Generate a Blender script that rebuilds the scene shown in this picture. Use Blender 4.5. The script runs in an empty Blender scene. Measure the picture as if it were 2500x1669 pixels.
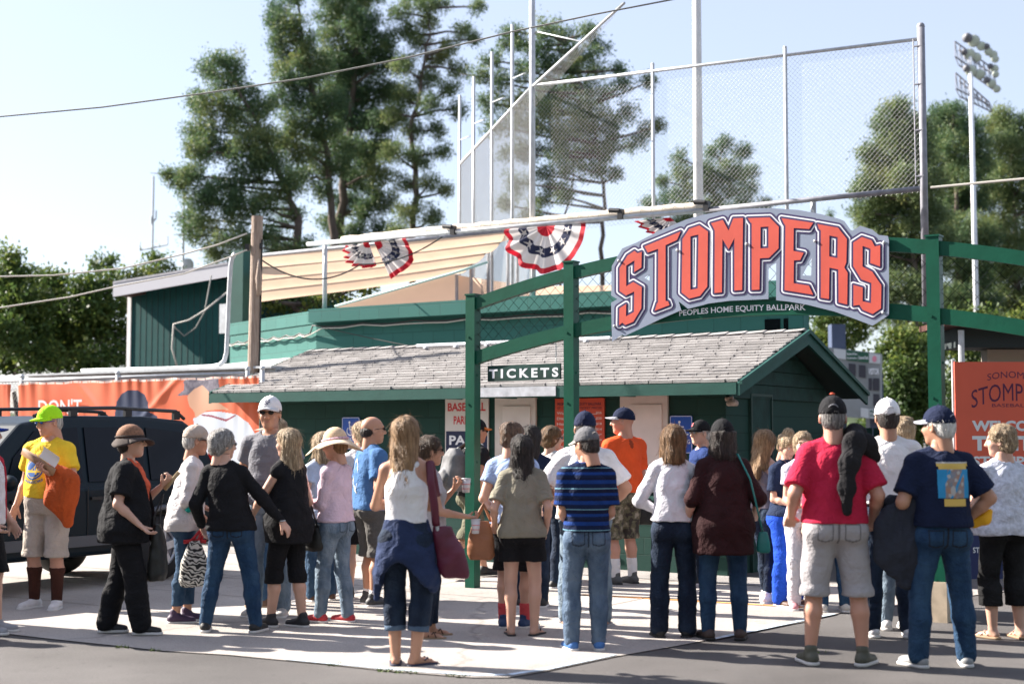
import bpy, bmesh, math, random
import numpy as np
from mathutils import Vector, Matrix
from mathutils.geometry import tessellate_polygon
R = math.radians
rng = random.Random(7)
C = bpy.context.scene.collection
SC = bpy.context.scene
# ------------------------------------------------------------------ camera
FPX = 3472.0; CAMZ = 1.59; W0, H0 = 2500.0, 1669.0
PITCH = math.atan(224.5 / FPX)
cd = bpy.data.cameras.new("camera"); cam = bpy.data.objects.new("camera", cd); C.objects.link(cam)
cd.lens = 50; cd.sensor_width = 36; cd.clip_end = 3000; cd.clip_start = 0.1
cam.location = (0, 0, CAMZ); cam.rotation_euler = (math.pi / 2 + PITCH, 0, 0)
cd.dof.use_dof = True; cd.dof.focus_distance = 14.2; cd.dof.aperture_fstop = 1.6
SC.camera = cam
# ------------------------------------------------------------------ light
SUN_H = Vector((-0.932, 0.364)).normalized(); SUN_EL = R(33)
wd = bpy.data.worlds.new("World"); SC.world = wd; wd.use_nodes = True
nt = wd.node_tree; bg = nt.nodes['Background']
sky = nt.nodes.new('ShaderNodeTexSky'); sky.sky_type = 'NISHITA'; sky.sun_disc = False
sky.sun_elevation = SUN_EL; sky.sun_rotation = math.atan2(SUN_H.x, SUN_H.y)
sky.air_density = 1.0; sky.dust_density = 1.2; sky.ozone_density = 2.2
hz = nt.nodes.new('ShaderNodeMixRGB'); hz.inputs[0].default_value = .55; hz.inputs[2].default_value = (3.0, 3.05, 3.6, 1); nt.links.new(sky.outputs[0], hz.inputs[1]); nt.links.new(hz.outputs[0], bg.inputs[0]); bg.inputs[1].default_value = 0.083
sl = bpy.data.lights.new("sun", 'SUN'); so = bpy.data.objects.new("sun", sl); C.objects.link(so)
sl.energy = 5.0; sl.angle = R(0.5); sl.color = (1.0, 0.93, 0.84)
sdir = Vector((SUN_H.x * math.cos(SUN_EL), SUN_H.y * math.cos(SUN_EL), math.sin(SUN_EL)))
so.rotation_euler = (-sdir).to_track_quat('-Z', 'Y').to_euler()
so.location = (-10, 10, 20)
SC.view_settings.view_transform = 'Standard'; SC.view_settings.look = 'None'
SC.view_settings.gamma = 1; SC.view_settings.exposure = 1.76
SC.cycles.max_bounces = 6; SC.cycles.diffuse_bounces = 3; SC.cycles.transparent_max_bounces = 12
# ------------------------------------------------------------------ picture -> world
K = 2500 / 2349.0
cp, sp_ = math.cos(PITCH), math.sin(PITCH)
def ray(px, py):
    return Vector((px - W0 / 2, FPX * cp - (H0 / 2 - py) * sp_, FPX * sp_ + (H0 / 2 - py) * cp))
CAM = Vector((0, 0, CAMZ))
def at(px, py, Y):
    r = ray(px, py); return CAM + r * (Y / r.y)
def atd(dx, dy, Y): return at(dx * K, dy * K, Y)
def ground(px, py, z=0.0):
    r = ray(px, py); return CAM + r * ((z - CAMZ) / r.z)
def onplane(px, py, p0, n):
    r = ray(px, py); return CAM + r * ((p0 - CAM).dot(n) / r.dot(n))
U = Vector((0.84, -0.543, 0)).normalized()          # along the booth front, to the right
N = Vector((-U.y, U.x, 0)) * -1                      # towards the camera
N = Vector((-0.543, -0.84, 0)).normalized()
Vb = -N
# ------------------------------------------------------------------ materials
MATS = {}
def mat(name, col, rough=0.7, var=0.0, vscale=8.0, bump=0.0, bscale=60.0, metal=0.0, spec=0.5, col2=None,
        stretch=(1, 1, 1), trans=0.0, coat=0.0, emit=None, detail=4.0, island=0.0):
    if name in MATS: return MATS[name]
    m = bpy.data.materials.new(name); m.use_nodes = True; MATS[name] = m
    t = m.node_tree; b = t.nodes['Principled BSDF']
    b.inputs['Base Color'].default_value = (*col, 1); b.inputs['Roughness'].default_value = rough
    b.inputs['Metallic'].default_value = metal; b.inputs['Specular IOR Level'].default_value = spec
    if coat: b.inputs['Coat Weight'].default_value = coat; b.inputs['Coat Roughness'].default_value = 0.05
    if emit: b.inputs['Emission Color'].default_value = (*emit[0], 1); b.inputs['Emission Strength'].default_value = emit[1]
    tc = t.nodes.new('ShaderNodeTexCoord'); mp = t.nodes.new('ShaderNodeMapping')
    t.links.new(tc.outputs['Object'], mp.inputs[0]); mp.inputs['Scale'].default_value = stretch
    src = None
    if var > 0 or col2:
        n = t.nodes.new('ShaderNodeTexNoise'); n.inputs['Scale'].default_value = vscale; n.inputs['Detail'].default_value = detail
        t.links.new(mp.outputs[0], n.inputs['Vector'])
        r = t.nodes.new('ShaderNodeValToRGB'); r.color_ramp.elements[0].position = 0.34; r.color_ramp.elements[1].position = 0.68
        c2 = col2 or tuple(min(1, c * (1 + var)) for c in col)
        c1 = col if col2 else tuple(c * (1 - var) for c in col)
        r.color_ramp.elements[0].color = (*c1, 1); r.color_ramp.elements[1].color = (*c2, 1)
        t.links.new(n.outputs['Fac'], r.inputs[0]); src = r.outputs[0]
    if island > 0:
        g = t.nodes.new('ShaderNodeNewGeometry'); mx = t.nodes.new('ShaderNodeMapRange')
        mx.inputs[3].default_value = 1 - island; mx.inputs[4].default_value = 1 + island
        t.links.new(g.outputs['Random Per Island'], mx.inputs[0])
        mm = t.nodes.new('ShaderNodeVectorMath'); mm.operation = 'SCALE'
        if src: t.links.new(src, mm.inputs[0])
        else: mm.inputs[0].default_value = col
        t.links.new(mx.outputs[0], mm.inputs['Scale']); src = mm.outputs[0]
    if src: t.links.new(src, b.inputs['Base Color'])
    if bump > 0:
        n2 = t.nodes.new('ShaderNodeTexNoise'); n2.inputs['Scale'].default_value = bscale; n2.inputs['Detail'].default_value = 5
        t.links.new(mp.outputs[0], n2.inputs['Vector'])
        bp = t.nodes.new('ShaderNodeBump'); bp.inputs['Strength'].default_value = bump; bp.inputs['Distance'].default_value = 0.02
        t.links.new(n2.outputs['Fac'], bp.inputs['Height']); t.links.new(bp.outputs[0], b.inputs['Normal'])
    if trans > 0:
        tr = t.nodes.new('ShaderNodeBsdfTranslucent'); ms = t.nodes.new('ShaderNodeMixShader'); ms.inputs[0].default_value = trans
        if src: t.links.new(src, tr.inputs[0])
        else: tr.inputs[0].default_value = (*col, 1)
        t.links.new(b.outputs[0], ms.inputs[1]); t.links.new(tr.outputs[0], ms.inputs[2])
        t.links.new(ms.outputs[0], t.nodes['Material Output'].inputs[0])
    return m
def add_folds(m, sc=6.0, dist=.05, st=.55):
    t = m.node_tree; b = t.nodes['Principled BSDF']; tc = t.nodes.new('ShaderNodeTexCoord')
    n = t.nodes.new('ShaderNodeTexNoise'); n.inputs['Scale'].default_value = sc; n.inputs['Detail'].default_value = 2.5; n.inputs['Distortion'].default_value = 1.6; n.inputs['Roughness'].default_value = .45
    t.links.new(tc.outputs['Object'], n.inputs['Vector']); r = t.nodes.new('ShaderNodeMath'); r.operation = 'SUBTRACT'; r.inputs[1].default_value = .5; t.links.new(n.outputs['Fac'], r.inputs[0])
    a = t.nodes.new('ShaderNodeMath'); a.operation = 'ABSOLUTE'; t.links.new(r.outputs[0], a.inputs[0])
    p = t.nodes.new('ShaderNodeBump'); p.inputs['Strength'].default_value = st; p.inputs['Distance'].default_value = dist; p.invert = True; t.links.new(a.outputs[0], p.inputs['Height'])
    if b.inputs['Normal'].links: t.links.new(b.inputs['Normal'].links[0].from_socket, p.inputs['Normal'])
    t.links.new(p.outputs[0], b.inputs['Normal']); return m
def hexc(r, g, b):
    f = lambda c: ((c / 255 + 0.055) / 1.055) ** 2.4 if c > 10 else c / 255 / 12.92
    return (f(r), f(g), f(b))
# ------------------------------------------------------------------ mesh helpers
class MB:
    def __init__(s): s.v = []; s.f = []; s.mi = []
    def add(s, vs, fs, mi=0):
        o = len(s.v); s.v += [tuple(v) for v in vs]; s.f += [tuple(i + o for i in f) for f in fs]; s.mi += [mi] * len(fs); return s
    def obox(s, c, ax, ay, az, mi=0):                # centre and three half-axis vectors
        c, ax, ay, az = map(Vector, (c, ax, ay, az))
        vs = [c + ax * i + ay * j + az * k for k in (-1, 1) for j in (-1, 1) for i in (-1, 1)]
        fs = [(0, 2, 3, 1), (4, 5, 7, 6), (0, 1, 5, 4), (2, 6, 7, 3), (0, 4, 6, 2), (1, 3, 7, 5)]
        if ax.cross(ay).dot(az) < 0: fs = [f[::-1] for f in fs]
        return s.add(vs, fs, mi)
    def box(s, x0, x1, y0, y1, z0, z1, mi=0):
        return s.obox(((x0 + x1) / 2, (y0 + y1) / 2, (z0 + z1) / 2), ((x1 - x0) / 2, 0, 0), (0, (y1 - y0) / 2, 0), (0, 0, (z1 - z0) / 2), mi)
    def tube(s, pts, r, n=8, mi=0, cap=True, flat=1.0, ref=None):
        pts = [Vector(p) for p in pts]
        rs = r if isinstance(r, (list, tuple)) else [r] * len(pts)
        o = len(s.v); prev = None
        for i, p in enumerate(pts):
            t = (pts[min(i + 1, len(pts) - 1)] - pts[max(i - 1, 0)])
            if t.length < 1e-9: t = Vector((0, 0, 1))
            t.normalize()
            a = prev if prev is not None else (Vector(ref) if ref else (Vector((0, 0, 1)) if abs(t.z) < .9 else Vector((1, 0, 0))))
            a = (a - t * a.dot(t)).normalized(); b = t.cross(a); prev = a
            for k in range(n):
                q = 2 * math.pi * k / n
                s.v.append(tuple(p + a * math.cos(q) * rs[i] * flat + b * math.sin(q) * rs[i]))
        for i in range(len(pts) - 1):
            for k in range(n):
                k2 = (k + 1) % n
                s.f.append((o + i * n + k, o + i * n + k2, o + (i + 1) * n + k2, o + (i + 1) * n + k)); s.mi.append(mi)
        if cap:
            s.f.append(tuple(o + k for k in range(n))[::-1]); s.mi.append(mi)
            e = o + (len(pts) - 1) * n; s.f.append(tuple(e + k for k in range(n))); s.mi.append(mi)
        return s
    def sphere(s, c, r, nu=12, nv=8, mi=0, fn=None):
        rx, ry, rz = (r, r, r) if not isinstance(r, (tuple, list)) else r
        vs = []; fs = []
        for j in range(nv + 1):
            th = math.pi * j / nv
            for i in range(nu):
                ph = 2 * math.pi * i / nu
                p = (math.sin(th) * math.cos(ph), math.sin(th) * math.sin(ph), math.cos(th))
                if fn: p = fn(*p)
                vs.append((c[0] + p[0] * rx, c[1] + p[1] * ry, c[2] + p[2] * rz))
        for j in range(nv):
            for i in range(nu):
                a = j * nu + i; b = j * nu + (i + 1) % nu
                fs.append((a, a + nu, b + nu, b))
        return s.add(vs, fs, mi)
    def prism(s, poly, h0, h1, fr, mi=0, holes=()):  # poly in (a,b); fr(a,b,h)->Vector
        loops = [list(poly)] + [list(h) for h in holes]
        flatp = [p for l in loops for p in l]
        tris = tessellate_polygon([[Vector((p[0], p[1], 0)) for p in l] for l in loops])
        n = len(flatp)
        vs = [fr(p[0], p[1], h1) for p in flatp] + [fr(p[0], p[1], h0) for p in flatp]
        fs = [tuple(t) for t in tris] + [tuple(i + n for i in t)[::-1] for t in tris]
        o = 0
        for l in loops:
            m = len(l)
            for i in range(m):
                j = (i + 1) % m; fs.append((o + i, o + j, o + j + n, o + i + n))
            o += m
        return s.add(vs, fs, mi)
    def build(s, name, mats, parent=None, smooth=False, loc=None, recalc=False):
        me = bpy.data.meshes.new(name); me.from_pydata(s.v, [], s.f)
        if not isinstance(mats, (list, tuple)): mats = [mats]
        for m in mats: me.materials.append(m)
        if len(mats) > 1: me.polygons.foreach_set('material_index', s.mi)
        if recalc:
            bm = bmesh.new(); bm.from_mesh(me); bmesh.ops.recalc_face_normals(bm, faces=bm.faces); bm.to_mesh(me); bm.free()
        if smooth: me.polygons.foreach_set('use_smooth', [True] * len(me.polygons))
        me.update()
        o = bpy.data.objects.new(name, me); C.objects.link(o)
        if parent: o.parent = parent
        if loc is not None:
            o.location = loc
        return o
def tag(o, label, cat, group=None):
    o['label'] = label; o['category'] = cat
    if group: o['group'] = group
    return o
def struct(o, kind='structure', label=None):
    o['kind'] = kind
    if label: o['label'] = label
    return o
def empty(name, loc=(0, 0, 0), rz=0.0):
    o = bpy.data.objects.new(name, None); C.objects.link(o); o.location = loc; o.rotation_euler = (0, 0, rz); o.empty_display_size = .2
    return o
def thing(name, loc, label, cat, group=None, rz=0.0): return tag(empty(name, loc, rz), label, cat, group)
def np_obj(name, V, F, m, parent=None, smooth=False):
    me = bpy.data.meshes.new(name)
    nv, nf, k = len(V), len(F), F.shape[1]
    me.vertices.add(nv); me.vertices.foreach_set('co', np.asarray(V, np.float32).ravel())
    me.loops.add(nf * k); me.loops.foreach_set('vertex_index', np.asarray(F, np.int32).ravel())
    me.polygons.add(nf); me.polygons.foreach_set('loop_start', np.arange(0, nf * k, k, dtype=np.int32))
    me.polygons.foreach_set('loop_total', np.full(nf, k, np.int32))
    if smooth: me.polygons.foreach_set('use_smooth', np.ones(nf, bool))
    me.materials.append(m); me.update(calc_edges=True)
    o = bpy.data.objects.new(name, me); C.objects.link(o)
    if parent: o.parent = parent
    return o
def text_mesh(s, bold=0.0, spacing=1.0):
    cu = bpy.data.curves.new('t', 'FONT'); cu.body = s; cu.size = 1; cu.offset = bold; cu.space_character = spacing; cu.resolution_u = 3
    o = bpy.data.objects.new('t', cu); C.objects.link(o)
    dg = bpy.context.evaluated_depsgraph_get(); me = bpy.data.meshes.new_from_object(o.evaluated_get(dg))
    vs = [Vector(v.co) for v in me.vertices]; fs = [tuple(p.vertices) for p in me.polygons]
    bpy.data.objects.remove(o); bpy.data.curves.remove(cu); bpy.data.meshes.remove(me)
    return vs, fs
def text_fit(mb, s, a0, a1, b0, b1, fr, h, bold=0.02, mi=0, spacing=1.0, warp=None):
    vs, fs = text_mesh(s, bold, spacing)
    x0 = min(v.x for v in vs); x1 = max(v.x for v in vs); y0 = min(v.y for v in vs); y1 = max(v.y for v in vs)
    out = []
    for v in vs:
        tx = (v.x - x0) / (x1 - x0); ty = (v.y - y0) / (y1 - y0)
        a, b = a0 + (a1 - a0) * tx, b0 + (b1 - b0) * ty
        if warp: a, b = warp(a, b, tx, ty)
        out.append(fr(a, b, h))
    mb.add(out, fs, mi); return mb
def frame(o, ax, ay, az):
    o, ax, ay, az = map(Vector, (o, ax, ay, az))
    return lambda a, b, h: o + ax * a + ay * b + az * h
Z = Vector((0, 0, 1))
def aniso_noise(seed, n=32):
    r = np.random.RandomState(seed); L = r.rand(n, n, n).astype(np.float32) * 2 - 1
    def f(P):
        P = np.asarray(P, np.float32) % n
        i = np.floor(P).astype(int); t = P - i; t = t * t * (3 - 2 * t); i %= n; j = (i + 1) % n
        out = 0
        for a in (0, 1):
            for b in (0, 1):
                for c in (0, 1):
                    w = (t[:, 0] if a else 1 - t[:, 0]) * (t[:, 1] if b else 1 - t[:, 1]) * (t[:, 2] if c else 1 - t[:, 2])
                    out = out + w * L[(j if a else i)[:, 0], (j if b else i)[:, 1], (j if c else i)[:, 2]]
        return out
    return f
NZ = aniso_noise(3)
# ================================================================== SETTING
m_asph = mat('asphalt', (0.105, 0.10, 0.102), 0.92, col2=(0.15, 0.143, 0.143), vscale=1.3, bump=0.5, bscale=160)
def ground_mat(name, c1, c2, fine, big, rough=.9, cracks=None):
    m = mat(name, c1, rough, col2=c2, vscale=big, bump=0.45, bscale=fine, detail=9)
    t = m.node_tree; b = t.nodes['Principled BSDF']; src = b.inputs['Base Color'].links[0].from_socket
    tc = t.nodes.new('ShaderNodeTexCoord')
    n = t.nodes.new('ShaderNodeTexNoise'); n.inputs['Scale'].default_value = 90; n.inputs['Detail'].default_value = 3
    t.links.new(tc.outputs['Object'], n.inputs['Vector'])
    mr = t.nodes.new('ShaderNodeMapRange'); mr.inputs[1].default_value = .3; mr.inputs[2].default_value = .7; mr.inputs[3].default_value = .78; mr.inputs[4].default_value = 1.2
    t.links.new(n.outputs['Fac'], mr.inputs[0])
    vm = t.nodes.new('ShaderNodeVectorMath'); vm.operation = 'SCALE'; t.links.new(src, vm.inputs[0]); t.links.new(mr.outputs[0], vm.inputs['Scale'])
    out = vm.outputs[0]
    n3 = t.nodes.new('ShaderNodeTexNoise'); n3.inputs['Scale'].default_value = 2.2; n3.inputs['Detail'].default_value = 8; n3.inputs['Roughness'].default_value = .75
    t.links.new(tc.outputs['Object'], n3.inputs['Vector'])
    m3 = t.nodes.new('ShaderNodeMapRange'); m3.inputs[1].default_value = .56; m3.inputs[2].default_value = .72; m3.inputs[3].default_value = 1.0; m3.inputs[4].default_value = .72
    t.links.new(n3.outputs['Fac'], m3.inputs[0])
    v3 = t.nodes.new('ShaderNodeVectorMath'); v3.operation = 'SCALE'; t.links.new(out, v3.inputs[0]); t.links.new(m3.outputs[0], v3.inputs['Scale']); out = v3.outputs[0]
    if cracks:
        v = t.nodes.new('ShaderNodeTexVoronoi'); v.feature = 'DISTANCE_TO_EDGE'; v.inputs['Scale'].default_value = cracks
        nn = t.nodes.new('ShaderNodeTexNoise'); nn.inputs['Scale'].default_value = 3; t.links.new(tc.outputs['Object'], nn.inputs['Vector'])
        ad = t.nodes.new('ShaderNodeMixRGB'); ad.blend_type = 'ADD'; ad.inputs[0].default_value = .35
        t.links.new(tc.outputs['Object'], ad.inputs[1]); t.links.new(nn.outputs['Color'], ad.inputs[2]); t.links.new(ad.outputs[0], v.inputs['Vector'])
        r2 = t.nodes.new('ShaderNodeMapRange'); r2.inputs[1].default_value = 0.0; r2.inputs[2].default_value = .008; r2.inputs[3].default_value = .72; r2.inputs[4].default_value = 1
        t.links.new(v.outputs[0], r2.inputs[0])
        v2 = t.nodes.new('ShaderNodeVectorMath'); v2.operation = 'SCALE'; t.links.new(out, v2.inputs[0]); t.links.new(r2.outputs[0], v2.inputs['Scale']); out = v2.outputs[0]
    v = t.nodes.new('ShaderNodeTexVoronoi'); v.inputs['Scale'].default_value = 4.5; v.inputs['Randomness'].default_value = 1; t.links.new(tc.outputs['Object'], v.inputs['Vector'])
    r4 = t.nodes.new('ShaderNodeMapRange'); r4.inputs[1].default_value = .05; r4.inputs[2].default_value = .085; r4.inputs[3].default_value = .62; r4.inputs[4].default_value = 1; t.links.new(v.outputs['Distance'], r4.inputs[0])
    v4 = t.nodes.new('ShaderNodeVectorMath'); v4.operation = 'SCALE'; t.links.new(out, v4.inputs[0]); t.links.new(r4.outputs[0], v4.inputs['Scale']); out = v4.outputs[0]
    t.links.new(out, b.inputs['Base Color']); return m
m_asph2 = ground_mat('asphalt_ground', (0.072, 0.066, 0.064), (0.125, 0.116, 0.112), 220, 0.7)
m_conc = ground_mat('concrete', (0.33, 0.30, 0.275), (0.44, 0.40, 0.37), 140, 0.6, cracks=.22)
m_strip = ground_mat('walk_strip', (0.24, 0.225, 0.215), (0.33, 0.31, 0.30), 120, 1.2)
g = MB(); g.add([(-900, -300, 0), (900, -300, 0), (900, 1800, 0), (-900, 1800, 0)], [(0, 1, 2, 3)])
struct(g.build('ground', m_asph2), label='grey asphalt ground')
def sheet(name, pxs, z, m, raw=()):
    pts = [ground(x, y) for x, y in pxs] + [Vector(p) for p in raw]
    g = MB(); tr = tessellate_polygon([[Vector((p.x, p.y, 0)) for p in pts]])
    g.add([(p.x, p.y, z) for p in pts], [tuple(t) for t in tr]); o = g.build(name, m, recalc=True)
    return o
jit = lambda a: a
P0 = [(0, 1546), (120, 1560), (300, 1579), (400, 1590), (560, 1600), (800, 1623), (960, 1640), (1150, 1655), (1240, 1655), (1340, 1638), (1500, 1604), (1650, 1578), (1962, 1519), (2060, 1495)]
far_r = Vector((4.2, 15.5, 0)); far_l = Vector((-14, 26.6, 0))
conc = sheet('concrete_apron', [(-500, 1500)] + P0, .008, m_conc, raw=[(5.1, 14.6, 0), (3.2, 15.35, 0), (-14.2, 26.3, 0)])
struct(conc, label='pale concrete apron before the ticket booth')
# grey walk right in front of booth
BC = Vector((2.4, 15.98, 0))           # booth near front corner
def B(s, t, z=0): return BC - U * s + Vb * t + Z * z   # s left along front, t back
stp = MB(); a_, b_, c_, d_ = B(12, -.75), B(-.9, -.75), B(-.9, .0), B(12, .0)
stp.add([(*p.xy, .014) for p in (a_, b_, c_, d_)], [(0, 1, 2, 3)])
struct(stp.build('walkway', m_strip, recalc=True), label='grey walk strip at the foot of the booth')
# joints in the concrete
m_joint = mat('joint', (0.16, 0.145, 0.13), .95)
jm = MB()
def gline(mb, a, b, w, z, n=1):
    d = (b - a); d.z = 0; p = Vector((-d.y, d.x, 0)).normalized() * w / 2
    mb.add([(a + p).xy.to_tuple() + (z,), (a - p).xy.to_tuple() + (z,), (b - p).xy.to_tuple() + (z,), (b + p).xy.to_tuple() + (z,)], [(0, 1, 2, 3)])
for k in range(4):
    a = B(11, -1.9 - k * 1.25); b = B(-0.5 + k * 1.1, -1.9 - k * 1.25)
    gline(jm, a, b, .014, .0125)
for s in (-.2, 2.2, 4.6, 7.0, 9.4): gline(jm, B(s, -.8), B(s, -4.6), .012, .0125)
struct(jm.build('concrete_joints', m_joint, recalc=True), label='joints between the concrete slabs')
# painted orange line and pale blue lines
m_orl = mat('orange_paint', (0.80, 0.33, 0.08), .8, var=.35, vscale=14)
ol = MB(); gline(ol, ground(1420, 1453), ground(1960, 1484), .07, .0125)
struct(ol.build('painted_line', m_orl, recalc=True), label='worn orange line on the concrete')
m_bl = mat('pale_paint', (0.50, 0.58, 0.66), .8, var=.35, vscale=10)
bl = MB(); ps = [ground(x, y - 2) for x, y in ((700, 1613), (960, 1638), (1150, 1652), (1240, 1652), (1340, 1636), (1500, 1602))]
for a, b in zip(ps, ps[1:]): gline(bl, a, b, .06, .0125)
gline(bl, ground(1740, 1562), ground(2035, 1500), .06, .0125)
struct(bl.build('kerb_paint', m_bl, recalc=True), label='worn pale blue line along the apron edge')
# weeds at the apron edge
m_weed = mat('weed', (0.09, 0.13, 0.03), .8, var=.5, vscale=6)
wv = []; wf = []
for x, y, n in ((820, 1624, 30), (940, 1638, 36), (980, 1641, 30), (1010, 1643, 30), (1110, 1650, 40), (1130, 1652, 20), (300, 1580, 26), (380, 1588, 16), (2000, 1592, 8)):
    for k in range(n):
        p = ground(x + rng.uniform(-18, 18), y + rng.uniform(-1.5, 1.5)); a = rng.uniform(0, 6.28); h = rng.uniform(.01, .03)
        d = Vector((math.cos(a), math.sin(a), 0)); i = len(wv)
        wv += [p - d * .006, p + d * .006, p + Vector((rng.uniform(-.03, .03), rng.uniform(-.03, .03), h))]; wf.append((i, i + 1, i + 2))
wm = MB(); wm.add(wv, wf); tag(wm.build('weeds', m_weed), 'small green weeds in the crack along the concrete edge', 'weeds')['kind'] = 'stuff'
# low hills far away so the horizon is closed
hm = MB(); hp = []; nn = 80
for i in range(nn + 1):
    x = -700 + 1400 * i / nn
    hp.append((x, 620, -2)); hp.append((x, 640, 9 + 7 * math.sin(i * .31) + 4 * math.sin(i * .83 + 1)))
    hp.append((x, 700, -2))
for i in range(nn):
    a = i * 3; hm.f += [(a, a + 3, a + 4, a + 1), (a + 1, a + 4, a + 5, a + 2)]; hm.mi += [0, 0]
hm.v = hp; struct(hm.build('hills', mat('hill_green', (0.05, 0.075, 0.03), .95, var=.3, vscale=.05), smooth=True), label='low wooded hills')

# invented wooded rise behind the viewpoint, added to cut low sky fill light
hm = MB(); hr = random.Random(4); hp = []; nn = 60
for i in range(nn + 1):
    a = math.pi * (1.02 + .96 * i / nn); c_, s_ = math.cos(a), math.sin(a)
    h = 21 + 4 * math.sin(i * .9) + 2.5 * math.sin(i * 2.3) + hr.uniform(-1, 1)
    hp += [(44 * c_, 44 * s_ + 4, -1), (48 * c_, 48 * s_ + 4, h * .55), (56 * c_, 56 * s_ + 4, h), (80 * c_, 80 * s_ + 4, -1)]
for i in range(nn):
    for j in range(3): q = i * 4 + j; hm.f.append((q, q + 4, q + 5, q + 1)); hm.mi.append(0)
hm.v = hp; struct(hm.build('hills', mat('sky_block_dark', (0.035, 0.055, 0.025), .95, var=.4, vscale=.3, bump=.8, bscale=1.2), smooth=True), label='unseen wooded rise added behind the viewpoint to block low sky')
# ================================================================== paints
m_green = mat('booth_green', (0.011, 0.045, 0.038), .7, spec=.25, var=.3, vscale=5, bump=.12, bscale=30)
m_greenl = mat('trim_green', (0.016, 0.078, 0.064), .6, spec=.3, var=.1, vscale=4, bump=.08, bscale=40)
m_gate = mat('gate_green', (0.002, 0.070, 0.040), .42, var=.1, vscale=5, bump=.06, bscale=25, spec=.3)
m_white = mat('white_paint', (0.72, 0.70, 0.67), .6, var=.05, vscale=5, bump=.08, bscale=30)
m_steel = mat('galvanised_steel', (0.50, 0.52, 0.54), .5, metal=.3, var=.12, vscale=9)
m_steeld = mat('dull_steel', (0.26, 0.26, 0.29), .6, metal=.3, var=.15, vscale=9)
m_black = mat('black_plastic', (0.012, 0.012, 0.014), .45)
m_navyp = mat('print_navy', (0.035, 0.022, 0.10), .5)
m_whitep = mat('print_white', (0.78, 0.80, 0.84), .5)
m_redp = mat('print_red', (0.55, 0.03, 0.035), .55)
# ------------------------------------------------------------------ ticket booth
booth = thing('ticket_booth', B(3.5, 1.5), 'low dark green ticket booth with a grey shingle gable roof', 'building')
bi = Matrix.Translation(-booth.location)
def bpart(mb, name, m, parent=None, **k):
    p = parent or booth
    o = mb.build(name, m, None, **k)
    if p: o.parent = p; o.matrix_parent_inverse = Matrix.Translation(p.matrix_basis.translation).inverted() if p.parent is None else (p.matrix_parent_inverse.copy() @ Matrix.Identity(4))
    return o
def adopt(o, p):
    """parent keeping the world place (all parents here are unrotated)"""
    off = Vector((0, 0, 0)); q = p
    while q: off += q.location; q = q.parent
    o.parent = p; o.location = o.location - off; return o
def kid(mb, name, m, parent, **k): return adopt(mb.build(name, m, **k), parent)
def obx(mb, s0, s1, t0, t1, z0, z1, mi=0):
    c = B((s0 + s1) / 2, (t0 + t1) / 2, (z0 + z1) / 2)
    return mb.obox(c, U * (s1 - s0) / 2, Vb * (t1 - t0) / 2, Z * (z1 - z0) / 2, mi)
m_blockg = None
def block_mat(name, c1, c2, bw=.4, bh=.2, mortar=.006):
    m = mat(name, c1, .75, spec=.25); t = m.node_tree; b = t.nodes['Principled BSDF']
    tc = t.nodes.new('ShaderNodeTexCoord'); sp = t.nodes.new('ShaderNodeSeparateXYZ'); t.links.new(tc.outputs['Object'], sp.inputs[0])
    ad = t.nodes.new('ShaderNodeMath'); ad.operation = 'SUBTRACT'; t.links.new(sp.outputs['X'], ad.inputs[0])
    ym = t.nodes.new('ShaderNodeMath'); ym.operation = 'MULTIPLY'; ym.inputs[1].default_value = .6; t.links.new(sp.outputs['Y'], ym.inputs[0]); t.links.new(ym.outputs[0], ad.inputs[1])
    cb = t.nodes.new('ShaderNodeCombineXYZ'); t.links.new(ad.outputs[0], cb.inputs[0]); t.links.new(sp.outputs['Z'], cb.inputs[1])
    br = t.nodes.new('ShaderNodeTexBrick'); br.inputs['Scale'].default_value = 1; br.inputs['Brick Width'].default_value = bw; br.inputs['Row Height'].default_value = bh
    br.inputs['Mortar Size'].default_value = mortar; br.inputs['Mortar Smooth'].default_value = .3
    br.inputs['Color1'].default_value = (*c1, 1); br.inputs['Color2'].default_value = (*c2, 1); br.inputs['Mortar'].default_value = (*[c * .72 for c in c1], 1)
    t.links.new(cb.outputs[0], br.inputs['Vector']); t.links.new(br.outputs['Color'], b.inputs['Base Color'])
    bp = t.nodes.new('ShaderNodeBump'); bp.inputs['Strength'].default_value = .7; bp.inputs['Distance'].default_value = .01; bp.invert = True
    n = t.nodes.new('ShaderNodeTexNoise'); n.inputs['Scale'].default_value = 60; t.links.new(tc.outputs['Object'], n.inputs['Vector'])
    mx = t.nodes.new('ShaderNodeMath'); mx.operation = 'MULTIPLY_ADD'; mx.inputs[1].default_value = .18; t.links.new(n.outputs['Fac'], mx.inputs[0]); t.links.new(br.outputs['Fac'], mx.inputs[2])
    t.links.new(mx.outputs[0], bp.inputs['Height']); t.links.new(bp.outputs[0], b.inputs['Normal']); return m
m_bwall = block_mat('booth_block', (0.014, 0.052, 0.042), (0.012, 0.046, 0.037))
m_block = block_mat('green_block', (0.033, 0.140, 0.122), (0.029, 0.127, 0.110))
DP = 3.18; SL = 7.0
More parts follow.
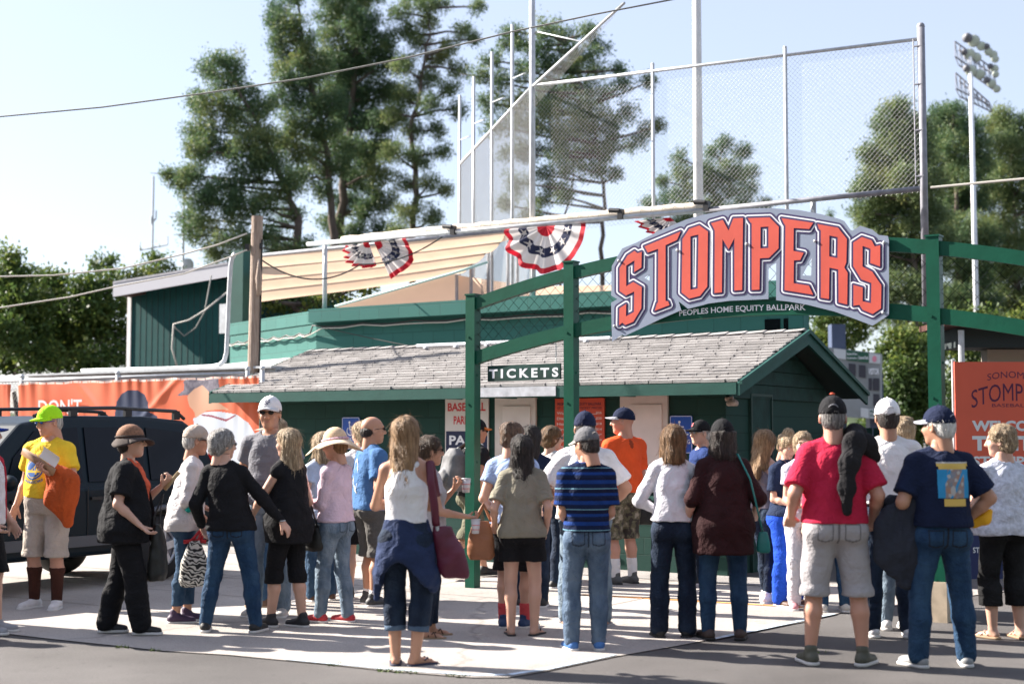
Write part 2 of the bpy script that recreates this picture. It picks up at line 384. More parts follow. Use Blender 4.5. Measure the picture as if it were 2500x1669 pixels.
# walls: local mesh in booth axes so the block courses run level
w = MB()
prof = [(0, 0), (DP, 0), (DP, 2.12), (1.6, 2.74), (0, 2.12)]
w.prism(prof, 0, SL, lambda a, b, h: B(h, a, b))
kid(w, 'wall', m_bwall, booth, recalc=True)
w = MB()                                              # gable boards
for i, z0 in enumerate((2.0, 2.17, 2.34, 2.51)):
    z1 = z0 + .16
    def tt(z): k = max(0, (z - 2.12) / .62); return (1.6 * k + .02, DP - (DP - 1.6) * k - .02)
    a0, a1 = tt(z0); b0, b1 = tt(min(z1, 2.72))
    w.prism([(a0, z0), (a1, z0), (b1, z1), (b0, z1)], -.03 - .004 * (i % 2), -.002, lambda a, b, h: B(h, a, b))
kid(w, 'gable_boards', m_green, booth, recalc=True)
# roof deck
ZE, ZR, TE, TR_, TB = 2.16, 2.83, -.42, 1.6, 3.72
S0, S1 = -.33, 7.53
ZB = ZR - (TB - TR_) * (ZR - ZE) / (TR_ - TE)
w = MB()
w.prism([(TE + .02, ZE - .03), (TR_, ZR - .03), (TB - .02, ZB - .03), (TB - .02, ZB - .07), (TR_, ZR - .07), (TE + .02, ZE - .07)], S0 + .03, S1 - .03, lambda a, b, h: B(h, a, b))
roof = kid(w, 'roof', mat('roof_deck', (0.03, 0.05, 0.04), .8), booth, recalc=True)
m_sh = mat('shingle_grey', (0.25, 0.236, 0.23), .95, col2=(0.33, 0.314, 0.306), vscale=5, bump=.4, bscale=150, island=.13, detail=8)
w = MB(); NR = 17
def rp(k, s, up=0.0):     # front slope: k 0..1 eave->ridge
    return B(s, TE + (TR_ - TE) * k, ZE + (ZR - ZE) * k + up)
for r_ in range(NR):
    k0 = r_ / NR; k1 = min(1.0, (r_ + 1.25) / NR); s = S0 - rng.uniform(0, .3)
    while s < S1:
        wd_ = rng.choice((.16, .22, .3, .3, .34)); e = min(s + wd_ - .012, S1); a = max(s, S0); s += wd_
        if e - a < .03: continue
        up = .026 + rng.uniform(0, .010); kk = k0 + rng.uniform(-.004, .004)
        w.add([rp(kk, a, up), rp(kk, e, up), rp(k1, e, .002), rp(k1, a, .002), rp(kk, a, -.004), rp(kk, e, -.004)],
              [(3, 2, 1, 0), (0, 1, 5, 4), (0, 4, 3), (1, 2, 5)])
for r_ in range(17):                                 # rear slope
    k0 = r_ / 17; k1 = min(1, (r_ + 1.2) / 17)
    q = lambda k, s, up: B(s, TB + (TR_ - TB) * k, ZB + (ZR - ZB) * k + up)
    for i in range(26):
        a = S0 + (S1 - S0) * i / 26; e = S0 + (S1 - S0) * (i + 1) / 26 - .006
        w.add([q(k0, a, .02), q(k0, e, .02), q(k1, e, .002), q(k1, a, .002), q(k0, a, -.004), q(k0, e, -.004)], [(0, 1, 2, 3), (0, 4, 5, 1)])
s = S0
while s < S1:                                        # ridge caps
    e = min(s + .26, S1); a = B(s, TR_, ZR + .035); b = B(e, TR_, ZR + .022)
    w.add([a - Vb * .13 - Z * .035, a, a + Vb * .13 - Z * .035, b - Vb * .13 - Z * .035, b, b + Vb * .13 - Z * .035], [(0, 1, 4, 3), (1, 2, 5, 4), (0, 1, 2)]); s += .25
adopt(w.build('shingles', m_sh), roof)
# fascia and rakes
w = MB(); obx(w, S0, 2.12, TE - .035, TE + .015, ZE - .14, ZE - .012); obx(w, 3.2, S1, TE - .035, TE + .015, ZE - .14, ZE - .012)
obx(w, 2.12, 3.2, TE - .015, TE + .015, ZE - .14, ZE - .012)
for k in range(9): obx(w, .3 + k * .82, .345 + k * .82, TE + .02, 0, ZE - .14, ZE - .06)
kid(w, 'eave_board', m_greenl, booth)
for s_ in (S0, S1):
    w = MB(); o_ = -.022 if s_ < 0 else .022
    for (t0, z0, t1, z1) in ((TE - .03, ZE, TR_, ZR), (TB, ZB, TR_, ZR)):
        w.prism([(t0, z0 - .012), (t1, z1 - .008), (t1, z1 - .165), (t0, z0 - .15)], s_ - .018 + o_, s_ + .018 + o_, lambda a, b, h: B(h, a, b))
        w.prism([(t0, z0 + .012), (t1, z1 + .018), (t1, z1 - .03), (t0, z0 - .03)], s_ - .03 + o_ * 1.7, s_ - .0 + o_ * 1.7, lambda a, b, h: B(h, a, b))
    kid(w, 'rake_board', m_greenl, booth, recalc=True)
w = MB(); obx(w, 1.95, 3.2, TE - .045, TE - .018, ZE - .125, ZE - .01); kid(w, 'gutter_patch', mat('bare_metal', (0.48, 0.50, 0.54), .5, var=.2, vscale=9, metal=.2), booth)
# ticket window panels (closed shutters)
def front(px, py, off=0.0): return onplane(px, py, BC + N * off, N)
def sOf(px, py=1000, off=0): return (BC - front(px, py, off)).dot(U)
for (x0, x1, nm) in ((1212, 1311, 0), (1517, 1633, 1)):
    s1, s0 = sOf(x0), sOf(x1)
    w = MB(); obx(w, s0, s1, -.035, -.002, .92, 2.04)
    sh = kid(w, 'window_shutter', mat('shutter_frame', (0.60, 0.55, 0.50), .6, var=.08, vscale=4), booth)
    w = MB(); obx(w, s0 + .07, s1 - .12, -.047, -.036, 1.0, 1.93); adopt(w.build('shutter_panel', mat('shutter_white', (0.66, 0.61, 0.565), .55, var=.1, vscale=2.5)), sh)
    w = MB(); obx(w, s0 - .04, s1 + .04, -.24, -.002, .84, .88); kid(w, 'counter', m_greenl, booth)
# end wall door hatch + lamp
w = MB()
w.obox(BC + U * .012 + Vb * .95 + Z * 1.0, U * .01, Vb * .28, Z * 1.0)
kid(w, 'side_door', m_green, booth)
w = MB()
for a, b, z0, z1 in ((.63, .66, 0, 2.03), (1.24, 1.27, 0, 2.03), (.63, 1.27, 2.03, 2.06)): w.obox(BC + U * .02 + Vb * (a + b) / 2 + Z * (z0 + z1) / 2, U * .018, Vb * (b - a) / 2, Z * (z1 - z0) / 2)
kid(w, 'door_frame', mat('frame_dark', (0.011, 0.045, 0.036), .6), booth)
w = MB(); w.sphere(BC + U * .09 + N * .02 + Z * 1.93, (.07, .07, .055), fn=lambda x, y, z: (x, y, max(z, -.5))); w.tube([BC + Z * 1.98 + U * .0, BC + U * .09 + Z * 1.99], .025)
kid(w, 'wall_lamp', mat('lamp_dusty', (0.42, 0.33, 0.27), .6, var=.4, vscale=30), booth, smooth=True)
# white conduit along the ridge
w = MB(); a = B(5.35, TR_ - .22, ZR + .0); b = B(2.25, TR_ - .2, ZR + .0); w.tube([a, b], .024, 10)
for k in range(6): w.obox(a.lerp(b, (k + .3) / 6) - Z * .03, U * .02, Vb * .04, Z * .012)
tag(kid(w, 'conduit', m_whitep, None, smooth=True) if False else w.build('conduit', m_whitep, smooth=False), 'white plastic pipe lying along the shingle roof near its ridge', 'pipe')
# ------------------------------------------------------------------ signs on the booth
def sign_root(name, px0, px1, py0, py1, off, label, cat, group=None):
    tl, tr, bl_ = front(px0, py0, off), front(px1, py0, off), front(px0, py1, off)
    o = bl_; o = Vector((tl.x, tl.y, 0)); Wd = (Vector((tr.x, tr.y, 0)) - o).dot(U); z1 = tl.z; z0 = front((px0), py1, off).z
    t = thing(name, Vector((tl.x, tl.y, z0)), label, cat, group)
    return t, frame(Vector((tl.x, tl.y, z0)), U, Z, N), Wd, z1 - z0
def plate(fr, w, h, d0=-.008, d1=0.0):
    m = MB(); m.prism([(0, 0), (w, 0), (w, h), (0, h)], d0, d1, fr); return m
def rrect(x0, y0, x1, y1, r, n=5):
    out = []
    for cx, cy, a0 in ((x1 - r, y0 + r, -90), (x1 - r, y1 - r, 0), (x0 + r, y1 - r, 90), (x0 + r, y0 + r, 180)):
        for i in range(n + 1): a = R(a0 + 90 * i / n); out.append((cx + r * math.cos(a), cy + r * math.sin(a)))
    return out
def stroke(mb, pts, w, fr, h, mi=0, closed=False):
    ps = [Vector(p) for p in pts]; n = len(ps)
    for i in range(n if closed else n - 1):
        a, b = ps[i], ps[(i + 1) % n]; d = (b - a).normalized() * w / 2; q = Vector((-d.y, d.x))
        cs = [a - d * .6 + q, a - d * .6 - q, b + d * .6 - q, b + d * .6 + q]
        mb.add([fr(c.x, c.y, h + .00002 * i) for c in cs], [(0, 1, 2, 3)], mi)
# accessible parking signs
m_blue = mat('sign_blue', (0.012, 0.085, 0.42), .4)
for (x0, x1, y0, y1, lab) in ((835, 878, 1018, 1096, 'blue accessible parking sign on the booth wall above the straw sun hat'),
                              (1635, 1690, 1014, 1106, 'blue accessible parking sign on the booth wall right of the second white shutter')):
    t, fr, w_, h_ = sign_root('parking_sign', x0, x1, y0, y1, .02, lab, 'sign', 'accessible parking signs')
    m = MB(); m.prism(rrect(0, 0, w_, h_, .025), -.012, 0, fr); kid(m, 'plate', m_blue, t, recalc=True)
    m = MB(); o_ = rrect(.008, .008, w_ - .008, h_ - .008, .02); stroke(m, o_, .006, fr, .001, closed=True)
    k = w_; ox, oy = w_ * .5, h_ * .66; sc = w_ * .5
    P = lambda a, b: (ox + a * sc, oy + b * sc)
    stroke(m, [P(-.14, .34), P(-.1, -.12), P(.3, -.12), P(.46, -.52), P(.62, -.46)], sc * .11, fr, .0012)
    stroke(m, [P(-.12, .12), P(.22, .12)], sc * .09, fr, .0013)
    arc = [P(-.05 + .36 * math.cos(R(a)), -.27 + .36 * math.sin(R(a))) for a in range(130, 395, 15)]
    stroke(m, arc, sc * .09, fr, .0014)
    cc = [P(-.14 + .11 * math.cos(R(a)), .5 + .11 * math.sin(R(a))) for a in range(0, 360, 30)]
    m.add([fr(c[0], c[1], .0012) for c in cc], [tuple(range(12))])
    text_fit(m, 'PARKING', w_ * .1, w_ * .9, h_ * .25, h_ * .37, fr, .0012, bold=.02)
    text_fit(m, 'ONLY', w_ * .25, w_ * .75, h_ * .09, h_ * .2, fr, .0012, bold=.02)
    kid(m, 'symbol_and_text', m_whitep, t)
# parking warning board
t, fr, w_, h_ = sign_root('warning_board', 1087, 1192, 974, 1180, .03, 'white and navy baseball parking warning board beside the left green post', 'sign')
kid(plate(fr, w_, h_, -.02, 0), 'board', mat('board_white', (0.66, 0.62, 0.58), .5), t, recalc=True)
m = MB(); m.prism([(.015, .02), (w_ - .015, .02), (w_ - .015, h_ * .62), (.015, h_ * .62)], 0, .0015, fr); kid(m, 'navy_panel', mat('board_navy', (0.01, 0.016, 0.06), .5), t, recalc=True)
for a_ in (('BASEBALL', .06, .94, .855, .955), ('PARKING', .2, .8, .70, .80)): m = MB(); text_fit(m, a_[0], w_ * a_[1], w_ * a_[2], h_ * a_[3], h_ * a_[4], fr, .001, bold=.03); kid(m, 'red_text', m_redp, t)
for a_ in (('PARK', .1, .9, .46, .57, .03), ('AT YOUR OWN', .07, .93, .355, .425, .015), ('RISK', .12, .88, .2, .31, .03)): m = MB(); text_fit(m, a_[0], w_ * a_[1], w_ * a_[2], h_ * a_[3], h_ * a_[4], fr, .003, bold=a_[5]); kid(m, 'white_text', m_whitep, t)
# price board
t, fr, w_, h_ = sign_root('price_board', 1355, 1475, 973, 1200, .03, 'orange ticket price board on the booth wall between the two white shutters', 'sign')
kid(plate(fr, w_, h_, -.02, 0), 'board', mat('board_orange', (0.56, 0.075, 0.035), .5, var=.06, vscale=3), t, recalc=True)
m = MB(); text_fit(m, 'PEOPLES HOME EQUITY BALLPARK', w_ * .05, w_ * .95, h_ * .92, h_ * .955, fr, .001, bold=.03); text_fit(m, 'ST. GAME DAY TICKET PRICES', w_ * .05, w_ * .95, h_ * .885, h_ * .91, fr, .001, bold=.02)
kid(m, 'heading', mat('heading_dark', (0.09, 0.012, 0.03), .5), t)
m = MB()
for i, (a_, p_) in enumerate((('Warrow', '$26'), ('Diamond', '$20'), ('Home Plate', '$18'), ('Grandstand', '$14'), ('KRAVE', '$26*'), ('Gus Thru', '$8*'))):
    z_ = h_ * (.83 - .058 * i); m = MB()
    text_fit(m, a_, w_ * .04, w_ * (.04 + .055 * len(a_)), z_, z_ + h_ * .028, fr, .001, bold=.02)
    text_fit(m, p_, w_ * (.97 - .045 * len(p_)), w_ * .95, z_, z_ + h_ * .028, fr, .001, bold=.02)
    m.add([fr(a, b, .001) for a, b in ((w_ * .5, z_ + .001), (w_ * .86, z_ + .001), (w_ * .86, z_ + .007), (w_ * .5, z_ + .007))], [(0, 1, 2, 3)])
    kid(m, 'price_line', mat('print_pale', (0.66, 0.55, 0.52), .5), t)
m = MB()
text_fit(m, 'to sit', w_ * .12, w_ * .3, h_ * .475, h_ * .495, fr, .001)
m.add([fr(a, b, .001) for a, b in ((w_ * .13, h_ * .1), (w_ * .6, h_ * .1), (w_ * .6, h_ * .42), (w_ * .13, h_ * .42))], [(0, 1, 2, 3)])
kid(m, 'notice', mat('print_pale', (0.66, 0.55, 0.52), .5), t)
# ------------------------------------------------------------------ gate with arch
G2c = at(1395.5, 1059, 14.2); G2c.z = 0; G0 = G2c
def gp(px, py, off=0.0): return onplane(px, py, G0 + N * off, N)
def ga(p): return (p - G0).dot(U)
GA = {}
gate = thing('entrance_gate', G0.copy(), 'tall dark green steel entrance arch with square posts and wire mesh', 'gate')
gfr = frame(G0, U, Z, N)
a1 = ga(gp(1154.5, 1000)); a2 = 0.0; a3 = ga(gp(2288, 1000)); a4 = a3 + (a2 - a1) * 1.05
def fitq(pts):
    A = np.array([[ga(gp(x, y)) ** 2, ga(gp(x, y)), 1] for x, y in pts]); b = np.array([gp(x, y).z for x, y in pts])
    return np.linalg.lstsq(A, b, rcond=None)[0]
qt = fitq([(1168, 727), (1382, 655), (1411, 650), (1500, 628), (2172, 582), (2269, 586), (2302, 590), (2500, 612)])
qb = fitq([(1168, 888), (1382, 829), (1411, 822), (1491, 806), (1825, 772), (1971, 769), (2172, 780), (2269, 784), (2302, 792), (2500, 821)])
QT = lambda a: qt[0] * a * a + qt[1] * a + qt[2]
QB = lambda a: qb[0] * a * a + qb[1] * a + qb[2]
PH = .057
for a, top in ((a1, QT(a1) + .04), (a2, QT(a2) + .05), (a3, QT(a3) + .03), (a4, QT(a4) + .03)):
    m = MB(); c = G0 + U * a
    m.obox(c + Z * top / 2, U * PH, N * PH, Z * top / 2); m.obox(c + Z * (top + .008), U * (PH + .008), N * (PH + .008), Z * .008)
    for z in (.35, 1.1, 1.9, 2.6): m.tube([c + N * (PH - .002) + Z * z - U * .02, c + N * (PH + .008) + Z * z - U * .02], .012, 8)
    for z in (.42, 1.3, 2.2): m.tube([c + U * (PH - .002) + Z * z, c + U * (PH + .008) + Z * z], .012, 8)
    kid(m, 'post', m_gate, gate)
m = MB(); m.obox(G0 + U * a3 + Z * .17, U * (PH + .015), N * (PH + .015), Z * .17); kid(m, 'base_block', mat('base_beige', (.45, .37, .28), .85, var=.2, vscale=8), gate)
def beam(q, lo, hi, a_s, a_e, name):
    m = MB(); n = max(4, int((a_e - a_s) / .15)); tp = []; bt = []
    for i in range(n + 1):
        a = a_s + (a_e - a_s) * i / n; tp.append((a, q(a) + hi)); bt.append((a, q(a) + lo))
    m.prism(tp + bt[::-1], -.04, .04, gfr); kid(m, name, m_gate, gate, recalc=True)
for s_, e_ in ((a1 + PH, -PH), (PH, a3 - PH), (a3 + PH, a4 - PH)):
    beam(QT, -.125, 0, s_, e_, 'upper_beam'); beam(QB, 0, .135, s_, e_, 'lower_beam')
def chain(mb, poly, fr, pitch=.07, r=.0022, ang=(45, -45), sag=0.0):
    P = np.array(poly, float)
    for k, an in enumerate(ang):
        d = np.array([math.cos(R(an)), math.sin(R(an))]); nrm = np.array([-d[1], d[0]]); pr = P @ nrm
        step = pitch / math.sqrt(2); c = math.ceil(pr.min() / step) * step
        while c < pr.max():
            ts = []
            for i in range(len(P)):
                a, b = P[i], P[(i + 1) % len(P)]; va, vb = a @ nrm - c, b @ nrm - c
                if va * vb < 0: q = a + (b - a) * (va / (va - vb)); ts.append(q @ d)
            ts.sort()
            for t0, t1 in zip(ts[::2], ts[1::2]):
                q0 = d * t0 + nrm * c; q1 = d * t1 + nrm * c; h = (.5 if k else -.5) * r
                vs = []
                for q in (q0, q1):
                    for j in range(3):
                        aa = 2 * math.pi * j / 3; o = nrm * r * math.cos(aa)
                        vs.append(fr(q[0] + o[0], q[1] + o[1], h + r * math.sin(aa)))
                mb.add(vs, [(0, 1, 4, 3), (1, 2, 5, 4), (2, 0, 3, 5)])
            c += step
m_wire = mat('wire_dark', (0.012, 0.016, 0.016), .95, spec=.05)
for s_, e_ in ((a1 + PH, -PH), (PH, a3 - PH), (a3 + PH, a4 - PH)):
    m = MB(); n = 12; tp = []; bt = []
    for i in range(n + 1):
        a = s_ + (e_ - s_) * i / n; tp.append((a, QT(a) - .125)); bt.append((a, QB(a) + .135))
    chain(m, tp + bt[::-1], gfr, .125, .0022); kid(m, 'wire_mesh', m_wire, gate)
m = MB(); A0, A1 = ga(gp(1663, 775)), ga(gp(1971, 760))
text_fit(m, 'PEOPLES HOME EQUITY BALLPARK', A0, A1, 0, .064, gfr, .0415, bold=.015, warp=lambda a, b, tx, ty: (a, QB(a) + .032 + b))
kid(m, 'beam_text', m_whitep, gate)
# hanging TICKETS sign
c4 = [(1192, 891), (1369, 890), (1369, 926), (1193, 931)]
tl, tr = gp(1192, 893), gp(1369, 888); zt = (tl.z + tr.z) / 2; aL, aR = ga(tl), ga(tr); zb = gp(1280, 929).z
ts = thing('hanging_sign', G0 + U * (aL + aR) / 2 + Z * zb, 'dark green hanging board reading TICKETS below the arch', 'sign')
m = MB(); m.prism([(aL, zb), (aR, zb + .008), (aR, zt + .006), (aL, zt)], -.012, .012, gfr); kid(m, 'board', m_green, ts, recalc=True)
m = MB(); text_fit(m, 'TICKETS', aL + .02, aR - .02, zb + .03, zt - .035, gfr, .0135, bold=.035, spacing=1.45); kid(m, 'letters', m_whitep, ts)
for aa in (aL + .04, aR - .055):
    m = MB(); zz = zt - .015; i = 0; top = QB(aa)
    while zz < top:
        ax = (U if i % 2 else N)
        ring = [G0 + U * aa + Z * (zz + .013) + ax * .007 * math.cos(q) + Z * .015 * math.sin(q) for q in [2 * math.pi * j / 8 for j in range(9)]]
        m.tube(ring, .0022, 4, cap=False); zz += .024; i += 1
    kid(m, 'chain', m_steel, ts)
# ------------------------------------------------------------------ big arched name sign
z1 = lambda L: [(1480 + x / 4.611, 500 + y / 4.611) for x, y in L]
z2 = lambda L: [(1820 + x / 4.611, 500 + y / 4.611) for x, y in L]
LET = [
 (z1([(150,715),(240,570),(318,518),(352,545),(400,528),(396,705),(315,757),(318,625),(225,685),(225,915),(305,868),(400,925),(395,1165),(305,1315),(215,1352),(180,1325),(145,1355),(148,1165),(225,1115),(222,1255),(312,1205),(315,975),(222,1020),(150,970)]), []),
 (z1([(430,468),(838,300),(797,395),(668,455),(668,1080),(697,1085),(712,1128),(545,1192),(572,1105),(583,1100),(585,495),(467,538)]), []),
 (z1([(858,385),(935,270),(1048,232),(1145,300),(1138,920),(1055,1025),(935,1055),(848,985)]), [z1([(948,355),(1038,335),(1030,940),(948,955)])]),
 (z1([(1180,208),(1312,170),(1378,290),(1432,152),(1540,148),(1530,958),(1443,965),(1442,375),(1378,500),(1308,385),(1302,985),(1218,992),(1222,290),(1200,245)]), []),
 (z2([(25,150),(272,142),(375,248),(372,490),(265,597),(162,602),(157,955),(70,958),(70,210),(52,195)]), [z2([(170,250),(258,245),(258,485),(168,490)])]),
 (z2([(405,150),(762,203),(717,272),(543,262),(540,518),(655,540),(615,622),(545,625),(542,882),(713,908),(762,1012),(440,960),(450,235),(432,210)]), []),
 (z2([(810,216),(1042,258),(1142,385),(1135,650),(1112,705),(1150,765),(1145,1122),(1048,1098),(1045,728),(945,707),(940,1060),(848,1045),(848,290),(827,272)]), [z2([(945,345),(1038,365),(1035,600),(942,580)])]),
 (z2([(1213,425),(1310,362),(1418,398),(1455,468),(1516,455),(1515,695),(1405,655),(1408,495),(1318,462),(1318,695),(1425,750),(1530,905),(1525,1165),(1432,1228),(1318,1180),(1282,1125),(1215,1135),(1215,900),(1320,930),(1318,1085),(1412,1105),(1418,880),(1305,840),(1213,690)]), [])]
OUT = z1([(65,1540),(55,1100),(125,1062),(55,1020),(62,690),(180,490),(340,425),(600,290),(900,165),(1100,110),(1350,62)]) + \
      z2([(0,45),(150,37),(300,38),(600,58),(850,105),(1060,160),(1115,185),(1195,300),(1290,235),(1430,280),(1500,340),(1603,350),(1615,400),(1615,1240),(1430,1360),(1250,1290),(1000,1200),(700,1125),(500,1090),(345,1073),(345,655),(260,705),(258,1060),(0,1072)]) + \
      z1([(1400,1078),(1150,1110),(1100,1125),(920,1170),(815,1085),(845,1185),(600,1290),(400,1385),(210,1475),(180,1460)])
HOL = [z1([(488,785),(430,820),(488,855)]), z2([(745,600),(740,795),(640,795)])]
stomp = thing('name_sign', G0 + U * 2 + Z * 2.6, 'large arched team name sign in orange and navy block letters on the arch', 'sign')
SO = .078
def spl(off): return lambda x, y, h: gp(x, y, SO + off + h)
m = MB(); m.prism(OUT, -.024, 0, spl(0), holes=HOL)
kid(m, 'backing_board', mat('sign_grey', (0.24, 0.28, 0.37), .45, var=.04, vscale=3), stomp, recalc=True)
gx = np.arange(1488, 2178, 1.15); gy = np.arange(505, 840, 1.15); GX, GY = np.meshgrid(gx, gy, indexing='ij')
def inside(P):
    r_ = np.zeros(GX.shape, bool)
    for i in range(len(P)):
        (xa, ya), (xb, yb) = P[i], P[(i + 1) % len(P)]
        if ya == yb: continue
        c = ((ya > GY) != (yb > GY)) & (GX < (xb - xa) * (GY - ya) / (yb - ya) + xa); r_ ^= c
    return r_
D = np.full(GX.shape, 1e3)
for o_, hs in LET:
    dd = np.full(GX.shape, 1e3)
    for P in [o_] + hs:
        for i in range(len(P)):
            (xa, ya), (xb, yb) = P[i], P[(i + 1) % len(P)]
            ex, ey = xb - xa, yb - ya; tt_ = np.clip(((GX - xa) * ex + (GY - ya) * ey) / (ex * ex + ey * ey), 0, 1)
            dd = np.minimum(dd, np.hypot(GX - xa - tt_ * ex, GY - ya - tt_ * ey))
    ins = inside(o_)
    for h in hs: ins &= ~inside(h)
    D = np.minimum(D, np.where(ins, -dd, dd))
def contour_fill(Dm, th, mb, fr, h):
    F = Dm - th; ins = F < 0; nx, ny = F.shape
    full = ins[:-1, :-1] & ins[1:, :-1] & ins[1:, 1:] & ins[:-1, 1:]
    anyc = ins[:-1, :-1] | ins[1:, :-1] | ins[1:, 1:] | ins[:-1, 1:]
    for i in range(nx - 1):
        j = 0
        while j < ny - 1:
            if full[i, j]:
                j0 = j
                while j < ny - 1 and full[i, j]: j += 1
                mb.add([fr(gx[i], gy[j0], h), fr(gx[i + 1], gy[j0], h), fr(gx[i + 1], gy[j], h), fr(gx[i], gy[j], h)], [(3, 2, 1, 0)])
            elif anyc[i, j]:
                cs = [(i, j), (i + 1, j), (i + 1, j + 1), (i, j + 1)]; poly = []
                for k in range(4):
                    p, q = cs[k], cs[(k + 1) % 4]; fp, fq = F[p], F[q]
                    if fp < 0: poly.append((gx[p[0]], gy[p[1]]))
                    if (fp < 0) != (fq < 0):
                        t_ = fp / (fp - fq); poly.append((gx[p[0]] + (gx[q[0]] - gx[p[0]]) * t_, gy[p[1]] + (gy[q[1]] - gy[p[1]]) * t_))
                if len(poly) >= 3: mb.add([fr(a, b, h) for a, b in poly[::-1]], [tuple(range(len(poly)))])
                j += 1
            else: j += 1
m_sor = mat('sign_orange', (0.60, 0.085, 0.055), .5, var=.07, vscale=3, bump=.05, bscale=8)
for nm, th, off, mm in (('outer_navy_line', 12.4, .003, m_navyp), ('white_line', 8.1, .005, m_whitep), ('inner_navy_line', 4.6, .007, m_navyp)):
    m = MB(); contour_fill(D, th, m, spl(off), 0); kid(m, nm, mm, stomp)
for o_, hs in LET:
    m = MB(); m.prism(o_, 0, .003, spl(.0078), holes=hs); kid(m, 'letter', m_sor, stomp, recalc=True)
for x, y in z1([(140,628),(800,512),(92,1363),(1580,440)]) + z2([(780,408),(1560,422),(1548,1212)]):
    m = MB(); p = gp(x, y, SO + .012); m.sphere(p, .014, 8, 6); kid(m, 'bolt', m_steel, stomp, smooth=True)
# ------------------------------------------------------------------ block building behind
W0_ = Vector((4.19, 18.75, 0))
def Wp(s, t=0, z=0): return W0_ - U * s + Vb * t + Z * z
blk = thing('block_building', Wp(4, 1), 'long low green painted block building behind the ticket booth', 'building')
cL = Wp(8.86); cLL = cL + Vector((-.57, .82, 0)).normalized() * 3.5
ZT = 3.64
def wall_obj(name, p, q, z0, z1, th, m, parent, out=0.0):
    """wall with its own axes so the courses run level: x along, y depth"""
    d = (q - p); L = d.length; ang = math.atan2(d.y, d.x); mb = MB(); mb.box(0, L, -out, th, z0, z1)
    o = mb.build(name, m); o.rotation_euler = (0, 0, ang); o.location = p; adopt(o, parent); return o
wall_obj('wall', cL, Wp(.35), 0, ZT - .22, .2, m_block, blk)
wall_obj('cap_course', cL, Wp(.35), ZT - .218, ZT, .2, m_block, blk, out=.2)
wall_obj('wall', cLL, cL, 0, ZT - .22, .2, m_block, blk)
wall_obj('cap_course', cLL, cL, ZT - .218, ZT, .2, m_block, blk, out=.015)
wall_obj('wall', Wp(.35), Wp(.35) + Vector((.5, 2.6, 0)), 0, ZT - .01, .2, m_block, blk)
m = MB(); pr = [cL + Vb * .1, Wp(.4, .1), Wp(.45) + Vector((.5, 2.6, 0)), Wp(8.86, 5), cLL + U * .2]
m.prism([(p.x, p.y) for p in pr], ZT - .3, ZT - .25, lambda a, b, h: Vector((a, b, h))); kid(m, 'roof', m_steeld, blk, recalc=True)
for k in range(2):
    m = MB(); c = Wp(.52 + k * .27, -.006, 2.92); m.obox(c, U * .11, N * .01, Z * .22); kid(m, 'window', mat('dark_glass', (0.004, 0.006, 0.008), .08), blk)
m = MB(); c1 = cL + (cLL - cL) * 1.0; m.obox((cL + cLL) / 2 + Vector((-.82, -.57, 0)) * .12 + Z * 2.80, (cLL - cL) / 2, Vector((-.82, -.57, 0)) * .1, Z * .07); kid(m, 'ledge', m_white, blk)
# cables along the wall cap
def cable(name, pts, r, m, label, group=None, n=5):
    mb = MB(); mb.tube(pts, r, n); return tag(mb.build(name, m, smooth=True), label, 'cable', group)
def sagl(a, b, sag, n=14):
    return [a.lerp(b, i / n) - Z * sag * 4 * (i / n) * (1 - i / n) for i in range(n + 1)]
m_cab = mat('cable_grey', (0.22, 0.22, 0.20), .7); m_cabd = mat('cable_dark', (0.03, 0.03, 0.03), .6); m_cabp = mat('cable_pale', (0.5, 0.47, 0.42), .6)
oL = Vector((-.82, -.57, 0)) * .06
pp = []
for k in range(7): pp += sagl(cL.lerp(cLL, 1 - k / 7) + oL + Z * 3.28, cL.lerp(cLL, 1 - (k + 1) / 7) + oL + Z * 3.3, .05, 5)[:-1]
for k in range(8): pp += sagl(Wp(8.86 - k * 1.05, -.09, 3.38), Wp(8.86 - (k + 1) * 1.05, -.09, 3.38), .035, 5)[:-1]
cable('cable', pp, .014, m_cabd, 'dark cable sagging along the top course of the block building')
cable('cable', [p - Z * .03 + N * .01 for p in pp[::2]], .01, m_cabp, 'pale cable hung just under the dark one along the block building')
cable('cable', sagl(Wp(8.7, -.1, 3.36), Wp(6.2, -.1, 2.86), .02), .008, m_cabd, 'thin dark cable slanting down the shaded block wall')
# ------------------------------------------------------------------ pipe rail above, posts, rolled shade, bunting
rail = thing('pipe_rail', Wp(4, -.05, 3.64), 'long steel pipe rail on posts above the green block building', 'railing')
RZ = 4.72
pa, pb, pc = Wp(8.98, -.1, RZ + .02), Wp(1.72, -.1, RZ - .03), Wp(-1.25, -.05, RZ)
m = MB(); m.tube([pa, pb], .036, 12); kid(m, 'pipe', m_steel, rail, smooth=True)
m = MB(); m.tube([pb + U * -.1, pc], .035, 12); kid(m, 'pipe', m_steeld, rail, smooth=True)
for s_ in (8.7, 4.62, .2): m = MB(); m.tube([Wp(s_, .02, 3.6), Wp(s_, .02, RZ)], .038, 12); kid(m, 'post', m_steel, rail, smooth=True)
for s_ in (6.05, 3.1, 1.75): m = MB(); m.tube([Wp(s_ + .12, -.15, RZ + .09), Wp(s_ - .05, -.15, RZ + .07)], .035, 8); m.obox(Wp(s_ - .06, -.13, RZ + .02), U * .04, N * .04, Z * .07); kid(m, 'coupler', m_black, rail)
m = MB(); q0, q1 = Wp(8.35, .04, RZ + .075), Wp(1.8, .04, RZ + .055); n = 40
m.tube([q0.lerp(q1, i / n) + Z * .006 * math.sin(i * 1.9) for i in range(n + 1)], [.045 + .02 * min(1, i / 9) + .004 * math.sin(i * 2.3) for i in range(n + 1)], 10)
m_cream = mat('shade_cream', (0.74, 0.64, 0.52), .85, var=.06, vscale=6)
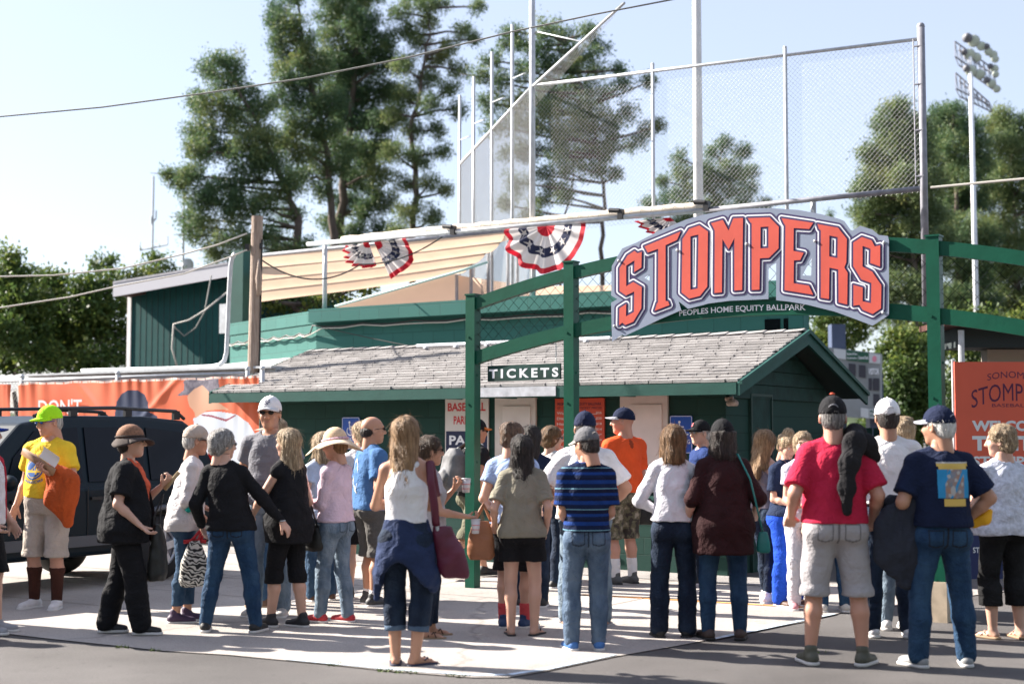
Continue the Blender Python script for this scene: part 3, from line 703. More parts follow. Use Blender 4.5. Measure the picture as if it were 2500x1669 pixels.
tag(m.build('rolled_shade_cloth', m_cream, smooth=True), 'cream shade cloth rolled up and lashed along the steel rail', 'shade cloth')
m = MB()
for i in range(38):
    p = (q0 - Z * .04 + N * .07).lerp(q1 - Z * .04 + N * .07, (i + .5) / 38); rg = [p + N * (.062 * math.cos(q)) + Z * (.062 * math.sin(q)) for q in [2 * math.pi * j / 10 for j in range(11)]]
    m.tube(rg, .003, 4, cap=False)
kid(m, 'tie', m_cabd, rail)['kind'] = 'stuff'
# bunting
m_br, m_bw, m_bn = mat('bunting_red', (0.52, 0.012, 0.03), .75, trans=.35), mat('bunting_white', (0.72, 0.68, 0.66), .75, trans=.35), mat('bunting_navy', (0.012, 0.018, 0.06), .75, trans=.1)
def bunting(cx, cy, Y, rad, a0, a1, squash, label, drop=1.0, seed=0):
    c = at(cx, cy, Y); t = thing('bunting', c, label, 'bunting', 'red white and blue bunting')
    n = 60; bands = [(0, .22, 0), (.22, .46, 1), (.46, .66, 2), (.66, .88, 1), (.88, 1.0, 0)]
    rr = random.Random(seed); ph = rr.uniform(0, 6)
    def P(u, r):
        an = R(a0 + (a1 - a0) * u); fold = math.sin(u * 42 + ph) * .035 * r + math.sin(u * 9 + ph) * .05 * r
        rs = rad * r * squash(u) * (1 + .035 * math.sin(u * 42 + ph) * (r > .3))
        return c + U * rs * math.cos(an) + Z * rs * math.sin(an) * drop + N * (fold * 1.4 + .05)
    for nm, mt, idx in (('red_band', m_br, 0), ('white_band', m_bw, 1), ('navy_band', m_bn, 2)):
        m = MB()
        for r0, r1, k in bands:
            if k != idx: continue
            js = 4; vs = []; fs = []
            for i in range(n + 1):
                for j in range(js + 1): vs.append(P(i / n, r0 + (r1 - r0) * j / js))
            for i in range(n):
                for j in range(js): q = i * (js + 1) + j; fs.append((q, q + 1, q + js + 2, q + js + 1))
            m.add(vs, fs)
        kid(m, nm, mt, t, smooth=True)
    ns = 6
    for i in range(ns):
        u = (i + .5) / ns; pts = []
        for k in range(10):
            q = 2 * math.pi * k / 10 + .3; r_ = .105 if k % 2 == 0 else .042
            pts.append(P(min(1, max(0, u + r_ * math.cos(q) * .62)), .56 + r_ * math.sin(q) * 1.0) + N * .012)
        m = MB(); cpt = P(u, .56) + N * .014; m.add([cpt] + pts, [(0, 1 + k, 1 + (k + 1) % 10) for k in range(10)]); kid(m, 'star', m_bw, t)
bunting(1338, 553, 21.0, .76, -180, 0, lambda u: .86 + .22 * abs(math.sin(math.pi * u)) if True else 1, 'fan of red white and navy bunting spread open in front of the middle rail post', seed=1, drop=.84)
bunting(918, 592, 22.9, .80, -62, 2, lambda u: .86 + .16 * math.sin(math.pi * u), 'half folded fan of bunting hanging from the left end of the rail', seed=2)
bunting(905, 592, 22.95, .58, -179, -70, lambda u: 1.0 - .15 * u, 'bunched small end of bunting beside the left rail post', seed=5, drop=.8)
bunting(1640, 532, 20.0, .55, -175, -60, lambda u: .9, 'scrap of bunting partly hidden by the big name sign', seed=3, drop=.55)
# ------------------------------------------------------------------ shade cloth over the stand
def ribbed(name, quad, n_rib, m, label, sag=.06, cols=22):
    """quad: tl,tr,br,bl"""
    tl, tr, br_, bl_ = quad; vs = []; fs = []; nr = n_rib * 6
    for j in range(nr + 1):
        v = j / nr
        for i in range(cols + 1):
            u = i / cols; p = tl.lerp(tr, u).lerp(bl_.lerp(br_, u), v)
            sg = abs(math.sin(math.pi * v * n_rib)) * sag * (.4 + .6 * math.sin(math.pi * min(1, max(0, u * .9 + .05))))
            vs.append(p - Z * sg)
    for j in range(nr):
        for i in range(cols): a = j * (cols + 1) + i; fs.append((a, a + 1, a + cols + 2, a + cols + 1))
    m_ = MB(); m_.add(vs, fs); return tag(m_.build(name, m, smooth=True), label, 'shade cloth')
m_tan = mat('shade_tan', (0.78, 0.58, 0.42), .85, var=.05, vscale=2.5, trans=.5)
q = (at(632, 625, 26.4), at(1262, 562, 23.2), at(1120, 668, 25.6), at(632, 737, 29.2))
ribbed('shade_canopy', q, 4, m_tan, 'tan ribbed shade canopy stretched over the stand behind the rail', sag=.1)
tl, tr, br_, bl_ = q; m = MB()
for v in (0, .25, .5, .75):
    a, b = tl.lerp(bl_, v), tr.lerp(br_, v); m.tube([a + Z * .012, b + Z * .012], .02 if v else .03, 6)
cn = thing('canopy_frame', tl, 'thin grey pipes carrying the tan shade canopy', 'frame'); kid(m, 'ribs', m_steeld, cn, smooth=True)
m = MB(); m.tube([q[1] + Z * .03, q[2] + Z * .03], .02, 6); kid(m, 'edge_pipe', m_steeld, cn, smooth=True)
q2 = (at(820, 748, 24.2), at(1111, 668, 23.6), at(1111, 742, 23.6), at(822, 752, 24.2))
m = MB(); m.add(q2, [(0, 1, 2, 3)]); tag(m.build('wind_screen', mat('screen_tan', (0.78, 0.56, 0.42), .85, var=.04, vscale=2, trans=.5)), 'pale tan wind screen rising to the right behind the block wall', 'screen')
m = MB(); m.tube([at(818, 748, 24.1), at(1115, 664, 23.5), at(1190, 640, 23.3)], .022, 8); tag(m.build('sloping_pipe', mat('pipe_teal', (0.42, 0.62, 0.58), .5), smooth=True), 'pale teal pipe sloping up along the top of the wind screen', 'pipe')
m = MB(); n = 16; vs = []
for i in range(n + 1):
    u = i / n; px = 1118 + (1500 - 1118) * u; top = 672 + 30 * math.sin(min(1, u * 1.4) * math.pi * .5) - 6 * u; vs += [at(px, top, 25.2 + 1.5 * u), at(px, 760, 25.2 + 1.5 * u)]
m.add(vs, [(2 * i, 2 * i + 1, 2 * i + 3, 2 * i + 2) for i in range(n)]); tag(m.build('wind_screen', MATS['screen_tan']), 'long sagging wind screen behind the mesh right of the grey posts', 'screen')
for px, y0 in ((1115, 670), (1150, 645), (1192, 615), (1240, 590), (1263, 600)):
    m = MB(); a = at(px, y0, 25.0); m.tube([a, Vector((a.x, a.y, 3.3))], .03, 8)
    tag(m.build('fence_post', m_steeld, smooth=True), 'rusty grey fence post carrying the wind screen behind the block wall', 'post', 'posts of the wind screen')
# ------------------------------------------------------------------ backstop netting
m_net = mat('chain_link', (0.42, 0.42, 0.42), .6)
bs = thing('backstop', Wp(4.62, .1, 3.6), 'tall chain link backstop with grey steel posts above the building', 'backstop')
TZ = lambda s: 6.88 + (6.70 - 6.88) * (4.62 - s) / 5.87
m = MB(); fr_ = frame(Wp(4.62, .12), U, Z, N)
chain(m, [(0, 4.6), (5.87, 4.7), (5.87, TZ(-1.25)), (0, TZ(4.62))], fr_, .068, .0014); kid(m, 'chain_link', m_net, bs)
m = MB(); m.tube([Wp(4.62, .1, TZ(4.62)), Wp(-1.25, .1, TZ(-1.25))], .024, 8); kid(m, 'top_rail', m_steel, bs, smooth=True)
for px, r_, top in ((1300, .045, 9.4), (1597, .025, 6.92), (1924, .026, 6.86), (2260, .05, 6.86)):
    s_ = None
    r0 = ray(px, 700); den = r0.x * (-U.y) * -1
    # intersection with the line Wp(s): solve (W0-U s + V*.1) along the ray
    p = onplane(px, 700, Wp(0, .1), N); p.z = 0
    m = MB(); m.tube([p + Z * 3.0, p + Z * top], r_, 12); m.sphere(p + Z * top, r_ * 1.08, 10, 6); kid(m, 'post', m_steel if px < 2200 else m_steeld, bs, smooth=True)
m = MB()
pe = onplane(2252, 700, Wp(0, .06), N); pe.z = 0; m.tube([pe + Z * 4.8 - U * .06, pe + Z * 6.7 - U * .06], .008, 6)
for z in (4.9, 5.5, 6.1, 6.6): m.tube([pe + Z * z - U * .06, pe + Z * z + U * .05], .012, 6)
kid(m, 'tension_bar', m_steeld, bs)
MPX = onplane(1300, 700, Wp(0, .1), N); MPX.z = 0
wd_dir = Vector((-1.33, 6.24, 0)).normalized(); WL = 6.5
fr_ = frame(MPX, wd_dir, Z, wd_dir.cross(Z))
m = MB(); chain(m, [(0, 3.2), (WL, 3.2), (WL, 6.86), (0, 6.86)], fr_, .055, .0022); kid(m, 'side_net', mat('net_grey', (0.24, 0.24, 0.235), .9, spec=.1), bs)
m = MB(); tip = at(1524, 8, 17.45); m.tube([MPX + wd_dir * WL + Z * 6.87, MPX + Z * 6.87], .026, 8); m.tube([MPX + Z * 6.87, tip], .018, 8); kid(m, 'net_beam', m_steel, bs, smooth=True)
for a in (1.45, 3.15, 4.9, 6.4):
    m = MB(); p = MPX + wd_dir * a + U * -.0; m.tube([p + Z * 2.6, p + Z * 8.24], .028, 10); m.tube([p + Z * 7.35, p + Z * 7.32 + U * .45 - Vb * .3], .010, 6); kid(m, 'wing_post', m_steel, bs, smooth=True)
m = MB(); p = MPX + Z * 7.68; m.tube([p, p + Z * .02 + U * .1, (MPX + Z * 6.87).lerp(tip, .586)], .011, 6); kid(m, 'outrigger', m_steel, bs, smooth=True)
fr2 = frame(MPX + Z * 6.87, (tip - MPX - Z * 6.87).normalized(), Z, U); Lt = (tip - MPX - Z * 6.87).length
m = MB(); chain(m, [(0, 0), (Lt * .93, 0), (Lt * .9, -.06), (0, -.36)], fr2, .055, .0017); kid(m, 'overhang_net', MATS['net_grey'], bs)
# tall white flagpole, right cable rail
def pole(name, px, Y, top, r0, r1, m, label, cat='pole', z0=0):
    a = at(px, 1059, Y); mb = MB(); mb.tube([Vector((a.x, a.y, z0)), Vector((a.x, a.y, top))], [r0, r1], 14); return tag(mb.build(name, m, smooth=True), label, cat)
pole('mast', 1710, 23.5, 13, .09, .065, m_white, 'tall white mast rising behind the backstop mesh')
m = MB(); pcr = onplane(2272, 458, Wp(0, -.05), N); far = pcr + U * 4.0; m.tube([pcr, far], .016, 6); tag(m.build('top_cable', m_cabp), 'pale cable running right from the end post of the backstop', 'cable')
# power lines
def wire(pts_px, Y0, Y1, r, m, label, sag=0.0):
    n = len(pts_px); P = [at(x, y, Y0 + (Y1 - Y0) * i / (n - 1)) for i, (x, y) in enumerate(pts_px)]
    mb = MB(); mb.tube(P, r, 5); return tag(mb.build('overhead_wire', m, smooth=True), label, 'cable')
wire([(-60, 290), (0, 285), (250, 262), (500, 228), (750, 190), (1000, 140), (1250, 78), (1450, 36), (1680, -8)], 19, 17, .011, m_cab, 'overhead wire crossing the whole sky from lower left to upper right')
wire([(-60, 678), (0, 675), (130, 672), (300, 655), (450, 620), (530, 598), (603, 570)], 20.6, 20.4, .012, m_cabp, 'upper pale wire running left from the wooden pole')
wire([(-60, 758), (0, 751), (170, 725), (280, 700), (450, 668), (560, 628), (603, 610)], 20.8, 20.4, .011, m_cabp, 'lower pale wire running left from the wooden pole')
# ------------------------------------------------------------------ wooden pole
wp = at(617, 1059, 20.5)
m_wood = mat('pole_wood', (0.27, 0.20, 0.155), .9, col2=(0.42, 0.33, 0.27), vscale=6, stretch=(7, 7, .7), bump=.6, bscale=20)
wpole = thing('wooden_pole', (wp.x, wp.y, 0), 'weathered wooden utility pole left of the shingle roof', 'pole')
m = MB(); m.tube([(wp.x, wp.y, 0), (wp.x, wp.y, 2.4), (wp.x + .03, wp.y, 4.74)], [.095, .09, .083], 16); kid(m, 'pole_shaft', m_wood, wpole, smooth=False)
m = MB(); m.tube([(wp.x + .11, wp.y - .04, 4.4), (wp.x + .1, wp.y - .04, 3.5), (wp.x + .09, wp.y - .04, 2.3)], .012, 6)
m.obox((wp.x - .1, wp.y - .05, 4.28), (.03, 0, 0), (0, .03, 0), (0, 0, .05)); m.obox((wp.x + .1, wp.y - .05, 4.3), (.02, 0, 0), (0, .02, 0), (0, 0, .04)); kid(m, 'fittings', m_cabd, wpole)
m = MB(); m.tube([at(632, y, 20.4) for y in (632, 680, 720)], [.012, .05, .03], 10); kid(m, 'insulator', m_wood, wpole, smooth=True)
cable('cable', sagl(at(630, 628, 20.45), at(880, 645, 22.6), .28) + sagl(at(880, 645, 22.6), at(1080, 578, 22.4), .12)[1:], .012, m_cabd, 'dark green cable sagging from the wooden pole past the tan canopy')
# ------------------------------------------------------------------ dark green press box building at left
D0 = at(279, 681, 34); D1 = at(559, 650, 31.97)
pbx = thing('press_box', Vector((D0.x + 2, D0.y, 0)), 'raised dark green building with pale fascia behind the fence at left', 'building')
m_side = mat('siding_green', (0.007, 0.060, 0.058), .7, spec=.15, var=.1, vscale=3)
a = onplane(322, 760, Vector((D0.x, D0.y, 0)) + Vb * .5, N); b = onplane(566, 760, Vector((D0.x, D0.y, 0)) + Vb * .5, N); a.z = b.z = 0
m = MB(); L = (b - a).length; m.box(0, L, 0, 4, 0, 5.15); o = m.build('wall', m_side); o.location = a; o.rotation_euler.z = math.atan2((b - a).y, (b - a).x); adopt(o, pbx)
m = MB(); k = 0
while k * .2 < L: m.box(k * .2 + .095, k * .2 + .105, -.006, -.001, 2.2, 5.1); k += 1
o = m.build('siding_grooves', mat('groove_dark', (0.003, 0.02, 0.02), .6)); o.location = a; o.rotation_euler.z = math.atan2((b - a).y, (b - a).x); adopt(o, pbx)
m = MB(); p0, p1 = Vector((D0.x, D0.y, 0)), Vector((D1.x, D1.y, 0)); d = (p1 - p0).normalized()
m.prism([(0, 4.87), ((p1 - p0).length, 5.13), ((p1 - p0).length, 5.42), (0, 5.2)], -.03, .0, frame(p0 + N * .03, d, Z, N)); kid(m, 'fascia', mat('fascia_pale', (0.42, 0.42, 0.46), .6), pbx, recalc=True)
m = MB(); m.prism([(0, 5.19), ((p1 - p0).length, 5.41), ((p1 - p0).length, 5.46), (0, 5.24)], -4.6, .04, frame(p0, d, Z, N)); rf = kid(m, 'roof', m_steeld, pbx, recalc=True)
m = MB(); m.prism([(.02, 4.9), (.55, 4.95), (.55, 5.0), (.02, 4.95)], -4.5, -.03, frame(p0, d, Z, N)); kid(m, 'soffit', mat('soffit_brown', (0.09, 0.04, 0.03), .8), pbx, recalc=True)
m = MB(); m.prism([(.0, 4.3), (.03, 4.3), (.03, 5.15), (.0, 5.15)], -4.5, -.02, frame(p0, d, Z, N)); 
m = MB(); m.box(-.13, -.003, -.03, .05, 0, 5.1); o = m.build('corner_trim', m_white); o.location = a; o.rotation_euler.z = math.atan2((b - a).y, (b - a).x); adopt(o, pbx)
m = MB(); m.obox(at(548, 778, 31.9), U * .1, N * .06, Z * .33); kid(m, 'meter_box', m_steel, pbx)
cable('cable', [at(516, 672, 31.6), at(500, 760, 31.6), at(478, 800, 31.6), at(450, 820, 31.6), at(428, 800, 31.6), at(424, 790, 31.6)], .016, m_cab, 'grey cable looping down the dark green wall')
cable('cable', [at(556, 712, 31.5), at(500, 758, 31.5), at(460, 782, 31.5), at(424, 791, 31.5), at(420, 850, 31.5), at(434, 900, 31.5)], .02, m_cabp, 'thick pale cable draped across the dark green wall')
# tall green pilaster and bent conduit
pl_ = at(592, 700, 27.2); m = MB(); m.obox((pl_.x, pl_.y, 2.5), U * .16, Vb * .16, Z * 2.6); tag(m.build('pilaster', m_greenl), 'green square pillar standing behind the wooden pole', 'pillar')
cpts = [(575, 618), (572, 622), (566, 632), (563, 650), (559, 720), (556, 800), (553, 860), (548, 880), (538, 890), (520, 894), (420, 899), (200, 905)]
m = MB(); m.tube([at(x, y, 21.6 + (0 if i < 9 else (i - 8) * .6)) for i, (x, y) in enumerate(cpts)], .035, 10); tag(m.build('bent_conduit', m_steel, smooth=True), 'pale grey pipe bending down beside the wooden pole', 'pipe')
# ------------------------------------------------------------------ left fence with banners
def Bf(s, z=0, t=0): return B(s, t, z)
fence = thing('chain_fence', Bf(10), 'chain link fence with steel rail carrying the orange banners at left', 'fence')
FZ = 2.47
sP = [(BC - onplane(x, 1000, BC, N)).dot(U) for x in (640, 604, 286, 52, -140)]
for s_ in sP: m = MB(); m.tube([Bf(s_), Bf(s_, FZ + .02)], .032, 10); m.sphere(Bf(s_, FZ + .03), .04, 10, 6); kid(m, 'post', m_steel, fence, smooth=True)
m = MB(); m.tube([Bf(sP[1], FZ - .03), Bf(sP[-1], FZ - .03)], .024, 8); kid(m, 'top_rail', m_steel, fence, smooth=True)
m = MB(); chain(m, [(0, .05), (sP[-1] - sP[0], .05), (sP[-1] - sP[0], FZ - .03), (0, FZ - .03)], frame(Bf(sP[0]), -U, Z, N), .08, .0022); kid(m, 'chain_link', m_net, fence)
# low roof edge just behind
m = MB(); obx(m, 7.2, 12.6, .5, .62, 2.42, 2.53); obx(m, 7.2, 12.6, .4, 2.5, 2.53, 2.56); tag(m.build('lean_to_roof', m_steel), 'long grey metal roof edge just behind the banner fence', 'roof')
m = MB(); vs = []; fs = []; n = 60
for i in range(n + 1):
    s_ = 12.2 + 2.6 * i / n; h = .03 * math.sin(i * 1.25)
    vs += [Bf(s_, 2.3 + h, .35), Bf(s_, 2.62 + h, 1.6)]
fs = [(2 * i, 2 * i + 1, 2 * i + 3, 2 * i + 2) for i in range(n)]; m.add(vs, fs); tag(m.build('corrugated_roof', mat('corrugated', (0.62, 0.62, 0.58), .4, trans=.2), smooth=True), 'pale corrugated roof panel at the far left above the banner', 'roof')
# banner mesh with its print as face materials
def inpoly(x, y, P):
    c = False; j = len(P) - 1
    for i in range(len(P)):
        if (P[i][1] > y) != (P[j][1] > y) and x < (P[j][0] - P[i][0]) * (y - P[i][1]) / (P[j][1] - P[i][1]) + P[i][0]: c = not c
        j = i
    return c
def banner(name, x0, x1, ytop, ybot, off, mats, regions, label, st=1.6, amp=.013, seed=0):
    """built on the fence plane; regions: (material index, polygon in picture units)"""
    nx = int((x1 - x0) / st); ny = int((ybot - ytop(x0)) / st); vs = []; fs = []; mi = []
    for i in range(nx + 1):
        px = x0 + (x1 - x0) * i / nx
        yt = ytop(px)
        for j in range(ny + 1):
            py = yt + (ybot - yt) * j / ny; p = onplane(px, py, BC + N * off, N)
            u, v = i / nx, j / ny
            w_ = amp * math.exp(-v * 3.2) * (.45 * math.sin(u * 38 + 3 * math.sin(u * 9) + seed) + .6 * math.sin(u * 91 + 5 * math.sin(u * 13) + 3 * seed)) + amp * .8 * math.sin(u * 14 - v * 7 + seed) * (1 - v * .5) + amp * 1.1 * math.exp(-((u * 3.3 - v * .9 - .8) / .05) ** 2) + amp * 1.1 * math.exp(-((u * 3.3 + v * 1.1 - 2.2) / .06) ** 2)
            vs.append(p + N * (w_ + amp))
    for i in range(nx):
        for j in range(ny):
            a = i * (ny + 1) + j; fs.append((a, a + 1, a + ny + 2, a + ny + 1))
            cx = x0 + (x1 - x0) * (i + .5) / nx; yt = ytop(cx); cy = yt + (ybot - yt) * (j + .5) / ny; k = 0
            for ri, P in regions:
                if inpoly(cx, cy, P): k = ri
            if j < 3 and len(mats) > 6 and math.sin(cx * .9) + math.sin(cx * .31) > -1.1: k = 6
            mi.append(k)
    m = MB(); m.v = vs; m.f = fs; m.mi = mi; o = m.build(name, mats, smooth=True); tag(o, label, 'banner'); return o
cc = lambda cx, cy, rx, ry, a0=0, a1=360, n=24: [(cx + rx * math.cos(R(a0 + (a1 - a0) * i / n)), cy - ry * math.sin(R(a0 + (a1 - a0) * i / n))) for i in range(n + 1)]
m_ban = mat('banner_orange', (0.62, 0.115, 0.04), .5, var=.1, vscale=1.5)
bm_ = [m_ban, mat('print_helmet', (0.02, 0.03, 0.07), .3), mat('print_skin', (0.55, 0.30, 0.19), .5), mat('print_cap', (0.07, 0.06, 0.09), .5, col2=(0.2, 0.18, 0.22), vscale=14), mat('print_jersey', (0.55, 0.60, 0.68), .5, var=.05, vscale=2), mat('print_maroon', (0.25, 0.05, 0.08), .5), mat('banner_hem', (0.72, 0.52, 0.45), .5)]
qz = lambda L: [(x / 3.356, 850 + y / 3.356) for x, y in L]
regs = [(4, qz([(1590,575),(1690,520),(1790,515),(1940,540),(2040,610),(2110,720),(2110,1100),(1900,1100),(1700,900),(1600,700)])),
        (2, qz([(1545,400),(1560,470),(1600,520),(1610,570),(1700,510),(1800,500),(1880,505),(1790,440),(1770,330),(1640,270),(1590,300)])),
        (5, qz([(1660,540),(1740,545),(1860,580),(1940,540),(1935,555),(1860,600),(1740,562),(1660,552)])),
        (3, qz([(1455,390),(1520,340),(1515,270),(1560,240),(1795,235),(1800,330),(1730,370),(1660,300),(1600,330),(1550,385)])),
        (1, qz([(950,540),(960,440),(1000,370),(1060,342),(1130,342),(1190,380),(1215,440),(1225,520),(1290,555),(1290,620),(960,620)]))]
banner('banner', 46, 634, lambda x: 935 - (x - 50) * .031 + 1.0 * math.sin(x * .055) + .7 * math.sin(x * .13), 1130, .07, bm_, regs, 'long orange team banner with DON\'T and two printed players', st=1.5)
banner('banner', -120, 27, lambda x: 938, 1130, .07, [m_ban], [], 'plain end of another orange banner at the left edge of the fence', st=4, seed=2)
fB = frame(Vector((0, 0, 0)), U, Z, N)
m = MB(); pa_, pb_ = onplane(93, 1012, BC + N * .115, N), onplane(200, 973, BC + N * .115, N)
fr3 = frame(Vector((pa_.x, pa_.y, pa_.z)), U, Z, N); text_fit(m, "DON'T", 0, (pb_ - pa_).dot(U), 0, pb_.z - pa_.z, fr3, 0, bold=.015)
tag(m.build('banner_lettering', mat('print_offwhite', (0.66, 0.60, 0.60), .5)), "white printed letters reading DON'T on the orange banner", 'lettering')
# ------------------------------------------------------------------ right banner
wb = at(2330, 883, 13.0); wb2 = at(2602, 883, 13.0)
wel = thing('welcome_banner', Vector((wb.x, wb.y, .25)), 'large orange welcome banner with navy team name at the right edge', 'banner')
zb_, zt_ = .28, wb.z; wL = wb2.x - wb.x
frw = frame(Vector((wb.x, wb.y, 0)), (1, 0, 0), Z, (0, -1, 0))
zy = lambda y: at(2400, y, 13.0).z
ax_ = lambda x: at(x, 1000, 13.0).x - wb.x
m = MB(); m.prism([(0, zy(1300)), (wL, zy(1300)), (wL, zt_), (0, zt_)], -.02, 0, frw); kid(m, 'panel', mat('banner_red', (0.74, 0.12, 0.07), .45, var=.08, vscale=1.2), wel, recalc=True)
m = MB(); m.prism([(0, zb_), (wL, zb_), (wL, zy(1300)), (0, zy(1300))], -.018, -.002, frw); kid(m, 'navy_panel', mat('banner_navy', (0.02, 0.03, 0.12), .5), wel, recalc=True)
m = MB(); xc = ax_(2466)
arc = lambda hgt, half: (lambda a, b, tx, ty: (a, b - hgt * ((a - xc) / half) ** 2))
text_fit(m, 'STOMPERS', ax_(2372), ax_(2560), zy(978), zy(935), frw, .001, bold=.0, warp=arc(.075, .36))
text_fit(m, 'SONOMA', ax_(2412), ax_(2520), zy(922), zy(906), frw, .001, bold=.0, warp=arc(.04, .25))
text_fit(m, 'BASEBALL', ax_(2422), ax_(2510), zy(993), zy(985), frw, .001, bold=.0)
kid(m, 'team_name', mat('banner_ink', (0.10, 0.012, 0.06), .5), wel)
m = MB()
text_fit(m, 'WELCOME', ax_(2372), ax_(2560), zy(1052), zy(1026), frw, .001, bold=.045)
text_fit(m, 'TO THE', ax_(2372), ax_(2560), zy(1100), zy(1063), frw, .001, bold=.05)
text_fit(m, 'STOMPERS', ax_(2372), ax_(2560), zy(1138), zy(1113), frw, .001, bold=.035)
text_fit(m, 'STOMPERS', ax_(2368), ax_(2440), zy(1349), zy(1335), frw, .001, bold=.02)
kid(m, 'white_text', m_whitep, wel)
for x in (0, wL): m = MB(); m.tube([frw(x, 0, -.04), frw(x, zt_ + .02, -.04)], .018, 8); kid(m, 'frame_post', m_steel, wel)
# shed on the right
sh_ = thing('concession_shed', at(2400, 1059, 19), 'dark roofed concession shed beyond the welcome banner', 'building'); sh_.location.z = 0
a = at(2312, 800, 18.6)
m = MB(); x0 = a.x; m.box(x0, x0 + 6, 18.2, 18.9, at(2400, 852, 18.6).z, at(2400, 806, 18.6).z); kid(m, 'roof_band', mat('roof_dark', (0.018, 0.028, 0.03), .7), sh_)
m = MB(); m.box(x0 - .25, x0 + 6, 17.9, 19.0, at(2400, 806, 18.6).z + .002, at(2400, 792, 18.6).z); kid(m, 'roof_edge', mat('roof_rust', (0.09, 0.03, 0.02), .8), sh_)
m = MB(); m.box(at(2410, 860, 18.6).x, x0 + 6, 18.6, 18.85, 0, at(2400, 853, 18.6).z); kid(m, 'wall', mat('shed_beige', (0.42, 0.35, 0.29), .8), sh_)
m = MB(); p = at(2346, 800, 18.0); m.tube([(p.x, p.y, 0), (p.x, p.y, at(2346, 806, 18).z)], .04, 10); kid(m, 'roof_post', m_steel, sh_)
# dark slatted gate right of booth
m = MB(); g0 = B(-.0, 3.3)
sg = thing('board_gate', B(-.6, 3.4), 'dark green board gate beyond the corner of the booth', 'gate')
for k in range(5): m = MB(); m.obox(B(-.12 - k * .16, 3.45, .85), U * .07, Vb * .012, Z * .82); kid(m, 'board', m_green, sg)
m = MB(); [m.obox(B(-.45, 3.48, z), U * .45, Vb * .015, Z * .04) for z in (.3, 1.4)]; kid(m, 'cross_rail', m_green, sg)
# ------------------------------------------------------------------ scoreboard
sbp = at(2110, 1059, 34)
SBD = Vector((1, .32, 0)).normalized() * -1
def sp2(px, py, off=0): return onplane(px, py, Vector((sbp.x, sbp.y, 0)) + Vector((-.31, -.95, 0)) * off, Vector((.31, .95, 0)))
Z7 = lambda x, y: (2000 + x / 5.225, 760 + y / 5.225)
def quad7(mb, L, off, mi=0): mb.add([sp2(*Z7(x, y), off) for x, y in L], [(3, 2, 1, 0)], mi)
sb = thing('scoreboard', Vector((sbp.x, sbp.y, 0)), 'weathered grey scoreboard reading VISITOR beyond the booth gable', 'scoreboard')
m = MB(); P = [sp2(*Z7(x, y)) for x, y in ((110, 455), (780, 535), (780, 1375), (110, 1330))]; bk = [p + Vector((.2, .6, 0)) for p in P]
m.add(P + bk, [(0, 3, 2, 1), (4, 5, 6, 7), (0, 1, 5, 4), (1, 2, 6, 5), (2, 3, 7, 6), (3, 0, 4, 7)]); kid(m, 'cabinet', mat('score_grey', (0.26, 0.28, 0.29), .7, var=.15, vscale=1), sb, recalc=True)
for L, c in (([(185,470),(340,490),(340,612),(185,590)], 'w'), ([(345,492),(488,508),(488,636),(345,618)], 'g'), ([(495,510),(632,528),(632,652),(495,638)], 'g'), ([(636,530),(778,552),(778,668),(636,655)], 'w'), ([(530,1225),(632,1240),(632,1365),(530,1340)], 'w'), ([(640,1240),(778,1250),(778,1368),(640,1358)], 'w')):
    m = MB(); quad7(m, L, .03); kid(m, 'advert_panel', mat('ad_white', (0.55, 0.58, 0.60), .6) if c == 'w' else mat('ad_green', (0.02, 0.10, 0.06), .6), sb)
for L in ([(375,660),(465,672),(465,830),(375,800)], [(505,680),(592,688),(592,848),(505,835)], [(630,850),(672,850),(672,1005),(630,1005)], [(685,850),(766,852),(766,1010),(685,1008)], [(690,1050),(766,1055),(766,1215),(690,1210)]):
    m = MB(); quad7(m, L, .03); kid(m, 'number_window', mat('score_dark', (0.045, 0.045, 0.06), .4), sb)
def tq(s, x0, x1, y0, y1, off, mb, bold=.02):
    text_fit(mb, s, x0, x1, y1, y0, lambda a, b, h: sp2(*Z7(a, b), off), 0, bold=bold)
m = MB(); tq('VISITOR', 628, 764, 725, 805, .04, m, .03); tq('Robert & Son', 352, 482, 525, 555, .04, m); tq('Construction', 352, 482, 580, 605, .04, m); tq('Sonoma Hotel', 503, 625, 565, 610, .04, m)
kid(m, 'lettering', m_whitep, sb)
m = MB(); ctr = sp2(*Z7(705, 610), .04); m.add([ctr] + [sp2(*Z7(705 + 28 * math.cos(R(q)), 605 + 40 * math.sin(R(q))), .04) for q in range(0, 360, 20)], [(0, 1 + k, 1 + (k + 1) % 18) for k in range(18)]); kid(m, 'pink_emblem', mat('pink', (0.7, 0.25, 0.33), .6), sb)
m = MB(); tq('MEDIA SITE', 650, 772, 1255, 1290, .04, m); tq('EXCHANGE', 650, 772, 1305, 1345, .04, m); kid(m, 'green_lettering', MATS['ad_green'], sb)
for x in (232, 700): m = MB(); p = sp2(*Z7(x, 800), -.75); top = sp2(*Z7(232, 160), -.5).z if x < 300 else p.z; m.box(p.x - .17, p.x + .17, p.y - .2, p.y + .2, 0, top); kid(m, 'support', mat('steel_navy', (0.05, 0.07, 0.13), .5), sb)
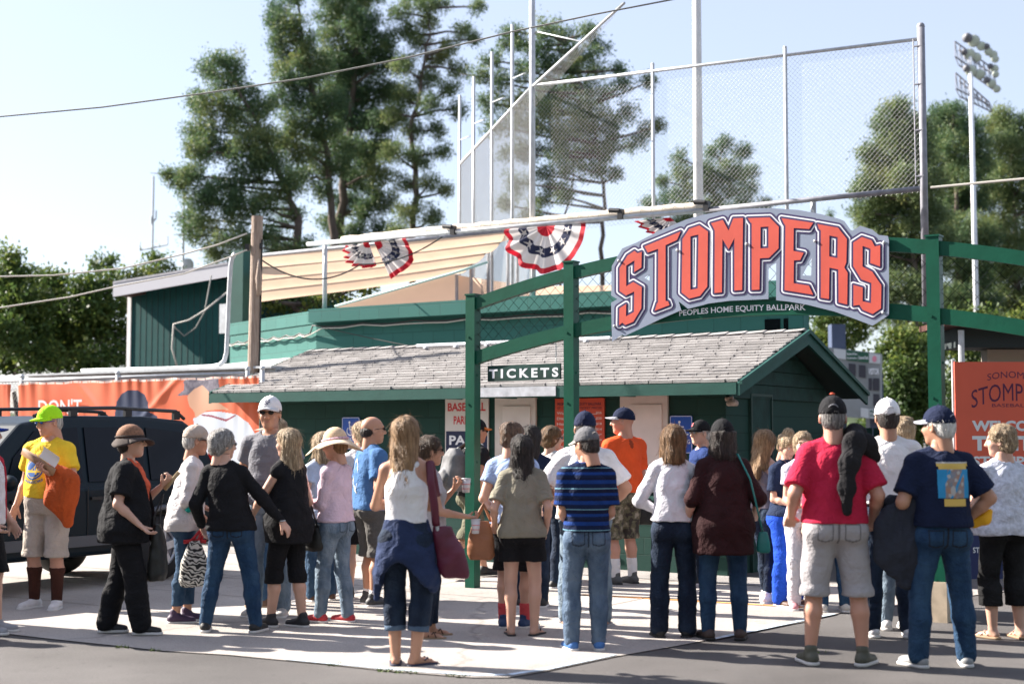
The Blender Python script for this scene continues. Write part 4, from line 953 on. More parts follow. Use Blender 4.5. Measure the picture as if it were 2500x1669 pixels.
# ------------------------------------------------------------------ light tower
lt = at(2391, 1059, 58); LTX, LTY = lt.x, lt.y
tow = thing('light_tower', (LTX, LTY, 0), 'tall white floodlight tower with two tiers of round lamps', 'light tower')
m = MB(); m.tube([(LTX, LTY, 0), (LTX - .05, LTY, at(2385, 120, 58).z)], [.12, .085], 14); kid(m, 'mast', m_whitep, tow, smooth=True)
zz = lambda x, y, Y=58: at(2000 + x / 2.614, y / 2.614, Y)
for (L0, L1, dz) in (((865, 265), (1110, 440), 100), ((870, 465), (1085, 655), 105)):
    m = MB(); a, b = zz(*L0), zz(*L1); off = Vector((.55, 1.3, 0)); drop = Z * (-dz / 2.614 / FPX * 58)
    for q in (0, 1):
        o_ = off * q; m.tube([a + o_, b + o_ - Z * .0], .035, 5); m.tube([a + o_ + drop, b + o_ + (drop if L0[1] < 300 else drop * .15)], .035, 5)
    for i in range(9):
        p = a.lerp(b, i / 8); dd = drop * (1 if L0[1] < 300 else 1 - .85 * i / 8)
        m.tube([p, p + dd], .02, 4); m.tube([p + dd, p + dd + off], .02, 4); m.tube([p, p + dd + (b - a) / 8 * .6], .02, 4)
    kid(m, 'platform', m_steeld, tow)
m_refl = mat('lamp_glass', (0.50, 0.55, 0.45), .25); m_hous = mat('lamp_housing', (0.16, 0.16, 0.18), .5)
for (x, y, r_, ang) in ((985, 262, 36, 0), (1035, 295, 27, 30), (1068, 300, 20, 160), (945, 245, 30, 160), (958, 348, 34, 10), (1003, 368, 28, 10), (925, 335, 20, 170), (1080, 330, 24, 20), (1110, 350, 24, 30), (1122, 378, 22, 20), (968, 452, 34, 0), (1025, 475, 30, 20), (940, 440, 22, 170), (1118, 440, 24, 20), (1125, 475, 20, 30), (1092, 425, 18, 160), (1100, 535, 26, 20), (1070, 512, 20, 160), (1133, 568, 22, 20)):
    p = zz(x, y); rr = 1.15 * r_ / 2.614 / FPX * 58; d = Vector((-.35 + (ang - 10) * .004, -1 if ang < 90 else 1, -.35)).normalized()
    m = MB(); m.tube([p - d * rr * 1.3, p - d * rr * .9, p - d * rr * .3, p + d * rr * .1], [rr * .35, rr * .6, rr * .95, rr], 14); lo = kid(m, 'lamp', m_hous if ang > 90 else mat('lamp_shell', (0.42, 0.43, 0.44), .4), tow, smooth=True)
    m = MB(); m.sphere((0, 0, 0), rr * .95, 12, 6); o = m.build('lamp_lens', m_refl, smooth=True); o.scale = (1, 1, .35); o.rotation_euler = d.to_track_quat('Z', 'Y').to_euler(); o.location = p + d * rr * .08; adopt(o, lo)
# antennas far left
for px, y0, y1, Y, lab in ((375, 430, 640, 60, 'thin tall aerial with cross arms beyond the trees at left'), (450, 430, 650, 55, 'aerial mast with a small square dish left of the pine')):
    a = at(px, y0, Y); b = at(px, y1 + 60, Y); m = MB(); m.tube([a, (a.x, a.y, b.z)], .045, 6)
    if px == 375:
        for yy, w_, sk in ((604, 34, 6), (540, 6, 0)): c = at(px, yy, Y); hw = w_ / FPX * Y; m.tube([c + Vector((-hw, 0, -.12)), c + Vector((hw, 0, .12))], .04, 5); [m.tube([c + Vector((s2 * hw, 0, s2 * .12)), c + Vector((s2 * hw, 0, s2 * .12 + .35))], .03, 4) for s2 in (-1, 1)]
    else:
        c = at(px, 430, Y); m.obox(c, (.3, 0, .2), (0, .05, 0), (-.15, 0, .25)); c = at(px + 8, 648, Y); m.sphere(c, (.25, .1, .3), 8, 6)
    tag(m.build('aerial', mat('aerial_pale', (0.55, 0.58, 0.60), .5)), lab, 'antenna')
# ================================================================== vegetation
def leaf_mat(name, c1, c2, c3, sc=.5):
    m = bpy.data.materials.new(name); m.use_nodes = True; t = m.node_tree; b = t.nodes['Principled BSDF']
    b.inputs['Roughness'].default_value = .55; b.inputs['Specular IOR Level'].default_value = .35
    g = t.nodes.new('ShaderNodeNewGeometry'); r = t.nodes.new('ShaderNodeValToRGB')
    e = r.color_ramp.elements; e[0].position = 0; e[0].color = (*c1, 1); e[1].position = 1; e[1].color = (*c3, 1); x = e.new(.55); x.color = (*c2, 1)
    n = t.nodes.new('ShaderNodeTexNoise'); n.inputs['Scale'].default_value = sc; n.inputs['Detail'].default_value = 3; tc = t.nodes.new('ShaderNodeTexCoord'); t.links.new(tc.outputs['Object'], n.inputs['Vector'])
    mx = t.nodes.new('ShaderNodeMath'); mx.operation = 'MULTIPLY_ADD'; mx.inputs[1].default_value = .45; t.links.new(g.outputs['Random Per Island'], mx.inputs[0])
    m2 = t.nodes.new('ShaderNodeMapRange'); m2.inputs[1].default_value = .3; m2.inputs[2].default_value = .7; m2.inputs[3].default_value = 0; m2.inputs[4].default_value = .55; t.links.new(n.outputs['Fac'], m2.inputs[0]); t.links.new(m2.outputs[0], mx.inputs[2])
    t.links.new(mx.outputs[0], r.inputs[0]); t.links.new(r.outputs[0], b.inputs['Base Color'])
    tr = t.nodes.new('ShaderNodeBsdfTranslucent'); ms = t.nodes.new('ShaderNodeMixShader'); ms.inputs[0].default_value = .38; t.links.new(r.outputs[0], tr.inputs[0])
    t.links.new(b.outputs[0], ms.inputs[1]); t.links.new(tr.outputs[0], ms.inputs[2]); t.links.new(ms.outputs[0], t.nodes['Material Output'].inputs[0]); return m
m_pine = leaf_mat('pine_needles', (0.045, 0.10, 0.06), (0.10, 0.165, 0.07), (0.27, 0.28, 0.09), .45)
m_pine2 = leaf_mat('pine_needles_light', (0.07, 0.12, 0.06), (0.14, 0.20, 0.08), (0.32, 0.32, 0.11), .5)
m_leaf = leaf_mat('broad_leaves', (0.035, 0.07, 0.022), (0.08, 0.13, 0.03), (0.27, 0.28, 0.05), .5)
m_bark = mat('bark', (0.075, 0.055, 0.045), .95, col2=(0.14, 0.11, 0.09), vscale=3, stretch=(3, 3, .6), bump=.5, bscale=8)
def foliage(blobs, dens, leaf, seed, aspect=2.2, flat=.75, kk=9):
    """blobs: (centre, radius). leaf-sized quads gathered in tufts near the clump surfaces"""
    rs = np.random.RandomState(seed); Vs = []
    for c, r in blobs:
        nt_ = max(6, int(dens * r * r))
        d = rs.normal(size=(nt_, 3)); d /= np.linalg.norm(d, axis=1)[:, None]
        rad = r * (0.45 + .62 * rs.rand(nt_) ** .6)
        rad *= 1 + .28 * np.sin(d[:, 0] * 5 + seed + c[0]) * np.cos(d[:, 2] * 4 + c[2])
        T = np.array(c)[None] + d * rad[:, None] * np.array([1, 1, flat])[None]
        k = kk; tc = np.repeat(T, k, axis=0); td = np.repeat(d, k, axis=0)
        off = rs.normal(size=(len(tc), 3)) * leaf * 1.35; P = tc + off
        ax = rs.normal(size=(len(tc), 3)) + td * .7 + np.array([0, 0, .45]); ax /= np.linalg.norm(ax, axis=1)[:, None]
        s = rs.normal(size=(len(tc), 3)); s -= ax * (s * ax).sum(1)[:, None]; s /= np.linalg.norm(s, axis=1)[:, None]
        L = leaf * (.6 + .9 * rs.rand(len(tc)))[:, None]; w = L / aspect
        q = np.stack([P - s * w * .5, P + ax * L * .5 - s * w * .35 + s * .0, P + ax * L, P + s * w * .5 + ax * L * .35], 1)
        Vs.append(q.reshape(-1, 3))
    V = np.concatenate(Vs); F = np.arange(len(V)).reshape(-1, 4); return V, F
def tree(name, label, trunk, blobs_px, Y, lm, seed, leaf=.17, dens=95,  group=None, depth=1.0, aspect=2.2, cat='tree', limbs=True, rt=.35, sub=3, core=.72):
    """trunk: list of picture points from the foot up; blobs_px: (x, y, r) clump centres in displayed-picture units"""
    base = atd(trunk[0][0], trunk[0][1], Y); base.z = 0
    t = thing(name, base, label, cat, group); rr = random.Random(seed)
    tp = [base] + [atd(x, y, Y) for x, y in trunk[1:]]
    pr = []
    for i, (a, b) in enumerate(zip(tp, tp[1:])):
        for k in range(4): pr.append(a.lerp(b, k / 4) + Vector((rr.uniform(-.08, .08), rr.uniform(-.08, .08), 0)))
    pr.append(tp[-1]); m = MB(); n = len(pr)
    m.tube(pr, [rt * .5 * (1 - .88 * i / (n - 1)) for i in range(n)], 9)
    trk = kid(m, 'trunk', m_bark, t, smooth=True)
    bl = []; lm_ = MB()
    for (x, y, r) in blobs_px:
        rw = r * K / FPX * Y; dy = rr.uniform(-1, 1) * rw * 1.5 * depth; c = atd(x, y, Y + dy)
        pine = name == 'pine_tree'; bl.append((tuple(c), rw * (core if pine else .80)))
        for k in range(9 if pine else sub):
            d = Vector((rr.gauss(0, 1), rr.gauss(0, 1), rr.gauss(0, .8))).normalized() * rw * (rr.uniform(.55, 1.15) if pine else rr.uniform(.6, 1.05)); bl.append((tuple(c + d), rw * (rr.uniform(.17, .36) if pine else rr.uniform(.26, .48))))
        if limbs:
            q = min(pr[2:], key=lambda p: (p - c).length + max(0, p.z - c.z + rw * .3) * 2); mid = q.lerp(c, .5) + Z * rr.uniform(-.3, .25) * rw
            lm_.tube([q, mid, c, c + (c - mid) * .35], [.055 + .04 * rt, .045, .03, .01], 5)
    if limbs: adopt(lm_.build('limbs', m_bark, smooth=True), trk)
    V, F = foliage(bl, dens * (3.8 if pine else 2.6), leaf * (.50 if pine else .70), seed, aspect, kk=12); o = np_obj('crown', V - np.array(base)[None], F, lm, t)
    return t
# left pine (spreading), two tall ones, the ones behind the net, right group
T1 = [(470,160,22),(500,140,26),(540,150,28),(520,185,36),(455,240,30),(495,235,38),(560,215,34),(590,250,38),(540,275,42),(470,300,40),(450,345,32),(415,425,26),(390,400,14),(440,400,34),(500,345,44),(560,330,44),(600,310,40),(455,460,40),(510,430,46),(570,400,48),(620,370,46),(430,500,22),(440,540,26),(480,520,34),(540,490,44),(600,470,44),(650,430,40),(490,575,34),(550,560,44),(615,540,40),(665,500,30),(650,570,34),(700,575,30),(620,600,30)]
tree('pine_tree', 'broad dark pine at the left with its lowest boughs near the wooden pole', [(688,640),(690,600),(680,500),(655,420),(610,330),(560,230),(520,150)], T1, 54, m_pine, 11, leaf=.2, dens=120, group='tall pines behind the ballpark', rt=.42)
T2 = [(640,20,26),(665,-10,24),(632,45,24),(665,55,34),(640,95,30),(690,90,32),(650,135,32),(700,130,38),(650,180,34),(700,185,42),(740,160,36),(660,230,38),(715,240,44),(690,290,46),(740,300,40),(650,330,36),(700,350,44),(735,390,36),(690,410,34),(760,240,36),(745,440,26),(780,380,34)]
tree('pine_tree', 'tall narrow pine second from the left whose top leaves the picture', [(768,640),(766,560),(762,450),(745,320),(715,180),(690,60),(680,-40)], T2, 57, m_pine, 12, leaf=.2, dens=120, group='tall pines behind the ballpark', rt=.4)
T3 = [(770,-10,40),(810,20,40),(850,-5,36),(760,40,36),(830,60,48),(790,100,50),(860,100,44),(770,150,46),(830,160,52),(885,150,36),(790,215,52),(850,220,50),(900,210,34),(800,275,52),(860,285,46),(905,270,30),(790,340,46),(845,350,48),(885,330,30),(820,410,44),(870,400,34),(795,470,34),(840,480,36),(760,510,26),(880,460,28),(815,540,34),(870,530,28),(700,600,34),(750,590,38),(800,590,34),(850,585,30),(650,620,28)]
tree('pine_tree', 'tallest dense pine at the middle of the left group', [(772,660),(775,560),(790,430),(800,300),(815,160),(820,40),(820,-60)], T3, 60, m_pine, 13, leaf=.21, dens=125, group='tall pines behind the ballpark', rt=.5)
T4 = [(940,-5,26),(975,15,22),(1010,10,16),(920,30,26),(985,50,24),(930,75,28),(1060,75,22),(1030,110,20),(960,100,26),(1000,135,28),(1050,160,24),(925,150,28),(975,180,30),(1030,205,24),(935,225,30),(985,240,28),(905,260,24),(1050,250,22),(950,300,26),(1000,300,22),(905,350,28),(960,360,30),(1015,350,20),(925,420,26),(985,420,24),(1020,440,14),(940,490,30),(990,500,24),(910,530,22),(1000,550,18),(1095,15,14),(1090,90,12)]
tree('pine_tree', 'open lacy pine just left of the backstop with sky through its crown', [(948,640),(945,560),(955,420),(945,300),(965,180),(985,80),(990,0)], T4, 58, m_pine2, 14, leaf=.19, dens=115, core=.85, group='tall pines behind the ballpark', rt=.34)
T5 = [(1340,240,30),(1350,310,30),(1300,320,34),(1400,310,22),(1260,250,34),(1310,160,30),(1290,430,22),(1345,390,24),(1380,350,24),(1095,175,22),(1130,140,22),(1180,75,24),(1160,105,18),(1200,100,28),(1250,75,28),(1240,110,32),(1290,85,34),(1350,70,18),(1375,110,24),(1330,130,36),(1270,150,44),(1210,160,36),(1370,160,24),(1150,190,32),(1120,235,28),(1180,235,40),(1245,220,46),(1310,200,44),(1370,215,38),(1430,200,22),(1420,160,12),(1140,290,30),(1195,290,40),(1260,285,48),(1330,280,46),(1390,280,38),(1440,260,24),(1485,190,14),(1480,300,18),(1510,290,16),(1455,330,22),(1400,340,28),(1340,345,34),(1280,350,34),(1220,345,36),(1175,350,26),(1245,400,26),(1300,395,22),(1380,385,18),(1410,400,14),(1190,420,28),(1240,460,26),(1290,450,18),(1210,500,28),(1160,470,20)]
tree('pine_tree', 'tall pine seen through the backstop mesh left of the white mast', [(1382,700),(1378,600),(1385,480),(1375,360),(1350,240),(1320,140),(1300,90)], T5, 52, m_pine, 15, leaf=.18, dens=105, group='tall pines behind the ballpark', rt=.2)
tree('pine_tree', 'thin pine trunk leaning behind the mesh beside the main post', [(1285,680),(1290,560),(1310,420),(1320,340)], [(1262,430,16),(1320,360,24),(1230,520,22),(1200,560,20)], 53, m_pine2, 25, leaf=.18, dens=95, rt=.14, group='tall pines behind the ballpark')
T6 = [(1660,330,20),(1700,350,24),(1640,355,24),(1615,390,28),(1670,395,36),(1720,400,22),(1560,365,20),(1560,400,28),(1600,430,34),(1655,440,38),(1710,440,32),(1520,415,12),(1535,455,28),(1580,475,34),(1490,465,16),(1640,480,34),(1700,490,36),(1750,470,14),(1500,500,18),(1560,510,30),(1740,510,24),(1610,520,34)]
tree('pine_tree', 'small round topped pine behind the foot of the white mast', [(1640,620),(1640,540),(1640,440),(1655,350)], T6, 66, m_pine, 16, leaf=.2, dens=110, group='tall pines behind the ballpark', rt=.25)
T7 = [(2040,255,18),(2065,245,18),(2030,285,28),(2075,285,32),(2110,300,30),(1985,350,14),(2005,365,22),(2050,335,44),(2100,350,44),(2020,400,40),(2080,410,50),(1990,430,28),(1965,440,12),(2040,465,48),(2100,470,44),(1980,490,30),(2020,530,44),(2080,540,50),(2125,420,40),(2130,500,40),(1990,560,36),(2050,600,48),(2110,610,44),(2060,660,44),(2120,680,40),(2160,560,40),(2040,720,34),(2090,740,38)]
tree('pine_tree', 'light green pine behind the right end of the name sign', [(2095,900),(2095,800),(2100,600),(2085,420),(2060,270)], T7, 56, m_pine2, 17, leaf=.22, dens=115, core=.95, group='right hand pines', rt=.4)
T8 = [(2150,262,20),(2190,255,24),(2170,290,34),(2215,290,30),(2140,320,34),(2190,335,44),(2235,330,32),(2160,385,46),(2215,395,44),(2250,370,26),(2180,450,48),(2230,460,44),(2150,510,44),(2210,530,48),(2250,560,40),(2170,590,46),(2230,630,48),(2190,680,44),(2250,700,40)]
tree('pine_tree', 'dark rounded pine right of the backstop end post', [(2205,900),(2200,700),(2195,500),(2185,290)], T8, 62, m_pine, 18, leaf=.21, dens=120, core=.95, group='right hand pines', rt=.45)
T9 = [(2300,270,26),(2270,290,20),(2330,290,32),(2290,330,38),(2350,335,38),(2275,380,34),(2325,395,46),(2370,400,38),(2290,450,46),(2350,470,46),(2280,520,40),(2335,550,48),(2380,540,40),(2300,610,46),(2170,750,46),(2230,780,46),(2290,770,46),(2340,780,46),(2130,760,40),(2190,700,40),(2390,690,44),(2240,560,40),(2260,640,44),(2360,640,46),(2290,690,40),(2345,710,44),(2390,330,34),(2400,450,40)]
tree('pine_tree', 'olive green pine at the right edge behind the light tower', [(2335,900),(2335,700),(2330,500),(2315,300)], T9, 64, m_pine2, 19, leaf=.21, dens=120, core=.95, group='right hand pines', rt=.45)
# undergrowth on the right: leafy bushes, ivy wall
TB1 = [(1900,740,30),(1930,700,30),(1880,780,28),(1960,760,36),(1920,790,30),(1985,720,30),(1870,700,24)]
tree('leafy_tree', 'leafy dark green tree behind the gable under the name sign', [(1925,900),(1925,800),(1930,720)], TB1, 44, m_leaf, 31, leaf=.16, dens=170, aspect=1.5, rt=.15)
TB2 = [(2060,860,36),(2100,830,40),(2050,910,34),(2095,900,40),(2120,870,34),(2040,820,30),(2075,780,34),(2125,930,34),(2060,960,36),(2110,970,34),(2130,800,34),(2000,980,30),(2040,1000,30),(2085,1010,30)]
tree('leafy_bush', 'sunlit green bush right of the scoreboard', [(2085,1000),(2085,950),(2085,860)], TB2, 40, m_leaf, 32, leaf=.16, dens=180, aspect=1.4, cat='bush', rt=.12)
TB3 = [(2190,790,30),(2220,830,34),(2200,880,34),(2240,780,30),(2195,930,30),(2230,900,30),(2170,960,26),(2270,830,24),(2290,780,30),(2250,740,34),(2340,740,34),(2200,740,34)]
tree('leafy_bush', 'dark bush between the right green post and the welcome banner', [(2210,1000),(2210,900),(2220,820)], TB3, 42, m_leaf, 33, leaf=.16, dens=170, aspect=1.5, cat='bush', rt=.12)
# left wood behind the fence
groups = [([(20,600,24),(45,640,34),(0,640,40),(20,700,48),(70,690,40),(10,770,50),(70,760,46),(30,830,44),(85,820,40)], 'rounded dark tree at the left edge with a small pointed top'),
          ([(95,640,22),(125,650,30),(100,700,40),(150,700,36),(120,760,46),(165,770,40),(130,825,40),(175,830,36)], 'dense dark tree second from the left edge'),
          ([(185,670,22),(215,660,24),(250,650,24),(200,710,38),(245,705,34),(215,765,42),(262,765,34),(225,825,38),(275,820,32),(290,690,22),(300,750,26)], 'tree with sunlit yellowish top beside the raised green building'),
          ([(330,630,18),(370,625,22),(400,640,20),(350,660,24),(420,650,18),(300,640,16),(360,600,12),(220,612,8),(250,600,10)], 'wispy light tree top showing above the raised green building')]
for i, (bl, lab) in enumerate(groups):
    cx = sum(b[0] for b in bl) / len(bl)
    tree('leafy_tree', lab, [(cx, 900), (cx, 820), (cx, 720)], bl, (40, 42, 41, 50)[i], m_leaf, 40 + i, leaf=.17, dens=190 if i < 3 else 110, aspect=1.5, rt=.2, group='trees behind the banner fence', sub=3)
tree('leafy_bush', 'dark bush under the tan canopy left of the first rail post', [(690,760),(690,720),(690,700)], [(640,700,24),(680,690,26),(720,690,22),(610,690,20),(840,655,16),(800,665,18),(760,675,20)], 33, m_leaf, 51, leaf=.13, dens=190, aspect=1.5, cat='bush', rt=.06)
tree('conifer', 'tiny far conifer top just above the name sign', [(1903,560),(1903,510),(1904,485)], [(1903,490,7),(1903,503,10),(1903,517,12),(1903,530,14)], 90, m_pine, 52, leaf=.16, dens=150, rt=.1, sub=1, cat='tree')
# ================================================================== dark sport utility vehicle
def suv():
    near = Vector((-3.83, 15.6, 0)); axf = Vector((-.53, -.85, 0)).normalized(); lat = Vector((-.85, .53, 0)).normalized()   # lat: towards the far side
    o0 = near + lat * .82            # mid-rear-axle
    t = thing('parked_car', o0, 'dark blue sport utility car with roof rails parked before the banner fence', 'car')
    t.rotation_euler.z = math.atan2(axf.y, axf.x)
    # local: x forward from the rear axle, y left(+), z up. near side = -y or +y ?
    s_near = 1 if Vector((-axf.y, axf.x, 0)).dot(lat) < 0 else -1
    pt = mat('car_paint', (0.0015, 0.009, 0.016), .4, spec=.25); gl = mat('car_glass', (0.002, 0.003, 0.006), .12, spec=.2); tr = mat('car_trim', (0.10, 0.105, 0.12), .4, metal=.4); rb = mat('rubber', (0.015, 0.015, 0.016), .8); al = mat('alloy', (0.55, 0.56, 0.60), .35, metal=.5)
    def add(mb, name, m, par=None, **k):
        o = mb.build(name, m, par or t, **k); return o
    low = [(-.92, .48), (-.95, .75), (-.93, 1.02), (-.2, 1.06), (2.4, 1.06), (3.25, .98), (3.62, .85), (3.68, .6), (3.66, .42)]
    def arch(cx, r=.42, n=10): return [(cx + r * math.cos(R(180 - 180 * i / n)), .34 + r * math.sin(R(180 - 180 * i / n))) for i in range(n + 1)]
    und = [(3.66, .36)] + arch(2.75)[::-1] + arch(0)[::-1] + [(-.9, .40)]
    body = low + und
    m = MB(); m.prism(body[::-1], -.86, .86, lambda a, b, h: Vector((a, h * (1 - .06 * max(0, b - .8)), b))); bd = add(m, 'body', pt, recalc=True)
    bv = bd.modifiers.new('bevel', 'BEVEL'); bv.width = .05; bv.segments = 3; bv.limit_method = 'ANGLE'; bv.angle_limit = R(50)
    top = [(-.90, 1.02), (-.86, 1.25), (-.70, 1.62), (-.50, 1.74), (.1, 1.785), (1.2, 1.78), (1.75, 1.70), (2.1, 1.42), (2.55, 1.05)]
    m = MB()
    hw = lambda z: .84 - .20 * max(0, (z - 1.02)) / .76
    n = len(top); vs = [(x, -hw(z), z) for x, z in top] + [(x, hw(z), z) for x, z in top]
    fs = [(i, i + 1, i + 1 + n, i + n) for i in range(n - 1)] + [tuple(range(n))[::-1], tuple(range(n, 2 * n))]
    m.add(vs, fs); cb = add(m, 'cabin', pt, recalc=True); bv = cb.modifiers.new('bevel', 'BEVEL'); bv.width = .045; bv.segments = 3; bv.limit_method = 'ANGLE'; bv.angle_limit = R(30)
    for sd in (-1, 1):
        for L in ([(-.66, 1.10), (-.50, 1.60), (.12, 1.66), (.16, 1.10)], [(.24, 1.10), (.21, 1.66), (.98, 1.66), (1.02, 1.10)], [(1.10, 1.10), (1.07, 1.66), (1.62, 1.62), (1.92, 1.36), (2.05, 1.10)]):
            m = MB(); m.prism(L if sd > 0 else L, -.006, .006, lambda a, b, h, sd=sd: Vector((a, sd * (hw(b) + .010 + h), b))); add(m, 'window', gl, recalc=True)
        m = MB(); m.obox((1.4, sd * .875, .50), (1.0, 0, 0), (0, .014, 0), (0, 0, .055)); m.obox((-.68, sd * .86, .52), (.26, 0, 0), (0, .02, 0), (0, 0, .1)); m.obox((3.4, sd * .86, .52), (.22, 0, 0), (0, .02, 0), (0, 0, .1)); add(m, 'side_trim', tr)
        m = MB()
        for cx in (0, 2.75):
            pts = arch(cx, .455, 14); m.tube([(a, sd * .865, b) for a, b in pts], .035, 6)
        add(m, 'wheel_flare', tr, smooth=True)
        m = MB(); m.tube([(-.55, sd * .60, 1.76), (-.42, sd * .60, 1.845), (.5, sd * .60, 1.87), (1.3, sd * .60, 1.85), (1.55, sd * .60, 1.77)], .02, 8)
        for x in (-.42, .3, 1.05): m.obox((x, sd * .60, 1.80), (.045, 0, 0), (0, .02, 0), (0, 0, .05))
        add(m, 'roof_rail', m_black, smooth=False)
        for cx in (0, 2.75):
            y0 = sd * .76; m = MB(); prof = [(.20, -.11), (.30, -.115), (.345, -.09), (.358, -.03), (.358, .03), (.345, .09), (.30, .115), (.20, .11)]
            nn = 32; vs = []; fs = []
            for i in range(nn):
                a = 2 * math.pi * i / nn
                for r_, w_ in prof: vs.append((cx + r_ * math.cos(a), y0 + w_, .358 + r_ * math.sin(a)))
            q = len(prof)
            for i in range(nn):
                for j in range(q - 1): fs.append((i * q + j, i * q + j + 1, ((i + 1) % nn) * q + j + 1, ((i + 1) % nn) * q + j))
            m.add(vs, fs); tw = add(m, 'wheel', rb, smooth=True, recalc=True)
            m = MB(); m.tube([(cx, y0 - .05, .358), (cx, y0 + .05, .358)], .215, 28)
            yo = y0 + sd * .075
            rim = MB(); rim.tube([(cx + .205 * math.cos(a), yo, .358 + .205 * math.sin(a)) for a in [2 * math.pi * i / 28 for i in range(29)]], .02, 6, cap=False)
            rim.tube([(cx, yo - .04 * sd, .358), (cx, yo + .03 * sd, .358)], .065, 16)
            for i in range(5):
                a = 2 * math.pi * i / 5 + .4; e = Vector((math.cos(a), 0, math.sin(a))); pz = Vector((-e.z, 0, e.x))
                rim.obox(Vector((cx, yo, .358)) + e * .125, e * .085, pz * .042, (0, .018, 0))
            m.build('wheel_hub', m_steeld, tw); rim.build('rim', al, tw, smooth=False)
        m = MB(); m.obox((.95, sd * .865, .93), (.07, 0, 0), (0, .018, 0), (0, 0, .015)); m.obox((1.95, sd * .865, .93), (.07, 0, 0), (0, .018, 0), (0, 0, .015)); add(m, 'door_handle', m_black)
        for x in (.19, 1.06, 2.2): m = MB(); m.obox((x, sd * .866, .78), (.004, 0, 0), (0, .002, 0), (0, 0, .27)); add(m, 'door_gap', m_black)
        m = MB(); m.obox((-.92, sd * .72, 1.2), (.03, 0, 0), (0, .07, 0), (0, 0, .2)); add(m, 'tail_light', mat('tail_red', (0.3, 0.01, 0.01), .2))
        m = MB(); m.sphere((2.15, sd * .99, 1.12), (.07, .12, .08), 10, 6); add(m, 'wing_mirror', pt, smooth=True)
    m = MB(); m.obox((-.99, 0, .50), (.07, 0, 0), (0, .86, 0), (0, 0, .12)); m.obox((3.72, 0, .5), (.07, 0, 0), (0, .86, 0), (0, 0, .12)); add(m, 'bumper', tr)
suv()
